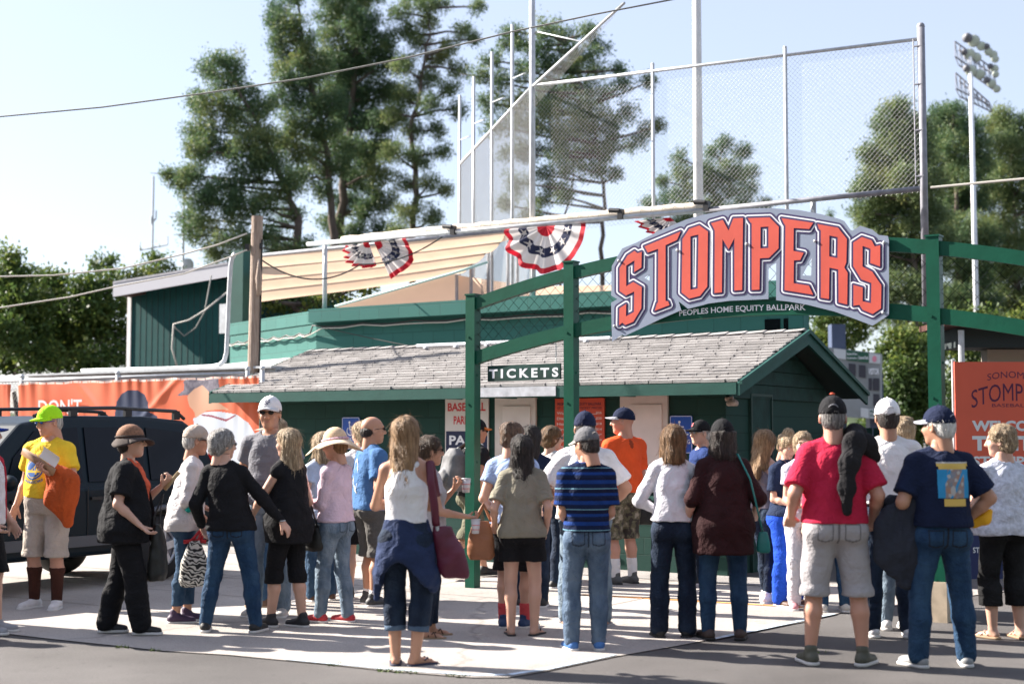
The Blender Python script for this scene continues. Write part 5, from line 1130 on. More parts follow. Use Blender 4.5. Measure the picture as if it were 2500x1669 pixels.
# ================================================================== PEOPLE
class Field:
    def __init__(s, lo, hi, h):
        s.lo = np.array(lo, np.float32); s.h = h; n = np.ceil((np.array(hi) - s.lo) / h).astype(int) + 1
        s.n = n; s.F = np.full(n, .5, np.float32)
        s.ax = [s.lo[i] + h * np.arange(n[i], dtype=np.float32) for i in range(3)]
    def put(s, fn, lo, hi, k=.02, op='u', pad=.05):
        a = [max(0, int((lo[i] - pad - s.lo[i]) / s.h)) for i in range(3)]; b = [min(s.n[i], int((hi[i] + pad - s.lo[i]) / s.h) + 2) for i in range(3)]
        if any(b[i] <= a[i] for i in range(3)): return
        sl = tuple(slice(a[i], b[i]) for i in range(3))
        X = s.ax[0][a[0]:b[0]][:, None, None]; Y = s.ax[1][a[1]:b[1]][None, :, None]; Z_ = s.ax[2][a[2]:b[2]][None, None, :]
        d = fn(X, Y, Z_); f = s.F[sl]
        if op == 'u':
            h = np.maximum(k - np.abs(f - d), 0) / k if k > 0 else 0; s.F[sl] = np.minimum(f, d) - h * h * k * .25
        elif op == 's':
            d = -d; h = np.maximum(k - np.abs(f - d), 0) / k; s.F[sl] = np.maximum(f, d) + h * h * k * .25
        elif op == 'i': s.F[sl] = np.maximum(f, d)
    def cone(s, a, b, r1, r2, k=.02, op='u', sq=(1, 1, 1), clip=False):
        a, b = np.array(a, float), np.array(b, float); R_ = max(r1, r2); q = 1 / np.array(sq)
        A, B_ = a * q, b * q; ba = B_ - A; L2 = max(1e-9, ba @ ba)
        def fn(X, Y, Z_):
            x, y, z = X * q[0] - A[0], Y * q[1] - A[1], Z_ * q[2] - A[2]
            t = np.clip((x * ba[0] + y * ba[1] + z * ba[2]) / L2, 0, 1)
            dd = (np.sqrt((x - t * ba[0]) ** 2 + (y - t * ba[1]) ** 2 + (z - t * ba[2]) ** 2) - (r1 + (r2 - r1) * t)) * min(sq)
            if clip: dd = np.maximum(dd, ((x * ba[0] + y * ba[1] + z * ba[2]) / L2 - 1) * math.sqrt(L2))
            return dd
        m = max(sq) * R_; s.put(fn, np.minimum(a, b) - m, np.maximum(a, b) + m, k, op)
    def ell(s, c, r, k=.02, op='u', rot=0.0):
        c = np.array(c, float); r = np.array(r, float); cr, sr = math.cos(rot), math.sin(rot)
        def fn(X, Y, Z_):
            x, y, z = X - c[0], Y - c[1], Z_ - c[2]
            if rot: y, z = y * cr + z * sr, -y * sr + z * cr
            k0 = np.sqrt((x / r[0]) ** 2 + (y / r[1]) ** 2 + (z / r[2]) ** 2); k1 = np.sqrt((x / r[0] ** 2) ** 2 + (y / r[1] ** 2) ** 2 + (z / r[2] ** 2) ** 2) + 1e-6
            return k0 * (k0 - 1) / k1
        m = max(r) if rot else r; s.put(fn, c - m, c + m, k, op)
    def stack(s, zs, a, b, cx, cy, k=.02, p=2.3):
        zs = np.array(zs); zz = np.linspace(zs[0], zs[-1], 60); ker = np.array([.1, .2, .4, .2, .1])
        def sm(v): v = np.interp(zz, zs, v); w = np.concatenate([[v[0]] * 2, v, [v[-1]] * 2]); return np.convolve(w, ker, 'valid')
        A, B_, CX, CY = sm(a), sm(b), sm(cx), sm(cy)
        def fn(X, Y, Z_):
            z = np.clip(Z_, zs[0], zs[-1]); f = lambda v: np.interp(z.ravel(), zz, v).reshape(z.shape)
            aa, bb = f(A), f(B_); x = np.abs(X - f(CX)) / aa; y = np.abs(Y - f(CY)) / bb
            d = ((x ** p + y ** p) ** (1 / p) - 1) * np.minimum(aa, bb)
            dz = np.maximum(zs[0] - Z_, Z_ - zs[-1])
            return np.maximum(d, dz)
        lo = (min(np.array(cx) - np.array(a)), min(np.array(cy) - np.array(b)), zs[0]); hi = (max(np.array(cx) + np.array(a)), max(np.array(cy) + np.array(b)), zs[-1])
        s.put(fn, lo, hi, k)
    def mesh(s):
        F = s.F; nx, ny, nz = F.shape; S = F < 0
        c = np.zeros((nx - 1, ny - 1, nz - 1), np.uint8)
        for i in (0, 1):
            for j in (0, 1):
                for k in (0, 1): c += S[i:nx - 1 + i, j:ny - 1 + j, k:nz - 1 + k]
        act = (c > 0) & (c < 8); I = np.nonzero(act); n = len(I[0]); idx = np.full(act.shape, -1, np.int32); idx[I] = np.arange(n)
        P = np.zeros((n, 3), np.float32); cnt = np.zeros(n, np.float32)
        cor = {}
        for i in (0, 1):
            for j in (0, 1):
                for k in (0, 1): cor[i, j, k] = F[I[0] + i, I[1] + j, I[2] + k]
        for ax in range(3):
            for u in (0, 1):
                for v in (0, 1):
                    a = [0, 0, 0]; o = [x for x in range(3) if x != ax]; a[o[0]] = u; a[o[1]] = v; b = list(a); b[ax] = 1
                    fa, fb = cor[tuple(a)], cor[tuple(b)]; m = (fa < 0) != (fb < 0)
                    t = np.where(m, fa / np.where(m, fa - fb, 1), 0)
                    p = np.zeros((n, 3), np.float32); p[:, ax] = t; p[:, o[0]] = u; p[:, o[1]] = v
                    P += p * m[:, None]; cnt += m
        P = P / np.maximum(cnt, 1)[:, None] + np.stack(I, 1); V = s.lo + P * s.h
        Q = []
        for ax in range(3):
            o = [x for x in range(3) if x != ax]; sl0 = [slice(None)] * 3; sl1 = [slice(None)] * 3; sl0[ax] = slice(0, -1); sl1[ax] = slice(1, None)
            s0, s1 = S[tuple(sl0)], S[tuple(sl1)]; m = s0 != s1
            mm = np.zeros_like(m); inner = [slice(None)] * 3; inner[o[0]] = slice(1, -1); inner[o[1]] = slice(1, -1); mm[tuple(inner)] = m[tuple(inner)]
            E = np.stack(np.nonzero(mm), 1)
            if not len(E): continue
            d0 = np.zeros(3, int); d0[o[0]] = 1; d1 = np.zeros(3, int); d1[o[1]] = 1
            g = lambda q: idx[q[:, 0], q[:, 1], q[:, 2]]
            q = np.stack([g(E - d0 - d1), g(E - d1), g(E), g(E - d0)], 1)
            fl = s0[tuple(E.T)]
            if ax == 1: fl = ~fl
            q = np.where(fl[:, None], q, q[:, ::-1]); Q.append(q)
        return V, np.concatenate(Q)
def vnorm(V, Q):
    a = V[Q[:, 2]] - V[Q[:, 0]]; b = V[Q[:, 3]] - V[Q[:, 1]]; n = np.cross(a, b); N_ = np.zeros_like(V)
    for k in range(4):
        for i in range(3): N_[:, i] += np.bincount(Q[:, k], n[:, i], len(V))
    return N_ / (np.linalg.norm(N_, axis=1)[:, None] + 1e-9)
def ridg(P): return 1 - 2 * np.abs(NZ(P))
def wrinkle(V, Q, amp, seed, stretch=(7, 7, 14), zlo=None):
    n = vnorm(V, Q); w = NZ(V * 3.0 + seed * 7.3)[:, None] * .5
    P = V * np.array(stretch) + seed * 5.1 + w * 2
    d = .55 * ridg(P) * .5 + .35 * NZ(P * 2.1) + .5 * NZ(V * 5 + seed)
    # slanting drape folds
    P2 = np.stack([(V[:, 0] + V[:, 2] * .45) * 9, V[:, 1] * 6, (V[:, 2] - V[:, 0] * .3) * 3.2], 1) + seed * 3.3
    d = d + .6 * ridg(P2) * .5
    return V + n * (d * amp)[:, None].astype(np.float32)
def unit(v): v = np.array(v, float); return v / (np.linalg.norm(v) + 1e-9)
def ik(a, c, l1, l2, pole):
    a, c = np.array(a, float), np.array(c, float); d = c - a; L = np.linalg.norm(d); L2 = min(L, (l1 + l2) * .998)
    if L > L2: c = a + d / L * L2; L = L2
    u = unit(d); x = (l1 * l1 - l2 * l2 + L * L) / (2 * L); h = math.sqrt(max(0, l1 * l1 - x * x)); p = np.array(pole, float); p = unit(p - u * (p @ u))
    return a + u * x + p * h, c
def rotz(a): c, s = math.cos(a), math.sin(a); return np.array([[c, -s, 0], [s, c, 0], [0, 0, 1.]])
def rotx(a): c, s = math.cos(a), math.sin(a); return np.array([[1, 0, 0], [0, c, -s], [0, s, c]])
def roty(a): c, s = math.cos(a), math.sin(a); return np.array([[c, 0, s], [0, 1, 0], [-s, 0, c]])
def head_mesh(sex, sc):
    f = Field((-.11, -.13, -.17), (.11, .15, .135), .0058)
    w = .075 if sex == 'm' else .071
    f.ell((0, -.012, .03), (w, .097, .088), .03); f.ell((0, .022, -.03), (w * .82, .068, .085), .03)
    f.ell((0, .062, -.088), (.026, .022, .022), .03)
    f.ell((.034, .058, -.022), (.024, .026, .028), .02); f.ell((-.034, .058, -.022), (.024, .026, .028), .02)
    f.cone((0, .086, .022), (0, .107, -.02), .008, .0125, .012)
    f.cone((.008, .098, -.024), (-.008, .098, -.024), .009, .009, .008)
    f.cone((-.036, .078, .034), (.036, .078, .034), .010, .010, .016)
    for s in (-1, 1):
        f.ell((s * .031, .094, .014), (.016, .014, .010), .008, 's')
        f.ell((s * (w + .003), -.006, -.008), (.009, .019, .030), .006)
        f.ell((s * (w + .009), .001, -.006), (.004, .010, .017), .004, 's')
    f.cone((-.018, .083, -.051), (.018, .083, -.051), .0065, .0065, .007); f.cone((-.016, .081, -.060), (.016, .081, -.060), .0065, .0065, .006)
    f.cone((0, -.028, -.05), (0, -.045, -.16), .058 if sex == 'm' else .050, .056 if sex == 'm' else .048, .025)
    V, Q = f.mesh(); return V * sc, Q
_hm = {}
def hand_mesh(curl=.35, side=1, thumb=.5):
    """wrist at origin, fingers along -Z, palm facing +Y... thumb towards +X*side"""
    key = (round(curl, 2), side)
    if key in _hm: return _hm[key]
    f = Field((-.08, -.075, -.215), (.08, .095, .05), .0042)
    f.cone((0, 0, .03), (0, 0, -.02), .025, .022, .01, sq=(1.15, .8, 1))
    f.cone((0, .002, -.025), (0, .004, -.075), .034, .036, .015, sq=(1.1, .42, 1))
    L = (.070, .078, .073, .058); X = (.030, .010, -.011, -.030)
    for i in range(4):
        x = X[i] * side; p = np.array([x, .004, -.086]); ang = curl * (.7 + .12 * i)
        for sgm, fr_ in enumerate((.44, .32, .26)):
            d = np.array([x * .35, math.sin(ang), -math.cos(ang)]); d = unit(d); q = p + d * L[i] * fr_
            f.cone(p, q, .0098 - .0009 * sgm, .0092 - .0009 * sgm, .004); p = q; ang += curl * (1.0 + .1 * i)
    p = np.array([.030 * side, .004, -.030]); q = p + np.array([.024 * side, .012, -.028]); r_ = q + np.array([.010 * side, .012 + .02 * curl, -.030])
    f.cone(p, q, .015, .0125, .012); f.cone(q, r_, .0115, .009, .004)
    _hm[key] = f.mesh(); return _hm[key]
def basis_to(dz, fy):
    """3x3 whose -Z axis goes to dz and +Y close to fy"""
    z = -unit(dz); y = np.array(fy, float); y = unit(y - z * (y @ z)); x = np.cross(y, z); return np.stack([x, y, z], 1)
def skin_mat(name, c):
    m = mat(name, c, .5, var=.08, vscale=6); b = m.node_tree.nodes['Principled BSDF']; b.inputs['Subsurface Weight'].default_value = .12; b.inputs['Subsurface Radius'].default_value = (.02, .008, .004); return m
SK = {'p': skin_mat('skin_pale', (0.58, 0.34, 0.25)), 't': skin_mat('skin_tan', (0.46, 0.24, 0.155)), 'd': skin_mat('skin_red', (0.52, 0.27, 0.19))}
def cloth(name, c, **k):
    k.setdefault('var', .1); k.setdefault('vscale', 5); k.setdefault('bump', .35); k.setdefault('bscale', 55); 
    new = name not in MATS; m = mat(name, c, .88, spec=.2, **k)
    if new: add_folds(m)
    return m
def denim(name, c, c2): return add_folds(mat(name, c, .85, col2=c2, vscale=7, stretch=(1.6, 1.6, .8), bump=.45, bscale=70, detail=7, spec=.2), 8, .045, .6)
J = {'mid': denim('denim_mid', (0.020, 0.050, 0.105), (0.055, 0.105, 0.17)), 'light': denim('denim_light', (0.10, 0.15, 0.21), (0.24, 0.30, 0.36)), 'dark': denim('denim_dark', (0.008, 0.014, 0.030), (0.020, 0.034, 0.062)), 'faded': denim('denim_faded', (0.055, 0.09, 0.15), (0.12, 0.17, 0.24)), 'blue': denim('denim_blue', (0.012, 0.036, 0.085), (0.032, 0.075, 0.14))}
def stripes(name, base, bands, period, soft=False):
    """horizontal woven stripes by height"""
    m = add_folds(mat(name, base, .88, bump=.3, bscale=55, spec=.2)); t = m.node_tree; b = t.nodes['Principled BSDF']; tc = t.nodes.new('ShaderNodeTexCoord'); sp = t.nodes.new('ShaderNodeSeparateXYZ'); t.links.new(tc.outputs['Object'], sp.inputs[0])
    mo = t.nodes.new('ShaderNodeMath'); mo.operation = 'PINGPONG' if soft else 'WRAP'
    if soft: mo.inputs[1].default_value = period
    else: mo.inputs[1].default_value = period; mo.inputs[2].default_value = 0
    t.links.new(sp.outputs['Z'], mo.inputs[0]); dv = t.nodes.new('ShaderNodeMath'); dv.operation = 'DIVIDE'; dv.inputs[1].default_value = period; t.links.new(mo.outputs[0], dv.inputs[0])
    r = t.nodes.new('ShaderNodeValToRGB'); r.color_ramp.interpolation = 'CONSTANT'; e = r.color_ramp.elements; e[0].position = 0; e[0].color = (*base, 1); e[1].position = .999; e[1].color = (*base, 1)
    for p, c in bands: x = e.new(p); x.color = (*c, 1)
    t.links.new(dv.outputs[0], r.inputs[0]); t.links.new(r.outputs[0], b.inputs['Base Color']); return m
def camo():
    m = add_folds(mat('camouflage', (0.10, 0.085, 0.065), .88, bump=.3, bscale=50)); t = m.node_tree; b = t.nodes['Principled BSDF']; tc = t.nodes.new('ShaderNodeTexCoord')
    n = t.nodes.new('ShaderNodeTexNoise'); n.inputs['Scale'].default_value = 14; n.inputs['Detail'].default_value = 2.5; t.links.new(tc.outputs['Object'], n.inputs['Vector'])
    r = t.nodes.new('ShaderNodeValToRGB'); r.color_ramp.interpolation = 'CONSTANT'; e = r.color_ramp.elements; e[0].color = (0.045, 0.035, 0.03, 1); e[0].position = 0; e[1].position = .43; e[1].color = (0.11, 0.10, 0.06, 1)
    for p, c in ((.52, (0.20, 0.17, 0.12)), (.6, (0.33, 0.29, 0.22))): x = e.new(p); x.color = (*c, 1)
    t.links.new(n.outputs['Fac'], r.inputs[0]); t.links.new(r.outputs[0], b.inputs['Base Color']); return m
def strands(V, Nn, Q, hk, seed, hat):
    rs = np.random.RandomState(seed); k = {'short': 500, 'bald': 150, 'thin': 200, 'curly': 900}.get(hk, 1100); k = k // 2 if hat and hk != 'long' else k
    i = rs.randint(0, len(V), k); p = V[i] + Nn[i] * .001; n = Nn[i]; cur = hk in ('curly', 'short', 'thin', 'bald', 'updo')
    g = np.array([0, -.15, -1.0]) + rs.normal(size=(k, 3)) * (.7 if hk == 'curly' else .28); t = g - n * (g * n).sum(1)[:, None]; t /= np.linalg.norm(t, axis=1)[:, None] + 1e-6
    L = (.012 + .02 * rs.rand(k) if cur else .03 + .06 * rs.rand(k))[:, None] / 3; w = (.0011 + .0011 * rs.rand(k))[:, None]; s = np.cross(t, n); lift = (.10 + .35 * rs.rand(k) ** 3)[:, None]
    rows = []; q = p
    for j in range(4):
        ww = w * (1 - .28 * j); rows += [q - s * ww, q + s * ww]; d = t + n * lift * (.8 - .3 * j) + rs.normal(size=(k, 3)) * .12; q = q + d * L
    A = np.stack(rows, 1).reshape(-1, 3); b = (np.arange(k) * 8)[:, None]; F = np.concatenate([b + np.array([[2 * j, 2 * j + 1, 2 * j + 3, 2 * j + 2]]) for j in range(3)]) + len(V)
    return np.concatenate([V, A]), np.concatenate([Q, F])
HAIRM = {}
def hair_mat(name, c1, c2):
    m = mat('hair_' + name, c1, .55, col2=c2, vscale=13, stretch=(5, 5, .55), bump=1.0, bscale=30, detail=7, spec=.4, island=.35); return m
HR = {'grey': hair_mat('grey', (0.22, 0.20, 0.19), (0.62, 0.60, 0.57)), 'white': hair_mat('white', (0.5, 0.48, 0.45), (0.75, 0.74, 0.72)), 'blond': hair_mat('blond', (0.26, 0.17, 0.09), (0.66, 0.50, 0.32)), 'brown': hair_mat('brown', (0.045, 0.026, 0.016), (0.15, 0.09, 0.055)), 'salt': hair_mat('salt', (0.05, 0.045, 0.045), (0.26, 0.24, 0.23)), 'dark': hair_mat('dark', (0.012, 0.009, 0.008), (0.05, 0.035, 0.03)), 'chest': hair_mat('chestnut', (0.10, 0.05, 0.02), (0.36, 0.20, 0.09)), 'hblond': hair_mat('honey', (0.20, 0.11, 0.05), (0.48, 0.30, 0.16))}
PEOPLE = {}
seedc = [0]
def person(px, py, H, yaw, label, sex='m', skin='p', girth=1.0, belly=0.0, feet=((-.11, 0, 0), (.11, 0, 0)), hands=None, curl=(.4, .4), head=(0, 0), lean=0.0, side=0.0,
           hair=('short', 'brown'), hat=None, top=None, legs=None, shoe=('sneaker', 'white_shoe', (0.7, 0.7, 0.7)), glasses=None, socks=None, group='people in the ticket queue', eyes=False, pole=None, knee=None, feet_z=None, loc=None, palm=None, over=None, shadow=False):
    """feet: (x, y, yaw deg) left then right; hands: wrist points (x,y,z) left, right in units of a 1.75 m figure; yaw 0 = back to the camera, 90 = facing left"""
    seedc[0] += 1; seed = seedc[0]; sc = H / 1.75
    p = ground(px, py) if loc is None else Vector(loc)
    root = thing('person', (p.x, p.y, 0), label, 'person', group, rz=R(yaw)); root.scale = (sc, sc, sc)
    P = {}
    hipz = .905; g = 1 + (girth - 1) * .82
    hip = [np.array([s * .088 * (g ** .5), 0, hipz]) + np.array([side * 0, 0, 0]) for s in (-1, 1)]
    ank, kn = [], []
    for i in (0, 1):
        fx, fy, fyaw = feet[i]; az = .085 + (feet_z[i] if feet_z else 0); a = np.array([fx, fy, az]); fw = rotz(R(fyaw)) @ np.array([0, 1, 0])
        k_, a = ik(hip[i], a, .42, .405, fw if knee is None else knee[i]); ank.append(a); kn.append(k_)
    chest_z = 1.42; lt = math.tan(lean); st = math.tan(side)
    sh = [np.array([s * (.166 if sex == 'm' else .146) * (.86 + .14 * g), (chest_z - hipz) * lt, chest_z - .026]) + np.array([(chest_z - hipz) * st, 0, 0]) for s in (-1, 1)]
    hands = hands or ((-.27, .03, .86), (.27, .03, .86)); el, wr = [], []
    for i in (0, 1):
        s = (-1, 1)[i]; pl = pole[i] if pole and pole[i] is not None else (s * .35, -1, -.15)
        e, w_ = ik(sh[i], hands[i], .295, .255, pl); el.append(e); wr.append(w_)
    nk = np.array([(1.49 - hipz) * st, (1.49 - hipz) * lt, 1.49]); hc = nk + np.array([.13 * st, .02 + .10 * lt, .152 - .0])
    hR = rotz(R(head[0])) @ rotx(R(-head[1]))
    # ---- body
    lo = np.min(np.array(ank + kn + el + wr + sh + [(-.25, -.2, 0)]), 0) - .16; hi = np.max(np.array(ank + kn + el + wr + sh + [(.25, .2, 1.5)]), 0) + .16; lo[2] = -.01; hi[2] = 1.56
    B_ = Field(lo, hi, .0105)
    gb = .5 + .5 * g
    if sex == 'm': zs = [.84, .92, .99, 1.07, 1.17, 1.27, 1.37, 1.43, 1.47]; ta = [.142, .158, .152, .144, .150, .160, .155, .122, .062]; tb = [.10, .118, .115, .110, .115, .122, .115, .092, .065]
    else: zs = [.84, .92, .99, 1.07, 1.17, 1.27, 1.37, 1.43, 1.47]; ta = [.148, .168, .150, .126, .130, .140, .136, .108, .055]; tb = [.10, .122, .112, .098, .105, .122, .108, .085, .058]
    ta = np.array(ta) * (1 + (g - 1) * np.array([1, 1, 1.1, 1.3, 1.15, .75, .35, .1, 0])); tb = np.array(tb) * (1 + (g - 1) * np.array([1, 1, 1.1, 1.3, 1.2, 1.0, .8, .4, .2]))
    cy = (np.array(zs) - hipz) * lt + belly * np.array([.1, .35, .75, 1, .8, .3, 0, 0, 0]); cx = (np.array(zs) - hipz) * st
    tb = tb + belly * np.array([.1, .35, .75, 1, .8, .3, 0, 0, 0]) * .8
    B_.stack(zs, ta, tb, cx, cy, .03)
    if sex == 'f':
        for s in (-1, 1): B_.ell((s * .068 + cx[5], cy[5] + tb[5] * .68, 1.26), (.062 * gb, .05 * gb, .06), .03)
    B_.cone(nk + [0, -.012, -.06], nk + [0, .0, .05], .058, .052, .03)
    tr_ = .086 * gb; kr = .056 * gb; ar_ = (.052 if sex == 'm' else .043) * gb; fr_ = (.042 if sex == 'm' else .035) * gb; wrs = .0265 if sex == 'm' else .0235
    for i in (0, 1):
        s = (-1, 1)[i]
        B_.cone(hip[i] + [0, 0, -.02], kn[i], tr_, kr, .03); m_ = kn[i] * .66 + ank[i] * .34 + np.array([0, -.016, 0])
        B_.cone(kn[i], m_, kr * .95, .056 * gb, .02); B_.cone(m_, ank[i], .055 * gb, .036, .02)
        B_.ell(hip[i] + [0, -.05, -.02], (.085 * g, .075 * g, .09), .03)
        fw = rotz(R(feet[i][2])) @ np.array([0, 1, 0]); za = ank[i][2]
        B_.cone(ank[i] + [0, 0, -.01], ank[i] - fw * .03 + [0, 0, -.048], .036, .031, .015); B_.cone(ank[i] + fw * .01 + [0, 0, -.045], ank[i] + fw * .13 + [0, 0, -.060], .032, .022, .015); 
        for q in range(4):
            sd = rotz(R(feet[i][2])) @ np.array([(q - 1.5) * .017, .125, 0]); B_.cone(ank[i] + sd + [0, 0, -.062], ank[i] + sd * 1.30 + [0, 0, -.068], .012, .010, .008)
        B_.cone(nk + np.array([s * .05, 0, -.035]), sh[i], .048, ar_ * 1.1, .03)
        B_.cone(sh[i], el[i], ar_ * 1.08, ar_ * .82, .025); mf = el[i] * .7 + wr[i] * .3
        B_.cone(el[i], mf, ar_ * .80, fr_, .015); B_.cone(mf, wr[i], fr_, wrs, .015)
    V, Q = B_.mesh(); parts = [(V, Q)]
    hv, hq = head_mesh(sex, 1.0); HS = 1.09; parts.append(((hR @ hv.T).T * HS + hc, hq))
    HB = []
    for i in (0, 1):
        s = (-1, 1)[i]; v, q = hand_mesh(curl[i], -s)
        d = wr[i] - el[i]; fy = (0, -s * 0 + 1, .2) if abs(unit(d)[1]) < .75 else (0, .2, 1)
        pf = (-s, .25, 0) if unit(d)[2] < -.75 else ((0, .1, 1) if palm is None or palm[i] is None else palm[i])
        if palm and palm[i] is not None: pf = palm[i]
        Mh = basis_to(d, pf); HB.append((Mh, wr[i])); parts.append(((Mh @ v.T).T + wr[i], q))
    o = 0; VV = []; QQ = []
    for v, q in parts: VV.append(v); QQ.append(q + o); o += len(v)
    np_obj('body', np.concatenate(VV), np.concatenate(QQ), SK[skin], root, True)
    # ---- trousers / shorts
    if legs:
        kind, lm, hem = legs[:3]; fl = legs[3] if len(legs) > 3 else .0; wz = legs[4] if len(legs) > 4 else 1.03
        off = {'jeans': .011, 'shorts': .024, 'capri': .012, 'pants': .020, 'tight': .007, 'skirt': .02}[kind]
        L_ = Field(lo - .03, hi + .03, .0095)
        zi = [z for z in zs if z < wz] + [wz]; f_ = lambda v: np.interp(zi, zs, v)
        L_.stack(zi, f_(ta) + off, f_(tb) + off, f_(cx), f_(cy), .03)
        for i in (0, 1):
            L_.ell(hip[i] + [0, -.05, -.02], (.088 * g + off, .078 * g + off, .095), .035)
            if hem > kn[i][2] + .02:
                t = (hip[i][2] - hem) / (hip[i][2] - kn[i][2]); e = hip[i] + (kn[i] - hip[i]) * t
                L_.cone(hip[i] + [0, 0, -.02], e, tr_ + off, tr_ * (1 - t) + kr * t + off + fl, .03)
            else:
                e = ank[i] if hem <= .1 else kn[i] + (ank[i] - kn[i]) * min(1, (kn[i][2] - hem) / max(.05, kn[i][2] - ank[i][2]))
                L_.cone(hip[i] + [0, 0, -.02], kn[i], tr_ + off, kr + off * 1.1 + fl * .3, .03)
                mid = kn[i] * .6 + e * .4 + np.array([0, -.012, 0]); L_.cone(kn[i], mid, kr + off * 1.1 + fl * .3, .056 * gb + off + fl * .6, .02)
                tt = min(1, max(0, (kn[i][2] - hem) / .38)); L_.cone(mid, e + [0, 0, -.0], .055 * gb + off + fl * .6, (.055 * (1 - tt) + .042 * tt) * gb + off + fl, .02)
        hz = hem if hem > .1 else .035
        L_.F = np.maximum(L_.F, (hz - L_.ax[2])[None, None, :])
        V, Q = L_.mesh(); amp = {'jeans': .0085, 'shorts': .008, 'capri': .006, 'pants': .011, 'tight': .0045, 'skirt': .006}[kind]
        V = wrinkle(V, Q, amp, seed, (6, 6, 17)); tr_o = np_obj({'shorts': 'shorts'}.get(kind, 'trousers'), V, Q, lm, root, True)
        P['legs'] = tr_o
    if socks:
        cs, hz_ = socks; f = Field(lo, (hi[0], hi[1], .6), .01)
        for i in (0, 1):
            m_ = kn[i] * .66 + ank[i] * .34 + np.array([0, -.016, 0])
            if hz_ > .2: f.cone(kn[i] * .9 + ank[i] * .1, m_, kr * .97 + .004, .0595 * gb, .02); f.cone(m_, ank[i], .059 * gb, .041, .02)
            f.cone(ank[i] + [0, 0, .12], ank[i] + [0, 0, -.03], .043, .043, .02)
        f.F = np.maximum(f.F, (f.ax[2] - hz_)[None, None, :]); v, q = f.mesh(); np_obj('socks', v, q, cs, root, True)
    # ---- top
    def make_top(top, extra=0.0, opening=0.0, nm=None):
        kind, tm, hem = top[:3]; loose = top[3] if len(top) > 3 else .012; sl = top[4] if len(top) > 4 else .5
        T_ = Field(lo - .04, hi + .05, .0095); off = .012 + extra
        zi = np.array([hem, hem + .05] + [z for z in zs if z > hem + .08]); a_ = np.interp(zi, zs, ta) + off; b_ = np.interp(zi, zs, tb) + off; cx_ = np.interp(zi, zs, cx); cy_ = np.interp(zi, zs, cy)
        cap_a = max(a_[zi > 1.2].max() * .93, 0); cap_b = b_[zi > 1.2].max() * .95
        wgt = np.clip((1.30 - zi) / .25, 0, 1); la = min(1, loose / .02)
        a_ = a_ + wgt * (loose + np.maximum(0, cap_a - a_) * la); b_ = b_ + wgt * (loose + np.maximum(0, cap_b - b_) * la)
        if kind == 'tank': a_ = np.where(zi > 1.36, a_ * .72, a_); 
        T_.stack(zi, a_, b_, cx_, cy_, .025)
        for s in (-1, 1):
            if hem < .95: T_.ell(hip[0 if s < 0 else 1] + [0, -.05, -.02], (.088 * g + .022 + extra, .078 * g + .026 + extra, .095), .04)
        T_.F = np.maximum(T_.F, (hem - T_.ax[2])[None, None, :])
        if sex == 'f':
            for s in (-1, 1): T_.ell((s * .068 + cx[5], cy[5] + tb[5] * .68, 1.26), (.062 * gb + .01, .05 * gb + .012, .062 + .008), .035)
        for i in (0, 1):
            s = (-1, 1)[i]
            if kind == 'tank':
                T_.cone(nk + np.array([s * .07, -.04, -.06]), nk + np.array([s * .085, .02, -.055]), .03, .03, .02); continue
            T_.cone(nk + np.array([s * .055, 0, -.035]), sh[i], .056, ar_ * 1.1 + off, .03)
            so_ = off + (.012 if kind in ('tee', 'polo') else .006)
            if kind == 'sleeveless': continue
            if sl <= 1: e = sh[i] + (el[i] - sh[i]) * sl; T_.cone(sh[i], e, ar_ * 1.08 + off, ar_ * .9 + so_ + (.010 if kind in ('tee', 'polo') else 0), .03, clip=True)
            else:
                T_.cone(sh[i], el[i], ar_ * 1.08 + off, ar_ * .84 + so_, .03); e = el[i] + (wr[i] - el[i]) * (sl - 1); T_.cone(el[i], e, ar_ * .82 + so_, (fr_ + (wrs - fr_) * (sl - 1)) + so_ * .8, .015)
        # neck opening
        T_.cone(nk + [0, .008, -.015], nk + [0, .02, .12], .060 if sex == 'm' else .066, .075, .01, 's')
        if kind == 'tank': T_.ell(nk + [0, .10, -.06], (.07, .08, .09), .01, 's')
        if opening: T_.put(lambda X, Y, Z_: np.where(Y > .02 + 0 * Z_, np.abs(X) - opening, np.abs(X) + (.02 - Y) * 3 ), (-.3, 0, hem - .1), (.3, .4, 1.6), .01, 's')
        V, Q = T_.mesh(); amp = {'tank': .0045, 'sleeveless': .008}.get(kind, .0085) * (1.3 + loose * 14)
        V = wrinkle(V, Q, amp, seed + 40, (7, 7, 9)); ob_ = np_obj(nm or {'tee': 'shirt', 'polo': 'polo_shirt', 'long': 'long_sleeved_top', 'tank': 'tank_top'}.get(kind, 'blouse'), V, Q, tm, root, True)
        if kind == 'polo':
            f = Field(nk - .13, nk + .13, .008); f.cone(nk + [0, -.004, -.03], nk + [0, -.002, .012], .076, .066, .01); f.F = np.maximum(f.F, -( .0 + (f.ax[2] - (nk[2] - .03)))[None, None, :]); f.F = np.maximum(f.F, (f.ax[2] - (nk[2] + .018))[None, None, :]); v, q = f.mesh(); np_obj('collar', v, q, tm, root, True)
        return ob_
    if top: P['top'] = make_top(top)
    if over: P['over'] = make_top(over[0], .014, over[1], over[2])
    # ---- shoes
    kind, sname, scol = shoe[:3]
    smt = mat(sname, scol, .6, var=.12, vscale=14, bump=.2, bscale=40); sole = mat('sole_' + (shoe[3] if len(shoe) > 3 else 'white'), {'white': (.62, .6, .58), 'black': (.02, .02, .02), 'tan': (.3, .2, .12), 'navy': (0.015, 0.02, 0.05)}[shoe[3] if len(shoe) > 3 else 'white'], .7)
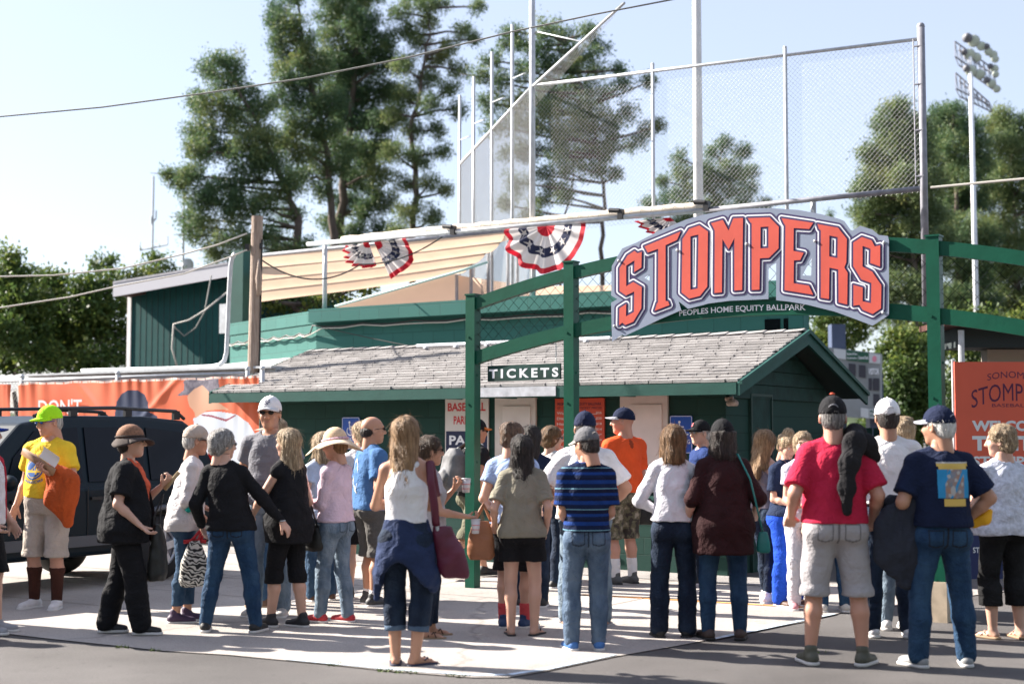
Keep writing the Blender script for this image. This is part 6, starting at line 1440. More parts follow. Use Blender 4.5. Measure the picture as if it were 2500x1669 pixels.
    for i in (0, 1):
        M_ = rotz(R(feet[i][2])); a0 = ank[i]; tilt = (feet_z[i] if feet_z else 0); Mx = M_ @ rotx(-min(.9, tilt * 4.5)); o_ = a0 - Mx @ np.array([0, 0, .085]) 
        W = lambda v: (Mx @ np.asarray(v).T).T + o_
        f = Field((-.07, -.10, -.01), (.07, .22, .14), .0075)
        if kind in ('sneaker', 'shoe'):
            f.cone((0, -.035, .045), (0, .0, .055), .043, .040, .02); f.cone((0, .0, .05), (0, .145, .030), .042, .036, .02, sq=(1.08, 1, .95)); f.cone((0, .0, .075), (0, -.01, .108 if kind == 'sneaker' else .088), .043, .042, .02)
            f.F = np.maximum(f.F, (.018 - f.ax[2])[None, None, :]); v, q = f.mesh(); so_ = np_obj('shoe', W(v), q, smt, root, True)
            f = Field((-.07, -.10, -.01), (.07, .22, .06), .0075); f.cone((0, -.035, .015), (0, .145, .015), .046, .046, .01, sq=(1.02, 1.0, 1)); f.F = np.maximum(f.F, np.maximum(-f.ax[2] - .0, f.ax[2] - .026)[None, None, :]); v, q = f.mesh(); np_obj('sole', W(v), q, sole, so_, True)
        else:
            f = Field((-.07, -.11, -.03), (.07, .22, .06), .0075); f.cone((0, -.035, -.0), (0, .145, -.0), .040, .047, .01); f.F = np.maximum(f.F, np.maximum(-f.ax[2] - .012, f.ax[2] - .010)[None, None, :]); v, q = f.mesh(); v = v + [0, 0, .012]; so_ = np_obj('sandal', W(v), q, sole if len(shoe) > 3 else smt, root, True)
            m = MB()
            if kind == 'flip': st_ = [((0, .125, .02), (-.035, .06, .045)), ((0, .125, .02), (.035, .06, .045))]
            else: st_ = [((-.042, .10, .018), (.035, .06, .05)), ((.042, .10, .018), (-.035, .06, .05)), ((-.042, .03, .03), (.042, .03, .03))]
            for a_, b_ in st_: mid = [(a_[k] + b_[k]) / 2 for k in range(3)]; mid[2] += .028; m.tube([tuple(W([a_])[0]), tuple(W([mid])[0]), tuple(W([b_])[0])], .006, 6)
            m.build('strap', smt, so_, smooth=True)
    # ---- head wear, hair
        Hn = lambda v: (hR @ np.asarray(v).T).T * HS + hc
    hk, hcname = hair; hmat = HR.get(hcname)
    if hk != 'none':
        f = Field((-.19, -.24, -.42), (.19, .16, .2), .0085)
        face = lambda: (f.ell((0, .085, -.035), (.068, .06, .085), .01, 's'))
        if hk in ('short', 'thin'):
            e = .003 if hk == 'thin' else (.004 if hat else .010); f.ell((0, -.018, .038), (.076 + e, .098 + e, .086 + e), .02); f.ell((0, -.05, -.02), (.066 + e, .062 + e, .07), .02); f.ell((0, .10, .0), (.075, .062, .075), .01, 's')
            f.F = np.maximum(f.F, (-.085 - f.ax[2])[None, None, :])
        elif hk == 'bald': f.ell((0, -.04, -.015), (.078, .075, .055), .02); f.F = np.maximum(f.F, np.maximum(-.075 - f.ax[2], f.ax[2] - .03)[None, None, :]); f.ell((0, .10, .0), (.075, .085, .09), .01, 's')
        elif hk == 'curly':
            f.ell((0, -.02, .04), (.094, .112, .10), .02); f.ell((0, -.05, -.02), (.085, .08, .085), .03); f.ell((0, .115, -.02), (.075, .072, .10), .01, 's'); f.F = np.maximum(f.F, (-.10 - f.ax[2])[None, None, :])
        elif hk == 'bob':
            f.ell((0, -.015, .035), (.090, .112, .098), .02); f.cone((0, -.045, 0), (0, -.055, -.13), .088, .082, .03, sq=(1.1, .8, 1))
            for s in (-1, 1): f.cone((s * .06, -.01, .0), (s * .075, .01, -.115), .035, .03, .02)
            f.ell((0, .11, -.03), (.064, .07, .11), .01, 's')
        elif hk in ('long', 'vlong'):
            Lz = -.23 if hk == 'long' else -.31
            f.ell((0, -.015, .035), (.088, .110, .097), .02); f.cone((0, -.05, 0), (0, -.075, Lz), .086, .070, .03, sq=(1.12, .62, 1))
            for s in (-1, 1): f.cone((s * .058, -.015, .0), (s * .075, -.02, Lz * .8), .034, .028, .02)
            f.ell((0, .11, -.03), (.064, .07, .12), .01, 's')
        elif hk == 'pony':
            f.ell((0, -.018, .038), (.084, .106, .094), .02); f.ell((0, -.05, -.02), (.07, .06, .06), .02); f.cone((0, -.115, .03), (0, -.15, -.14), .03, .022, .02); f.ell((0, .10, -.01), (.07, .066, .085), .01, 's')
        elif hk == 'bun':
            f.ell((0, -.018, .038), (.084, .106, .094), .02); f.ell((0, -.05, -.02), (.07, .062, .06), .02); f.ell((0, -.125, .02), (.045, .04, .045), .01); f.ell((0, .10, -.01), (.07, .066, .085), .01, 's')
        elif hk == 'updo':
            f.ell((0, -.018, .038), (.086, .108, .094), .02); f.ell((0, -.05, -.02), (.07, .062, .06), .02); f.ell((0, -.03, .13), (.05, .055, .04), .02); f.ell((0, .10, -.01), (.07, .066, .085), .01, 's')
        if hat and hat[0] != 'visor': f.F = np.maximum(f.F, (f.ax[2] - .045)[None, None, :])
        V, Q = f.mesh()
        if len(V):
            n = vnorm(V, Q); fr = 26 if hk in ('curly',) else 34; zf = 30 if hk in ('curly', 'short') else 7
            am = .45 if (hat and hk in ('short', 'thin')) else 1.25; d = (NZ(V * np.array([fr * 1.3, fr * 1.3, zf]) + seed * 3) * .0055 + NZ(V * 12 + seed) * .006) * am; V = V + n * d[:, None]
            if hk in ('long', 'vlong', 'bob'):
                tipz = np.clip((-.1 - V[:, 2]) / .2, 0, 1); V = V + np.stack([NZ(V * 22 + 5) * .012 * tipz, NZ(V * 18 + 9) * .008 * tipz, NZ(V * np.array([60, 60, 5]) + 2) * .035 * tipz], 1)
            V, Q = strands(V, vnorm(V, Q), Q, hk, seed, bool(hat)); np_obj('hair', Hn(V), Q, hmat, root, True)
    if hat:
        hk2, hm1 = hat[0], hat[1]; hm2 = hat[2] if len(hat) > 2 else hm1
        if hk2 == 'cap':
            cr = hat[3] if len(hat) > 3 else None
            m = MB(); m.sphere((0, -.014, .034), (.0865, .109, .106), 28, 14, fn=lambda x, y, z: (x, y, max(z, -.06 + .10 * y)))
            m.sphere((0, -.014, .141), .007, 8, 5)
            v = Hn(np.array(m.v)); m.v = [tuple(q) for q in v]; co = m.build('cap', hm1, root, smooth=True)
            m = MB(); vs = []; fs = []; n = 14
            for i in range(n + 1):
                a = R(18 + 144 * i / n); x0, y0 = .083 * math.cos(a), .088 * math.sin(a) - .005; ex = math.sin(math.pi * i / n) ** .55
                x1, y1 = x0 * (1 + .02 * ex), y0 + .082 * ex; dz = -.016 * ex - .022 * abs(math.cos(a)) ** 2
                vs += [(x0, y0, .052), (x1, y1, .046 + dz + .014 * math.sin(math.pi * i / n)), (x0, y0, .045), (x1, y1, .039 + dz + .014 * math.sin(math.pi * i / n))]
            for i in range(n): q = i * 4; fs += [(q, q + 1, q + 5, q + 4), (q + 2, q + 6, q + 7, q + 3), (q + 1, q + 3, q + 7, q + 5)]
            m.add([tuple(x) for x in Hn(np.array(vs))], fs); m.build('brim', hm2, co, smooth=True)
            m = MB()                               # back opening with strap
            m.tube([tuple(x) for x in Hn(np.array([(.03 * math.cos(R(a)), -.1195 + .012 * abs(math.cos(R(a))) ** 2, .048 + .028 * math.sin(R(a))) for a in range(0, 181, 20)]))], .0035, 5); m.build('back_strap', hm2 if not cr else cr, co, smooth=True)
            if len(hat) > 4:                       # small front mark
                m = MB(); vsq, fsq = text_mesh(hat[4], .03); xs = [q.x for q in vsq]; ys = [q.y for q in vsq]; mx, my = (max(xs) + min(xs)) / 2, (max(ys) + min(ys)) / 2; sc_ = .035 / (max(ys) - min(ys)); pts = []
                for q in vsq:
                    x = -(q.x - mx) * sc_; z = .092 + (q.y - my) * sc_; yy = math.sqrt(max(0, 1 - (x / .088) ** 2 - ((z - .045) / .1) ** 2)) * .110 - .012 + .003; pts.append((x, yy, z))
                m.add([tuple(x) for x in Hn(np.array(pts))], fsq); m.build('cap_mark', hat[5], co)
            P['cap'] = co
        elif hk2 == 'visor':
            m = MB(); n = 32; vs = []
            for i in range(n):
                a = 2 * math.pi * i / n
                for z in (.028, .062): vs.append((.090 * math.cos(a), -.01 + .112 * math.sin(a), z - .012 * math.sin(a) * -1))
            m.add([tuple(x) for x in Hn(np.array(vs))], [(2 * i, 2 * ((i + 1) % n), 2 * ((i + 1) % n) + 1, 2 * i + 1) for i in range(n)]); co = m.build('visor_band', hm1, root, smooth=True)
            m = MB(); vs = []; fs = []; n = 14
            for i in range(n + 1):
                a = R(10 + 160 * i / n); ex = math.sin(math.pi * i / n) ** .5; x0, y0 = .09 * math.cos(a), .10 * math.sin(a); vs += [(x0, y0, .05), (x0, y0 + .085 * ex, .030)]
            m.add([tuple(x) for x in Hn(np.array(vs))], [(2 * i, 2 * i + 1, 2 * i + 3, 2 * i + 2) for i in range(n)]); m.build('brim', hm2, co, smooth=True)
        elif hk2 in ('sun', 'bucket'):
            rb_, dr = (.235, .085) if hk2 == 'sun' else (.155, .05)
            m = MB(); m.sphere((0, -.012, .045), (.092, .112, .115 if hk2 == 'sun' else .105), 28, 12, fn=lambda x, y, z: (x, y, max(z, -.05)))
            m.v = [tuple(q) for q in Hn(np.array(m.v))]; co = m.build('hat_crown', hm1, root, smooth=True)
            vs = []; fs = []; n = 48
            for i in range(n + 1):
                a = 2 * math.pi * i / n; wv_ = 1 + .06 * math.sin(a * 3 + seed) + .03 * math.sin(a * 7)
                for j in range(6):
                    t = j / 5; r_ = .088 + (rb_ - .088) * t * wv_; z = .045 - dr * t ** 1.4 * (1 + .5 * math.sin(a * 2 + seed)) + (.03 * t if hk2 == 'sun' and math.sin(a) > .2 else 0)
                    vs.append((r_ * math.cos(a) * .98, -.012 + r_ * math.sin(a) * 1.08 + .02 * t, z))
            for i in range(n):
                for j in range(5): q = i * 6 + j; fs.append((q, q + 1, q + 7, q + 6))
            m = MB(); m.add([tuple(x) for x in Hn(np.array(vs))], fs); ob = m.build('hat_brim', hm2, co, smooth=True); sf = ob.modifiers.new('s', 'SOLIDIFY'); sf.thickness = .005
            m = MB(); m.tube([tuple(x) for x in Hn(np.array([(.0925 * math.cos(a), -.012 + .1125 * math.sin(a), .052) for a in [2 * math.pi * i / 28 for i in range(29)]]))], .014 if hk2 == 'sun' else .008, 6, cap=False); m.build('hat_band', hat[3] if len(hat) > 3 else hm2, co, smooth=True)
            P['hat'] = co
    if glasses:
        gm = mat('lens_dark', (0.01, 0.012, 0.016), .08) if glasses != 'clear' else mat('lens_clear', (0.22, 0.24, 0.26), .08)
        if glasses == 'blue': gm = mat('lens_blue', (0.01, 0.08, 0.45), .1, metal=.4)
        m = MB()
        for s in (-1, 1): m.sphere((s * .032, .0925, .014), (.024, .006, .015), 12, 6); m.tube([(s * .055, .084, .018), (s * .079, .05, .015), (s * .083, .0, .008)], .0025, 5)
        m.tube([(-.01, .099, .018), (.01, .099, .018)], .003, 5)
        m.v = [tuple(q) for q in Hn(np.array(m.v))]; m.build('glasses', gm, root, smooth=True)
    if eyes:
        for s in (-1, 1):
            m = MB(); m.sphere((s * .031, .0735, .014), .0125, 12, 8); m.v = [tuple(q) for q in Hn(np.array(m.v))]; e_ = m.build('eye', mat('eye_white', (.6, .57, .54), .3), root, smooth=True)
            m = MB(); m.sphere((s * .031, .0815, .014), .0055, 10, 6); m.v = [tuple(q) for q in Hn(np.array(m.v))]; m.build('iris', mat('iris', (.04, .025, .015), .2), e_, smooth=True)
            m = MB(); m.tube([tuple(q) for q in Hn(np.array([(s * .016, .094, .031), (s * .032, .092, .036), (s * .048, .082, .031)]))], .0035, 5); m.build('eyebrow', hmat or HR['brown'], root, smooth=True)
    if eyes or glasses:
        m = MB(); m.tube([tuple(q) for q in Hn(np.array([(-.020, .0855, -.0555), (0, .0895, -.0545), (.020, .0855, -.0555)]))], .0042, 6); m.build('lips', mat('lips', (.42, .15, .12), .5), root, smooth=True)
    P.update(root=root, sh=sh, el=el, wr=wr, hc=hc, Hn=Hn, ta=ta, tb=tb, zs=zs, cx=cx, cy=cy, HB=HB, sc=sc, kn=kn, ank=ank, nk=nk)
    M0 = Matrix.Translation(root.location) @ Matrix.Rotation(R(yaw), 4, 'Z') @ Matrix.Scale(sc, 4)
    P['M'] = M0; return P
def sdf_obj(name, V, Q, m, P, label=None, cat=None, parent=None, group=None):
    """a held thing: own top-level object placed with the holder's frame"""
    c = V.mean(0); o = np_obj(name, V - c, Q, m, parent, True)
    if parent is None:
        o.matrix_basis = P['M'] @ Matrix.Translation(Vector(c.tolist()))
        if label: tag(o, label, cat, group)
    else: o.location = Vector(c.tolist()) - parent['c']
    return o
# ------------------------------------------------------------------ held things
from mathutils.bvhtree import BVHTree
def held(P, name, pieces, label, cat, group=None):
    """pieces: [(part name, (V,Q) or MB, material)] in the holder's frame -> own top-level thing"""
    def arr(g): return np.array(g.v, np.float32) if isinstance(g, MB) else g[0]
    c = arr(pieces[0][1]).mean(0); root = None; Mx = P['M'] @ Matrix.Translation(Vector(c.tolist()))
    single = len(pieces) == 1
    if not single: root = thing(name, (0, 0, 0), label, cat, group); root.matrix_basis = Mx
    for pn, g, m in pieces:
        if isinstance(g, MB): g.v = [tuple(np.array(v) - c) for v in g.v]; o = g.build(name if single else pn, m, root, smooth=True)
        else: o = np_obj(name if single else pn, g[0] - c, g[1], m, root, True)
        if single: o.matrix_basis = Mx; tag(o, label, cat, group); root = o
    return root
def blob(lo, hi, h, ops, wr=None, seed=1):
    f = Field(lo, hi, h)
    for o in ops: o(f)
    V, Q = f.mesh()
    if wr: V = wrinkle(V, Q, wr, seed, (9, 9, 9))
    return V, Q
def bag_shape(c, w, d, h, wr=.008, seed=1, rot=0.0):
    c = np.array(c, float)
    def mk(f):
        f.stack([c[2] - h / 2, c[2] - h * .38, c[2], c[2] + h * .35, c[2] + h / 2], [w * .40, w * .50, w * .48, w * .36, w * .28], [d * .40, d * .5, d * .46, d * .28, d * .14], [c[0] + rot * q for q in (-1, -.7, 0, .7, 1)], [c[1]] * 5, .01, p=2.8)
    m = max(w, d) * .6 + abs(rot) + .03
    return blob(c - [m, m, h / 2 + .03], c + [m, m, h / 2 + .03], .007, [mk], wr, seed)
def strap(pts, r=.009, flat=2.2):
    m = MB(); P_ = []
    pts = [Vector(p) for p in pts]
    for a, b in zip(pts, pts[1:]): P_ += [a.lerp(b, k / 4) for k in range(4)]
    P_.append(pts[-1]); m.tube(P_, r, 6, flat=flat); return m
def drape(name, P, path, width, thick, m, label, cat, seed, amp=.014, h=.010):
    path = [np.array(p, float) for p in path]; w = width if isinstance(width, (list, tuple)) else [width] * len(path)
    lo = np.min(path, 0) - max(w) - .05; hi = np.max(path, 0) + max(w) + .05
    f = Field(lo, hi, h)
    for a, b, r0, r1 in zip(path, path[1:], w, w[1:]): f.cone(a, b, r0, r1, .03, sq=thick)
    V, Q = f.mesh(); V = wrinkle(V, Q, amp, seed, (16, 16, 5)); return held(P, name, [(name, (V, Q), m)], label, cat)
def on_body(P, key='top', side=1):
    o = P[key]; me = o.data; vs = [v.co.copy() for v in me.vertices]; bvh = BVHTree.FromPolygons(vs, [tuple(p.vertices) for p in me.polygons])
    def f(x, z, off=.004):
        h = bvh.ray_cast(Vector((x, side * 1.0, z)), Vector((0, -side, 0)))
        y = h[0].y if h[0] is not None else 0
        return Vector((x, y + side * off, z))
    return f
def decal(P, key, side, cx, cz, w, h, fn, mats, name, cell=.005, off=.004):
    f = on_body(P, key, side); nx, nz = int(w / cell), int(h / cell); grid = {}
    m = MB(); idx = {}
    def vid(i, j):
        if (i, j) not in idx: idx[i, j] = len(m.v); m.v.append(tuple(f(cx - w / 2 + i * w / nx, cz - h / 2 + j * h / nz, off)))
        return idx[i, j]
    for i in range(nx):
        for j in range(nz):
            k = fn((i + .5) / nx * 2 - 1, (j + .5) / nz * 2 - 1)
            if k is None: continue
            m.f.append((vid(i, j), vid(i + 1, j), vid(i + 1, j + 1), vid(i, j + 1))); m.mi.append(k)
    o = m.build(name, mats, P[key], smooth=True); return o
def body_text(P, key, side, s, cx, cz, w, h, m, name, arc=0.0, bold=.03, off=.005):
    f = on_body(P, key, side); vs, fs = text_mesh(s, bold); x0, x1 = min(v.x for v in vs), max(v.x for v in vs); y0, y1 = min(v.y for v in vs), max(v.y for v in vs); out = []
    sg = -1 if side > 0 else 1
    for v in vs:
        tx = (v.x - x0) / (x1 - x0) - .5; ty = (v.y - y0) / (y1 - y0) - .5; out.append(f(cx + sg * tx * w, cz + ty * h + arc * (tx * 2) ** 2, off))
    mb = MB(); mb.add(out, fs); return mb.build(name, m, P[key])
def pockets(P, z=.90, dx=.082, w=.105, h=.125, dark=(.008, .012, .022), yoke=True):
    mt = mat('seam_%d' % int(dark[2] * 1000), dark, .9)
    for s_ in (-1, 1):
        def fn(u, v):
            e = 1 - max(abs(u), abs(v)) ; bot = -.72 - .25 * (1 - abs(u))
            if v < bot: return None
            return 0 if (abs(u) > .88 or v > .88 or v < bot + .14) else None
        decal(P, 'legs', -1, s_ * dx, z, w, h, fn, [mt], 'back_pocket', .006, .003)
    if yoke: decal(P, 'legs', -1, 0, z + .03, .012, .20, lambda u, v: 0, [mt], 'centre_seam', .006, .003)
WH = cloth('white_cotton', (0.74, 0.72, 0.72)); BK = cloth('black_cloth', (0.010, 0.010, 0.012)); NV = cloth('navy_cloth', (0.012, 0.020, 0.050))
c_cap_navy = cloth('cap_navy', (0.010, 0.016, 0.045)); c_cap_black = cloth('cap_black', (0.012, 0.012, 0.014)); c_cap_white = cloth('cap_white', (0.72, 0.71, 0.72)); c_grey = cloth('cap_grey', (0.13, 0.13, 0.14))
Q_ = 'people in the ticket queue'
# 1 edge person
person(-48, 1546, 1.69, -95, 'person at the very left edge in a blue cap with a white and red shirt', 'm', 'p', 1.15, feet=((-.1, .1, 0), (.1, .1, 0)), hands=((-.27, .12, .9), (.27, .2, .93)), hair=('short', 'grey'), hat=('cap', cloth('cap_blue', (.015, .05, .30))), top=('tee', cloth('ringer', (.66, .62, .64)), .9, .02, .62), legs=('shorts', BK, .5, .02), shoe=('sneaker', 'shoe_grey', (.3, .3, .32)), over=(('sleeveless', cloth('red_vest', (.45, .02, .04)), .93, .012), .09, 'vest'))
# 2 yellow shirt
yel = cloth('yellow_cotton', (0.78, 0.52, 0.035)); P = person(113, 1485, 1.81, 166, 'person in a yellow shirt and neon cap holding a clipboard and orange jacket', 'm', 'd', 1.14, .035, feet=((-.12, .03, 18), (.12, 0, -12)), hands=((-.17, .27, 1.20), (.31, .02, .90)), curl=(.6, .45), head=(-24, 10), hair=('short', 'grey'), hat=('cap', cloth('cap_neon', (0.42, 0.85, 0.02))), glasses='blue', top=('tee', yel, .985, .012, .62), legs=('shorts', cloth('khaki', (0.42, 0.36, 0.31)), .46, .02, 1.0), socks=(cloth('sock_brown', (0.06, 0.022, 0.015)), .37), shoe=('sneaker', 'shoe_white', (.66, .64, .64)))
mb = MB(); mb.tube([(.173 * 1.12 * math.cos(q), .135 * 1.0 * math.sin(q) + .03, 1.0) for q in [2 * math.pi * i / 30 for i in range(31)]], .018, 6, cap=False); mb.build('belt', mat('belt_brown', (0.03, 0.015, 0.01), .5), P['root'], smooth=True)
lb = mat('logo_blue', (0.012, 0.09, 0.32), .8); ly = mat('logo_yellow', (0.75, 0.50, 0.04), .85); lw = mat('logo_white', (.62, .62, .62), .8)
def wl(u, v):
    r = math.hypot(u, v)
    if r > 1: return None
    if r > .86: return 0
    if r > .80: return 1
    if abs(v + .28) < .07: return 1
    if abs(u + .28) < .07 and v > -.55 and v < .62: return 1
    if v > -.28 and abs(v - (-.2 + .8 * max(0, 1 - abs(u + .28) * 1.35) ** 1.6)) < .05: return 1
    if v > -.28 and v < -.2 + .8 * max(0, 1 - abs(u + .28) * 1.35) ** 1.6 and int((u + 2) * 14) % 3 == 0: return 1
    return 0
decal(P, 'top', 1, .035, 1.235, .19, .19, wl, [lb, ly], 'chest_logo', .004); body_text(P, 'top', 1, 'WARRIORS', .035, 1.118, .20, .026, lb, 'chest_text', arc=.024, bold=.02); body_text(P, 'top', 1, 'GOLDEN STATE', .035, 1.352, .17, .018, lb, 'chest_text', arc=-.02, bold=.01)
# clipboard + paper
c = Vector((-.10, .33, 1.30)); ax = Vector((.62, .12, .42)).normalized(); ay = Vector((-.35, .35, .6)); ay = (ay - ax * ay.dot(ax)).normalized(); az = ax.cross(ay)
m1 = MB(); m1.obox(c, ax * .17, ay * .035, az * .012); m2 = MB(); n = 8; vs = []
for i in range(n + 1):
    t = i / n; q = c + ay * (.03 + .13 * t) + az * (.02 + .03 * math.sin(t * 3)); vs += [q - ax * .15, q + ax * (.02)]
m2.add(vs, [(2 * i, 2 * i + 1, 2 * i + 3, 2 * i + 2) for i in range(n)]); held(P, 'clipboard', [('board', m1, mat('board_tan', (0.32, 0.19, 0.11), .6)), ('papers', m2, mat('paper', (.8, .8, .8), .7))], 'tan clipboard with white papers held by the yellow shirted person', 'clipboard')
drape('jacket', P, [(-.18, .24, 1.22), (-.26, .20, 1.12), (-.25, .19, .98), (-.30, .18, .78)], [.07, .115, .13, .05], (1.15, .62, 1), cloth('jacket_orange', (0.42, 0.075, 0.018)), 'burnt orange jacket hanging over the arm of the yellow shirted person', 'jacket', 3, .02)
# 3 hat woman in black
P = person(302, 1549, 1.62, -84, 'person striding right in a brown woven hat and black cardigan over orange', 'f', 'p', 1.3, .02, feet=((-.08, -.16, 0), (.09, .16, -8)), hands=((-.10, .29, 1.27), (.27, .16, .95)), curl=(.9, .4), head=(0, -2), lean=.03, hair=('short', 'dark'), hat=('bucket', mat('straw_brown', (0.24, 0.12, 0.07), .9, var=.3, vscale=60), mat('straw_dark', (0.05, 0.035, 0.03), .9, var=.3, vscale=60)), glasses='dark', top=('tee', cloth('top_orange', (0.62, 0.11, 0.05)), .86, .02), over=(('tee', BK, .80, .05, .75), .10, 'cardigan'), legs=('pants', BK, .09, .018), shoe=('shoe', 'shoe_black', (.015, .015, .016)))
mb = MB(); mb.obox((-.12, .37, 1.31), Vector((0, .06, .075)), Vector((.03, 0, 0)), Vector((0, -.012, .010))); held(P, 'wallet', [('wallet', mb, mat('wallet_tan', (0.45, 0.32, 0.17), .6))], 'tan phone case in the raised hand of the brown hatted walker', 'phone')
g_ = bag_shape((-.02, .27, .70), .30, .16, .48, .014, 4); held(P, 'drawstring_bag', [('bag_body', g_, mat('bag_black', (0.014, 0.015, 0.013), .6, var=.3, vscale=18)), ('strap', strap([(-.1, .30, 1.20), (-.06, .29, 1.1), (-.02, .28, .92)], .006), m_black), ('cord', strap([(-.1, .30, 1.20), (-.0, .24, 1.0), (.03, .24, .80)], .006), m_black)], 'black drawstring bag hanging from the hand of the brown hatted walker', 'bag')
# 4 white shirt lady with zebra tote
P = person(446, 1519, 1.63, -78, 'person in a loose white shirt and beige flat cap facing right', 'f', 't', .92, feet=((-.07, .04, 0), (.08, -.06, -5)), hands=((-.15, .2, 1.02), (.16, .20, .93)), curl=(.9, .9), head=(4, 6), lean=.12, hair=('short', 'grey'), hat=('cap', cloth('cap_beige', (0.46, 0.38, 0.32))), glasses='dark', top=('long', cloth('shirt_white', (0.66, 0.63, 0.63)), .84, .045, 1.15), legs=('jeans', J['mid'], .16), shoe=('sneaker', 'shoe_purple', (0.045, 0.02, 0.06)))
mb = MB(); e, w_ = P['el'][1], P['wr'][1]; d = unit(w_ - e); mb.tube([tuple(e + d * .045), tuple(e + d * .085)], .068, 16); mb.build('cuff', cloth('teal', (0.01, 0.36, 0.30)), P['root'], smooth=True)
zb = mat('zebra', (0.6, 0.58, 0.54), .7); t = zb.node_tree; wv = t.nodes.new('ShaderNodeTexWave'); wv.inputs['Scale'].default_value = 12; wv.inputs['Distortion'].default_value = 9; wv.inputs['Detail'].default_value = 1.2; wv.inputs['Detail Scale'].default_value = 1.6; tc = t.nodes.new('ShaderNodeTexCoord'); mp = t.nodes.new('ShaderNodeMapping'); mp.inputs['Rotation'].default_value = (.6, .9, .3); t.links.new(tc.outputs['Object'], mp.inputs[0]); t.links.new(mp.outputs[0], wv.inputs[0]); r_ = t.nodes.new('ShaderNodeValToRGB'); r_.color_ramp.interpolation = 'CONSTANT'; r_.color_ramp.elements[0].color = (.012, .012, .012, 1); r_.color_ramp.elements[1].color = (.62, .6, .55, 1); r_.color_ramp.elements[1].position = .5; t.links.new(wv.outputs[0], r_.inputs[0]); t.links.new(r_.outputs[0], t.nodes['Principled BSDF'].inputs[0])
rs = mat('strap_red', (0.5, 0.02, 0.03), .5)
held(P, 'tote_bag', [('bag_body', bag_shape((.20, .10, .55), .15, .26, .40, .010, 6), zb), ('handle', strap([(.18, .16, .74), (.19, .19, .86), (.2, .14, .74)], .006), rs), ('handle', strap([(.22, .06, .74), (.20, .17, .87), (.22, .12, .74)], .006), rs), ('red_rim', strap([(.2, .0, .742), (.2, .1, .752), (.2, .2, .742)], .008), rs)], 'zebra striped tote bag with red handles beside the white shirted person', 'bag')
# 5 black top grey hair
P = person(563, 1545, 1.60, -6, 'person with short grey hair in a black long sleeved top and blue jeans', 'f', 'p', 1.14, feet=((-.23, 0, 12), (.22, .02, -14)), hands=((-.31, .10, .93), (.42, .10, .97)), curl=(.4, .35), head=(-46, 4), side=-.13, hair=('curly', 'grey'), glasses='clear', top=('long', BK, .90, .022, 1.93), legs=('jeans', J['blue'], .07, .0), shoe=('shoe', 'shoe_black', (.015, .015, .016)))
pockets(P)
mb = MB(); w_ = P['wr'][1]; mb.tube([tuple(w_ + np.array([.033 * math.cos(q), .033 * math.sin(q), .004])) for q in [2 * math.pi * i / 16 for i in range(17)]], .005, 6, cap=False); mb.build('bracelet', m_steel, P['root'], smooth=True)
# 6 tall man
person(655, 1504, 1.88, 172, 'tall person with a white cap and sunglasses in a grey shirt facing the camera', 'm', 't', 1.02, feet=((-.12, 0, 10), (.12, 0, -10)), hands=((-.2, .2, 1.05), (.24, .12, 1.0)), head=(4, 2), hair=('short', 'brown'), hat=('cap', c_cap_white, cloth('brim_white', (.6, .6, .62)), None, 'SF', mat('mark_navy', (0.02, 0.03, 0.10), .6)), glasses='dark', top=('tee', cloth('heather', (0.17, 0.17, 0.19)), .92, .02), legs=('jeans', J['light'], .06, .01), shoe=('sneaker', 'shoe_bone', (.5, .47, .44)))
# 7 visor
person(668, 1480, 1.70, 80, 'person in a dark visor and black tee behind the blond sleeveless person', 'f', 'p', 1.0, feet=((-.1, .06, 0), (.1, -.06, 0)), hands=((-.22, .16, 1.0), (.15, .22, 1.05)), head=(-4, 0), hair=('curly', 'blond'), hat=('visor', BK, cloth('visor_tan', (.33, .28, .23))), glasses='dark', top=('tee', cloth('tee_black', (.014, .014, .016)), .9, .02, .7), legs=('jeans', J['mid'], .07), shoe=('shoe', 'shoe_brown', (.10, .05, .03), 'tan'))
# 8 blonde
P = person(702, 1532, 1.61, 56, 'person with straight blond hair in a black sleeveless top and black capri trousers', 'f', 'p', 1.05, .01, feet=((-.09, .12, 0), (.08, -.10, 4)), hands=((-.13, .33, .98), (.22, .16, .95)), curl=(.5, .5), head=(6, 2), hair=('long', 'blond'), top=('sleeveless', cloth('top_black', (.010, .010, .012)), .76, .05), legs=('capri', BK, .40, .015), shoe=('sneaker', 'shoe_blacknb', (.018, .018, .022)), pole=((-1, -.2, -.6), None))
held(P, 'handbag', [('bag_body', bag_shape((.33, -.03, .78), .16, .24, .24, .012, 9), mat('bag_black', (0, 0, 0))), ('strap', strap([(.30, -.08, .88), (.24, -.02, 1.15), (.19, .0, 1.46)], .007), m_black)], 'black shoulder bag at the hip of the blond sleeveless person', 'bag')
# 9 behind sunhat
P = person(784, 1467, 1.58, 40, 'person in a pale blue shirt mostly hidden behind the wide straw hat', 'f', 'p', .95, hands=((-.15, .2, 1.1), (.15, .2, 1.1)), hair=('bob', 'blond'), top=('tee', cloth('pale_blue', (0.50, 0.56, 0.68)), .88, .03), legs=('jeans', J['mid'], .07, .012), shoe=('shoe', 'shoe_brown', (0, 0, 0)))
held(P, 'tote_bag', [('bag_body', bag_shape((-.16, .26, .82), .22, .12, .36, .01, 11), cloth('tote_pale', (.58, .52, .50))), ('handle', strap([(-.2, .26, .98), (-.16, .25, 1.08), (-.1, .26, .98)], .006), m_white)], 'pale tote bag hanging in front of the straw hatted person', 'bag')
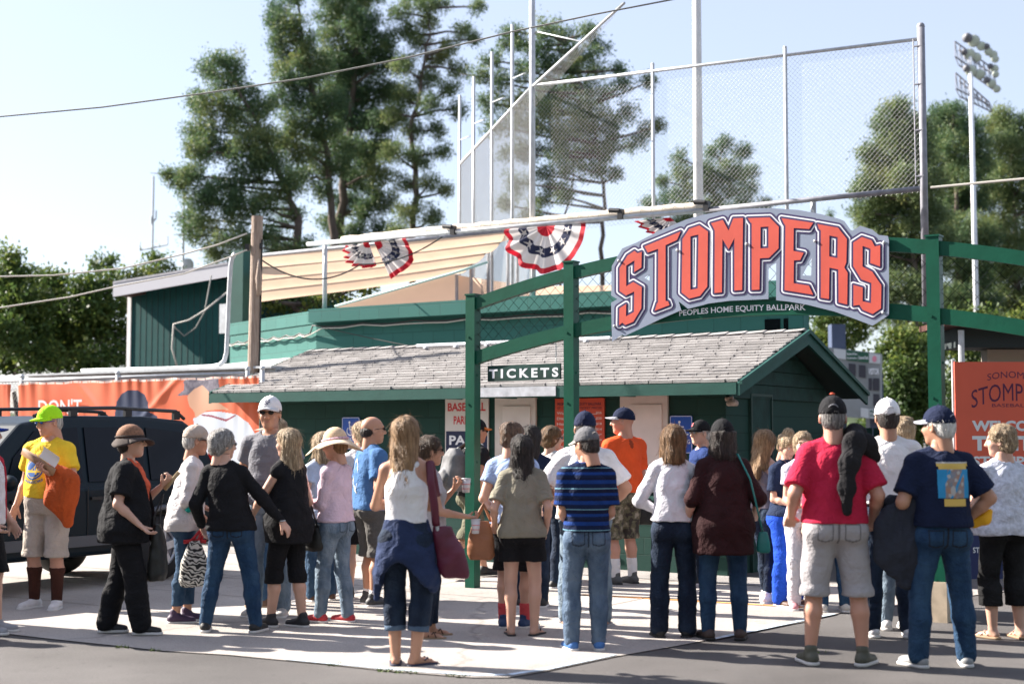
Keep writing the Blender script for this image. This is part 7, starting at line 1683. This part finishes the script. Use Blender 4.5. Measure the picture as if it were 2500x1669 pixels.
# 10 sun hat
P = person(818, 1521, 1.59, 64, 'person in a wide straw sun hat and pink long sleeved shirt', 'f', 'p', .98, feet=((-.07, .12, 0), (.09, -.08, 0)), hands=((-.07, .29, 1.10), (.05, .29, 1.10)), curl=(.8, .8), head=(6, 8), hair=('short', 'chest'), hat=('sun', mat('straw', (0.62, 0.45, 0.29), .9, var=.15, vscale=70), mat('straw_brim', (0.66, 0.50, 0.34), .9, var=.15, vscale=70), cloth('hat_scarf', (.55, .36, .42), var=.5, vscale=90)), top=('long', cloth('pink_linen', (0.66, 0.50, 0.58)), .94, .022, 1.8), legs=('jeans', J['light'], .07, .004), shoe=('sneaker', 'shoe_red', (.50, .03, .04)))
pockets(P, dark=(.05, .08, .11))
mb = MB(); mb.tube([(-.04, .33, 1.12), (-.04, .33, 1.22), (-.04, .33, 1.26), (-.04, .33, 1.30)], [.032, .032, .014, .013], 12); held(P, 'bottle', [('bottle', mb, mat('bottle_green', (.25, .55, .45), .2))], 'greenish drink bottle held by the straw hatted person', 'bottle')
# 11, 12
person(880, 1462, 1.69, 15, 'person with a blond ponytail just behind the blue shirted balding person', 'f', 'p', .95, hair=('pony', 'blond'), top=('tee', WH, .9, .02), legs=('shorts', BK, .55, .02), shoe=('sneaker', 'shoe_black', (0, 0, 0)), head=(20, 0))
P = person(904, 1478, 1.73, -58, 'balding person in a blue tee and grey cargo shorts looking right', 'm', 't', 1.16, .02, feet=((-.12, .03, 8), (.11, -.02, -10)), hands=((-.15, .2, 1.05), (.2, .18, 1.0)), head=(-14, 0), hair=('bald', 'dark'), glasses='dark', top=('tee', cloth('blue_tee', (0.065, 0.155, 0.33)), .90, .028, .72), legs=('shorts', cloth('cargo', (0.10, 0.095, 0.09)), .46, .022), socks=(WH, .16), shoe=('sneaker', 'shoe_charcoal', (.045, .045, .05)))
decal(P, 'top', -1, -.06, 1.22, .2, .34, lambda u, v: 0 if (abs(v - .5 - .35 * math.sin(u * 4)) < .09 or abs(v + .15 + u * .9) < .06 or abs(v + .5 - .3 * math.cos(u * 5)) < .07) and math.sin(u * 40 + v * 13) > -.75 else None, [lw], 'back_print', .006)
# 13 white tank, centre
P = person(990, 1626, 1.685, -4, 'person with long honey hair in a white tank top and cuffed dark capris', 'f', 't', 1.04, feet=((-.075, .02, 8), (.07, .0, -48)), hands=((-.02, .22, 1.16), (-.05, .26, 1.12)), curl=(.5, .5), head=(-16, 3), hair=('vlong', 'hblond'), top=('tank', WH, 1.02, .004), legs=('capri', J['dark'], .29, .018), shoe=('flip', 'flip_navy', (.012, .016, .045), 'navy'), pole=((-1, -.35, -.5), (1, -.35, -.5)))
mb = MB()
for i in (0, 1):
    k_, a_ = P['kn'][i], P['ank'][i]; d = unit(a_ - k_); L = (k_[2] - .30) / max(.01, k_[2] - a_[2]); q = k_ + (a_ - k_) * L; m3 = MB(); m3.tube([tuple(q), tuple(q + d * .05)], .078, 18); m3.build('denim_cuff', J['faded'], P['root'], smooth=True)
def sw(f):
    f.stack([.58, .66, .78, .92, 1.04], [.215, .225, .21, .19, .152], [.15, .165, .165, .15, .118], [0, 0, 0, 0, 0], [-.02, -.02, -.015, 0, 0], .02, p=2.2)
    f.put(lambda X, Y, Z_: (.66 + .10 * np.cos(X * 13 + .4) * 1.0 - .10 * (np.abs(X) > .16) - Z_) * .8, (-.3, -.3, .5), (.3, .3, .8), 0, 'i')
    f.cone((-.19, .0, .66), (-.22, .03, .48), .055, .03, .03); f.cone((.19, -.02, .66), (.20, -.02, .56), .05, .025, .03)
g_ = blob((-.33, -.28, .40), (.33, .26, 1.08), .0085, [sw], .020, 13); np_obj('tied_sweater', g_[0], g_[1], cloth('sweater_navy', (0.022, 0.035, 0.085), var=.3, vscale=4), P['root'], True)
mrn = mat('bag_maroon', (0.11, 0.012, 0.032), .5, var=.15, vscale=8)
held(P, 'shoulder_bag', [('bag_body', bag_shape((.31, .0, .81), .21, .12, .36, .018, 14, rot=-.05), mrn), ('strap', strap([(.22, -.03, 1.00), (.215, -.10, 1.15), (.19, -.11, 1.32), (.175, -.06, 1.455), (.17, .05, 1.44), (.20, .15, 1.2)], .012, 2.4), mrn), ('ring', strap([(.225, -.03, 1.0), (.235, -.02, .94), (.25, 0, .95)], .006), m_steel)], 'maroon shoulder bag of the white tank topped person', 'bag')
# 14 bun
P = person(1044, 1556, 1.55, -78, 'person with a dark bun and glasses holding cups behind the tank topped person', 'f', 't', 1.05, feet=((-.1, .05, 0), (.1, -.04, -8)), hands=((-.10, .25, 1.30), (.16, .31, 1.07)), curl=(.9, .9), head=(4, 2), hair=('bun', 'brown'), glasses='dark', top=('tee', cloth('tee_stone', (.42, .40, .42)), .9, .02), legs=('jeans', J['dark'], .12, .0), shoe=('sandal', 'sandal_brown', (.10, .05, .03), 'tan'))
cupm = mat('cup_clear', (.62, .60, .62), .15); crd = mat('cup_print', (.6, .12, .14), .5)
def cup(P, x, y, z, lab):
    a = MB(); a.tube([(x, y, z - .06), (x, y, z + .06)], [.032, .042], 16, ref=(1, 0, 0)); b = MB(); b.tube([(x, y, z - .028), (x, y, z - .022)], [.0365, .0372], 16, cap=False, ref=(1, 0, 0)); b.tube([(x, y, z + .012), (x, y, z + .018)], [.0405, .0412], 16, cap=False, ref=(1, 0, 0))
    c_ = MB(); c_.tube([(x, y, z + .06), (x, y, z + .068)], [.045, .044], 16, ref=(1, 0, 0)); held(P, 'drink_cup', [('cup', a, cupm), ('printed_band', b, crd), ('lid', c_, cupm)], lab, 'cup', 'clear cups held by the person with the bun')
cup(P, -.10, .36, 1.33, 'upper clear cup in the raised hand of the person with the bun'); cup(P, .16, .40, .98, 'lower clear cup below the stretched arm of the person with the bun')
# 15 backpack
P = person(1154, 1412, 1.72, -62, 'person in black with a backpack and orange brimmed cap walking behind the left post', 'm', 't', 1.02, feet=((-.1, .20, 0), (.1, -.36, 0)), feet_z=(0, .10), hands=((-.22, .1, .9), (.27, .06, .90)), head=(6, 4), lean=.06, hair=('short', 'dark'), hat=('cap', c_cap_black, cloth('brim_orange', (.65, .2, .05))), glasses='dark', top=('tee', cloth('tee_black', (0, 0, 0)), .92, .02), legs=('shorts', cloth('olive_shorts', (.13, .125, .085)), .46, .03), shoe=('shoe', 'shoe_black', (0, 0, 0), 'black'))
bp_ = blob((-.22, -.46, .9), (.22, -.08, 1.5), .009, [lambda f: f.stack([.98, 1.03, 1.2, 1.38, 1.46], [.13, .155, .16, .145, .08], [.08, .12, .125, .10, .05], [0] * 5, [-.24, -.25, -.25, -.235, -.22], .01, p=3), lambda f: f.ell((0, -.375, 1.13), (.11, .05, .10), .02)], .008, 21)
held(P, 'backpack', [('bag_body', bp_, mat('pack_grey', (.06, .06, .065), .7, col2=(.16, .16, .17), vscale=5)), ('strap', strap([(-.1, -.14, 1.44), (-.12, .0, 1.52), (-.12, .14, 1.35), (-.13, .05, 1.1)], .012), m_black), ('strap', strap([(.1, -.14, 1.44), (.12, .0, 1.52), (.12, .14, 1.35), (.13, .05, 1.1)], .012), m_black)], 'grey and black backpack worn by the person behind the left green post', 'backpack')
# 16 olive blouse
P = person(1274, 1552, 1.56, 2, 'person with dark straight hair in an olive blouse and short black shorts', 'f', 'p', 1.0, feet=((-.095, 0, 6), (.11, .0, -28)), hands=((-.24, .10, .96), (.22, .05, .93)), curl=(.8, .45), head=(0, 3), hair=('long', 'dark'), top=('tee', cloth('olive', (0.235, 0.215, 0.165)), .875, .04, .78), legs=('shorts', BK, .66, .022), shoe=('flip', 'flip_black', (.015, .014, .014), 'black'))
tn = mat('bag_tan', (0.30, 0.12, 0.055), .55, var=.12, vscale=8)
held(P, 'handbag', [('bag_body', bag_shape((-.36, .06, .84), .24, .13, .34, .012, 24), tn), ('handle', strap([(-.42, .06, 1.0), (-.34, .07, 1.16), (-.27, .06, 1.0)], .007), tn)], 'tan leather handbag beside the olive bloused person', 'bag')
# 17 youth, 18, 19
person(1252, 1534, 1.66, -12, 'youth with brown hair and a pale blue shirt behind the olive bloused person', 'm', 'p', .92, feet=((-.08, 0, 8), (.10, .04, -24)), head=(-34, 2), hands=((-.2, .15, 1.0), (.2, .15, 1.0)), hair=('short', 'brown'), top=('tee', cloth('sky_tee', (.30, .40, .62)), .9, .02), legs=('shorts', BK, .5, .02), socks=(cloth('sock_red', (.6, .08, .09)), .22), shoe=('sneaker', 'shoe_bluenavy', (.02, .05, .14)))
person(1298, 1482, 1.64, -10, 'person with long dark hair and navy top between the youth and the curly haired person', 'f', 't', 1.0, head=(-30, 0), hands=((-.15, .2, 1.0), (.15, .2, 1.0)), hair=('long', 'dark'), top=('tee', NV, .88, .02), legs=('jeans', J['dark'], .07), shoe=('shoe', 'shoe_black', (0, 0, 0)))
person(1347, 1434, 1.64, -46, 'person with short curly chestnut hair and glasses in a white tee', 'f', 'p', 1.05, feet=((-.1, .05, 0), (.1, -.05, -10)), head=(-18, 2), hands=((-.12, .24, 1.05), (.13, .24, 1.05)), hair=('curly', 'chest'), glasses='clear', top=('tee', WH, .92, .02), legs=('jeans', J['dark'], .07), shoe=('shoe', 'shoe_black', (0, 0, 0)))
# 20 white tee navy cap
P = person(1430, 1530, 1.74, -2, 'broad person in a white tee and plain navy cap with hands on hips', 'm', 't', 1.28, .01, feet=((-.17, .03, 10), (.16, .03, -10)), hands=((-.20, .12, .98), (.20, .12, .98)), curl=(.8, .8), hair=('short', 'dark'), hat=('cap', c_cap_navy), top=('tee', WH, .90, .035, .80), legs=('jeans', J['light'], .07), shoe=('sandal', 'shoe_grey', (0, 0, 0)), pole=((-1, -.5, 0), (1, -.5, 0)))
mb = MB(); w_ = P['wr'][0]; mb.tube([tuple(w_ + np.array([.034 * math.cos(q), .034 * math.sin(q), .012])) for q in [2 * math.pi * i / 16 for i in range(17)]], .007, 6, cap=False); mb.build('wristband', mat('band_green', (.10, .5, .06), .5), P['root'], smooth=True)
# 21 striped polo
pol = stripes('polo_stripe', (0.006, 0.014, 0.05), [(.10, (0.008, 0.040, 0.19)), (.28, (0.006, 0.010, 0.035)), (.40, (0.006, 0.014, 0.05)), (.52, (0.008, 0.040, 0.19)), (.66, (0.006, 0.010, 0.035)), (.84, (0.16, 0.32, 0.40)), (.885, (0.006, 0.014, 0.05))], .165)
P = person(1433, 1588, 1.605, 4, 'person in a blue striped polo shirt grey cap and faded jeans', 'm', 't', 1.04, .02, feet=((-.12, .02, 14), (.10, .02, -6)), hands=((-.12, .22, 1.0), (.12, .22, 1.0)), head=(36, 12), hair=('short', 'dark'), hat=('cap', c_grey, cloth('brim_tan', (.42, .37, .33))), top=('polo', pol, .955, .02, .8), legs=('jeans', J['faded'], .06, .008), shoe=('sneaker', 'shoe_blue', (.04, .14, .38)))
pockets(P, dark=(.02, .03, .05))
# 22 orange shirt
P = person(1524, 1426, 1.83, 26, 'person in a bright orange tee camouflage shorts and two tone cap looking left', 'm', 'd', 1.10, .02, feet=((-.10, .0, 18), (.11, .02, 10)), hands=((-.12, .24, 1.1), (.12, .24, 1.1)), head=(52, 0), hair=('none', 'grey'), hat=('cap', c_cap_navy, cloth('brim_grey', (.30, .30, .34))), top=('tee', cloth('orange_tee', (0.80, 0.10, 0.025)), .93, .028, .8), legs=('shorts', camo(), .46, .024), socks=(WH, .27), shoe=('sneaker', 'shoe_greyblack', (.09, .09, .09), 'black'))
decal(P, 'top', -1, .02, 1.42, .05, .09, lambda u, v: 0 if u * u + v * v * .8 < .8 else None, [cloth('print_rust', (.30, .05, .02))], 'back_mark', .006)
held(P, 'shoulder_bag', [('bag_body', bag_shape((.30, .08, .72), .22, .14, .26, .012, 31), mat('bag_black', (0, 0, 0))), ('strap', strap([(.28, .08, .84), (.24, .06, 1.1), (.20, .02, 1.47)], .007), m_black)], 'black bag at the side of the orange shirted person', 'bag')
# 23 white sweater
person(1646, 1556, 1.64, 0, 'person with wavy brown hair in a white long sleeved sweater and dark jeans', 'f', 'p', 1.0, feet=((-.125, 0, 10), (.11, .0, -26)), hands=((-.13, .22, 1.05), (.13, .22, 1.05)), head=(4, 2), hair=('bob', 'chest'), top=('long', cloth('sweater_white', (.70, .69, .73)), .97, .03, 1.9), legs=('jeans', J['dark'], .05, .022), shoe=('shoe', 'shoe_black', (0, 0, 0), 'black'), pole=((-1, -.6, -.5), (1, -.6, -.5)))
# 24 far cap
person(1716, 1425, 1.70, 104, 'person in a black cap with a red letter and glasses before the booth wall', 'm', 'p', 1.0, head=(14, 2), hands=((-.2, .12, 1.0), (.2, .12, 1.0)), hair=('short', 'grey'), hat=('cap', c_cap_black, None or c_cap_black, None, 'B', mat('mark_red', (.5, .03, .04), .6)), glasses='clear', top=('tee', cloth('royal_dark', (.015, .035, .13)), .9, .02), legs=('jeans', J['dark'], .07), shoe=('shoe', 'shoe_black', (0, 0, 0)))
# 25 brown top
P = person(1768, 1561, 1.67, 0, 'broad person in a loose dark brown top black cap and blue jeans', 'f', 'p', 1.22, .01, feet=((-.13, .0, 16), (.13, .0, -16)), hands=((-.29, .06, .93), (.28, .14, 1.0)), curl=(.55, .5), head=(10, 0), hair=('bob', 'dark'), hat=('cap', c_cap_black), top=('long', cloth('brown_knit', (0.030, 0.010, 0.011), var=.2), .70, .06, 1.12), legs=('tight', J['blue'], .07, .0), shoe=('shoe', 'flat_dark', (.05, .03, .025), 'black'))
tl_ = mat('bag_teal', (0.006, 0.18, 0.16), .5)
held(P, 'crossbody_purse', [('bag_body', bag_shape((.32, -.04, .79), .11, .06, .17, .004, 34), tl_), ('strap', strap([(.31, -.06, .88), (.255, -.17, 1.05), (.20, -.16, 1.3), (.115, -.07, 1.50), (.08, .04, 1.50)], .007, 1.6), tl_)], 'small teal purse on a long strap at the right hip of the brown topped person', 'bag')
# 26 phone woman
P = person(1870, 1471, 1.60, -52, 'young person with very long hair and a grey tank top using a phone', 'f', 'p', .92, feet=((-.09, .1, 0), (.09, -.08, -6)), hands=((-.03, .29, 1.16), (.05, .29, 1.14)), curl=(.8, .8), head=(-6, 14), hair=('vlong', 'hblond'), top=('tank', cloth('mauve', (.21, .18, .21)), .97, .006), legs=('tight', J['dark'], .12), shoe=('sneaker', 'shoe_white', (0, 0, 0)))
mb = MB(); mb.obox((.01, .38, 1.19), (.038, 0, 0), (0, .05, .055), (0, -.004, .004)); held(P, 'phone', [('phone', mb, mat('phone_dark', (.02, .02, .05), .15))], 'dark phone in the hands of the young long haired person', 'phone')
# 27, 28
person(1924, 1479, 1.57, -150, 'person with pinned up blond hair in a navy polo and royal blue trousers looking down', 'f', 'p', 1.1, .02, hands=((-.1, .24, 1.05), (.1, .24, 1.05)), head=(-6, 24), hair=('updo', 'blond'), top=('polo', cloth('navy_polo', (.012, .022, .055)), .93, .02, .7), legs=('pants', cloth('royal', (.01, .06, .42)), .07, .01), shoe=('shoe', 'shoe_brown', (0, 0, 0)), eyes=True)
person(1966, 1488, 1.58, 170, 'light haired person in pale trousers mostly hidden by the red shirted person', 'f', 'p', 1.0, hands=((-.1, .24, 1.05), (.1, .24, 1.05)), hair=('curly', 'blond'), top=('tee', cloth('lilac', (.55, .50, .60)), .9, .02), legs=('pants', cloth('pale_trousers', (.62, .60, .64)), .1, .0), shoe=('shoe', 'shoe_pink', (.6, .25, .28)), eyes=True)
# 29 red shirt
P = person(2043, 1623, 1.815, -2, 'large person in a crimson tee and light grey shorts with a black cap', 'm', 'd', 1.15, .03, feet=((-.17, .02, 14), (.17, -.02, -34)), hands=((-.275, .10, .97), (.27, .10, .95)), curl=(.5, .5), head=(-8, 2), hair=('short', 'salt'), hat=('cap', c_cap_black, c_cap_black, cloth('strap_silver', (.3, .3, .33))), top=('tee', cloth('crimson', (0.46, 0.018, 0.055)), .94, .03, .82), legs=('shorts', cloth('stone_shorts', (0.36, 0.34, 0.35)), .46, .026, .99), shoe=('sneaker', 'shoe_olive', (.075, .075, .055)))
pockets(P, .88, .09, dark=(.16, .15, .155), yoke=True)
mb = MB(); mb.sphere(P['Hn'](np.array([(0, -.012, .147)]))[0], (.018, .018, .008), 10, 5); mb.build('cap_button', mat('button_orange', (.65, .08, .03), .6), P['root'], smooth=True)
drape('jacket', P, [(.18, .20, 1.32), (.15, .02, 1.525), (.11, -.14, 1.47), (.065, -.20, 1.34), (.04, -.215, 1.18), (.045, -.205, 1.03)], [.045, .065, .062, .055, .045, .028], (1.0, .55, 1), cloth('jacket_black', (.018, .017, .019)), 'black jacket slung over the right shoulder of the crimson shirted person', 'jacket', 41, .018)
drape('jacket_sleeve', P, [(.13, -.11, 1.47), (.20, -.09, 1.47), (.26, -.04, 1.38)], [.055, .06, .04], (1, .6, 1), MATS['jacket_black'], 'rolled black sleeve on the right shoulder of the crimson shirted person', 'jacket', 43, .016)
# 34 hidden, 31 straw hair, 30 white cap
person(2036, 1494, 1.60, 0, 'person in navy trousers and pale shoes hidden behind the crimson shirted person', 'm', 'p', 1.0, hair=('short', 'brown'), top=('tee', NV, .9, .02), legs=('jeans', J['blue'], .07), shoe=('sneaker', 'shoe_bone', (0, 0, 0)))
person(2205, 1537, 1.70, -4, 'person with bushy tan hair and light jeans behind the white capped person', 'f', 'p', .95, head=(-20, 0), feet=((-.14, 0, 0), (.02, 0, 0)), side=.05, hands=((-.15, .2, 1.05), (.15, .2, 1.05)), hair=('curly', 'blond'), top=('long', WH, .95, .02, 1.8), legs=('jeans', J['light'], .07), shoe=('sneaker', 'shoe_white', (0, 0, 0)))
P = person(2176, 1556, 1.83, -2, 'person in a white cap and white shirt tucked into dark jeans', 'm', 't', 1.18, feet=((-.14, .02, 16), (.13, 0, -10)), hands=((-.2, .18, 1.02), (.2, .18, 1.02)), head=(0, 0), hair=('short', 'dark'), hat=('cap', c_cap_white, c_cap_white, None), top=('polo', WH, 1.0, .03, .85), legs=('jeans', J['dark'], .06, .008, 1.02), shoe=('sneaker', 'shoe_white', (0, 0, 0)))
mb = MB(); mb.tube([(.195 * math.cos(q), .150 * math.sin(q), 1.005) for q in [2 * math.pi * i / 30 for i in range(31)]], .018, 6, cap=False); mb.build('belt', MATS['belt_brown'], P['root'], smooth=True)
# 32 navy shirt
P = person(2303, 1628, 1.745, 3, 'large white haired person in a navy tee with a picture on its back', 'm', 't', 1.18, .02, feet=((-.17, .0, 26), (.17, .02, -14)), hands=((-.25, .17, 1.03), (.19, .08, .98)), curl=(.8, .7), head=(38, 2), hair=('short', 'white'), hat=('cap', c_cap_navy, cloth('brim_pale', (.38, .38, .45))), top=('tee', cloth('navy_tee', (0.008, 0.014, 0.040)), .96, .03, .80), legs=('jeans', J['blue'], .05, .012), shoe=('sneaker', 'shoe_greywhite', (.30, .30, .30)), pole=(None, (1, -.5, 0)))
pockets(P, .88)
pic = [mat('pic_yellow', (.62, .42, .10), .8), mat('pic_blue', (.02, .25, .50), .8), mat('pic_brown', (.36, .20, .13), .8, col2=(.16, .22, .28), vscale=22), mat('pic_pale', (.42, .40, .38), .8)]
def pf(u, v):
    if v > .80: return 3 if v > .93 else 0
    if v > .66: return 0 if abs(u) < .9 else None
    if v < -.62: return 0 if -.65 < u < .75 and v < -.68 else None
    if abs(u) > .98: return None
    if u < -.55 + .25 * max(0, v): return 1
    if u > .66: return 1
    if (u + .1) ** 2 * 2 + (v + .3) ** 2 < .05 or math.sin(u * 9 + v * 4) * math.sin(v * 11 - u * 3) > .55: return 3
    if math.sin(u * 7 - v * 5) > .8: return 1
    return 2
decal(P, 'top', -1, .045, 1.255, .23, .30, pf, pic, 'back_picture', .005)
drape('coat', P, [(-.30, .10, 1.10), (-.22, .17, 1.05), (-.06, .20, 1.02)], [.07, .09, .06], (1, .9, 1), cloth('coat_grey', (.030, .034, .048)), 'folded top of the dark grey coat on the left forearm of the navy shirted person', 'coat', 51, .016)
drape('coat', P, [(-.20, -.02, 1.08), (-.26, .0, .95), (-.27, .02, .78), (-.22, .02, .60)], [.11, .16, .15, .07], (1.1, .38, 1), MATS['coat_grey'], 'dark grey coat hanging from the left forearm of the navy shirted person', 'coat', 52, .03)
drape('cloth', P, [(.26, .06, .98), (.33, .03, 1.01), (.36, .02, 1.06)], [.04, .035, .02], (1, .7, 1), mat('cloth_yellow', (.8, .40, .01), .7), 'bright yellow cloth at the right hand of the navy shirted person', 'cloth', 53, .01)
# 33 blond
person(2455, 1559, 1.63, 14, 'person with short blond hair in a pale blouse and black cropped trousers', 'f', 'p', 1.22, .01, feet=((-.10, .03, 20), (.13, -.01, -6)), hands=((-.14, .26, 1.2), (.15, .2, 1.05)), head=(52, 4), hair=('curly', 'blond'), top=('tee', cloth('blouse_pale', (0.56, 0.58, 0.66), var=.2, vscale=30), .87, .045, .7), legs=('capri', cloth('capri_black', (.012, .012, .013), var=.5), .28, .03), shoe=('sandal', 'sandal_pale', (.5, .35, .28), 'tan'))
# passer-by just outside the frame (casts the long shadow at lower left)
person(0, 0, 1.78, -90, 'person walking beyond the left edge', 'm', 't', 1.2, loc=(-5.35, 12.15, 0), hair=('short', 'dark'), top=('tee', NV, .9, .02), legs=('jeans', J['dark'], .07))
person(0, 0, 1.70, -70, 'second person walking beyond the left edge', 'f', 't', 1.2, loc=(-5.9, 11.75, 0), hair=('bob', 'dark'), top=('tee', BK, .9, .02), legs=('jeans', J['dark'], .07))
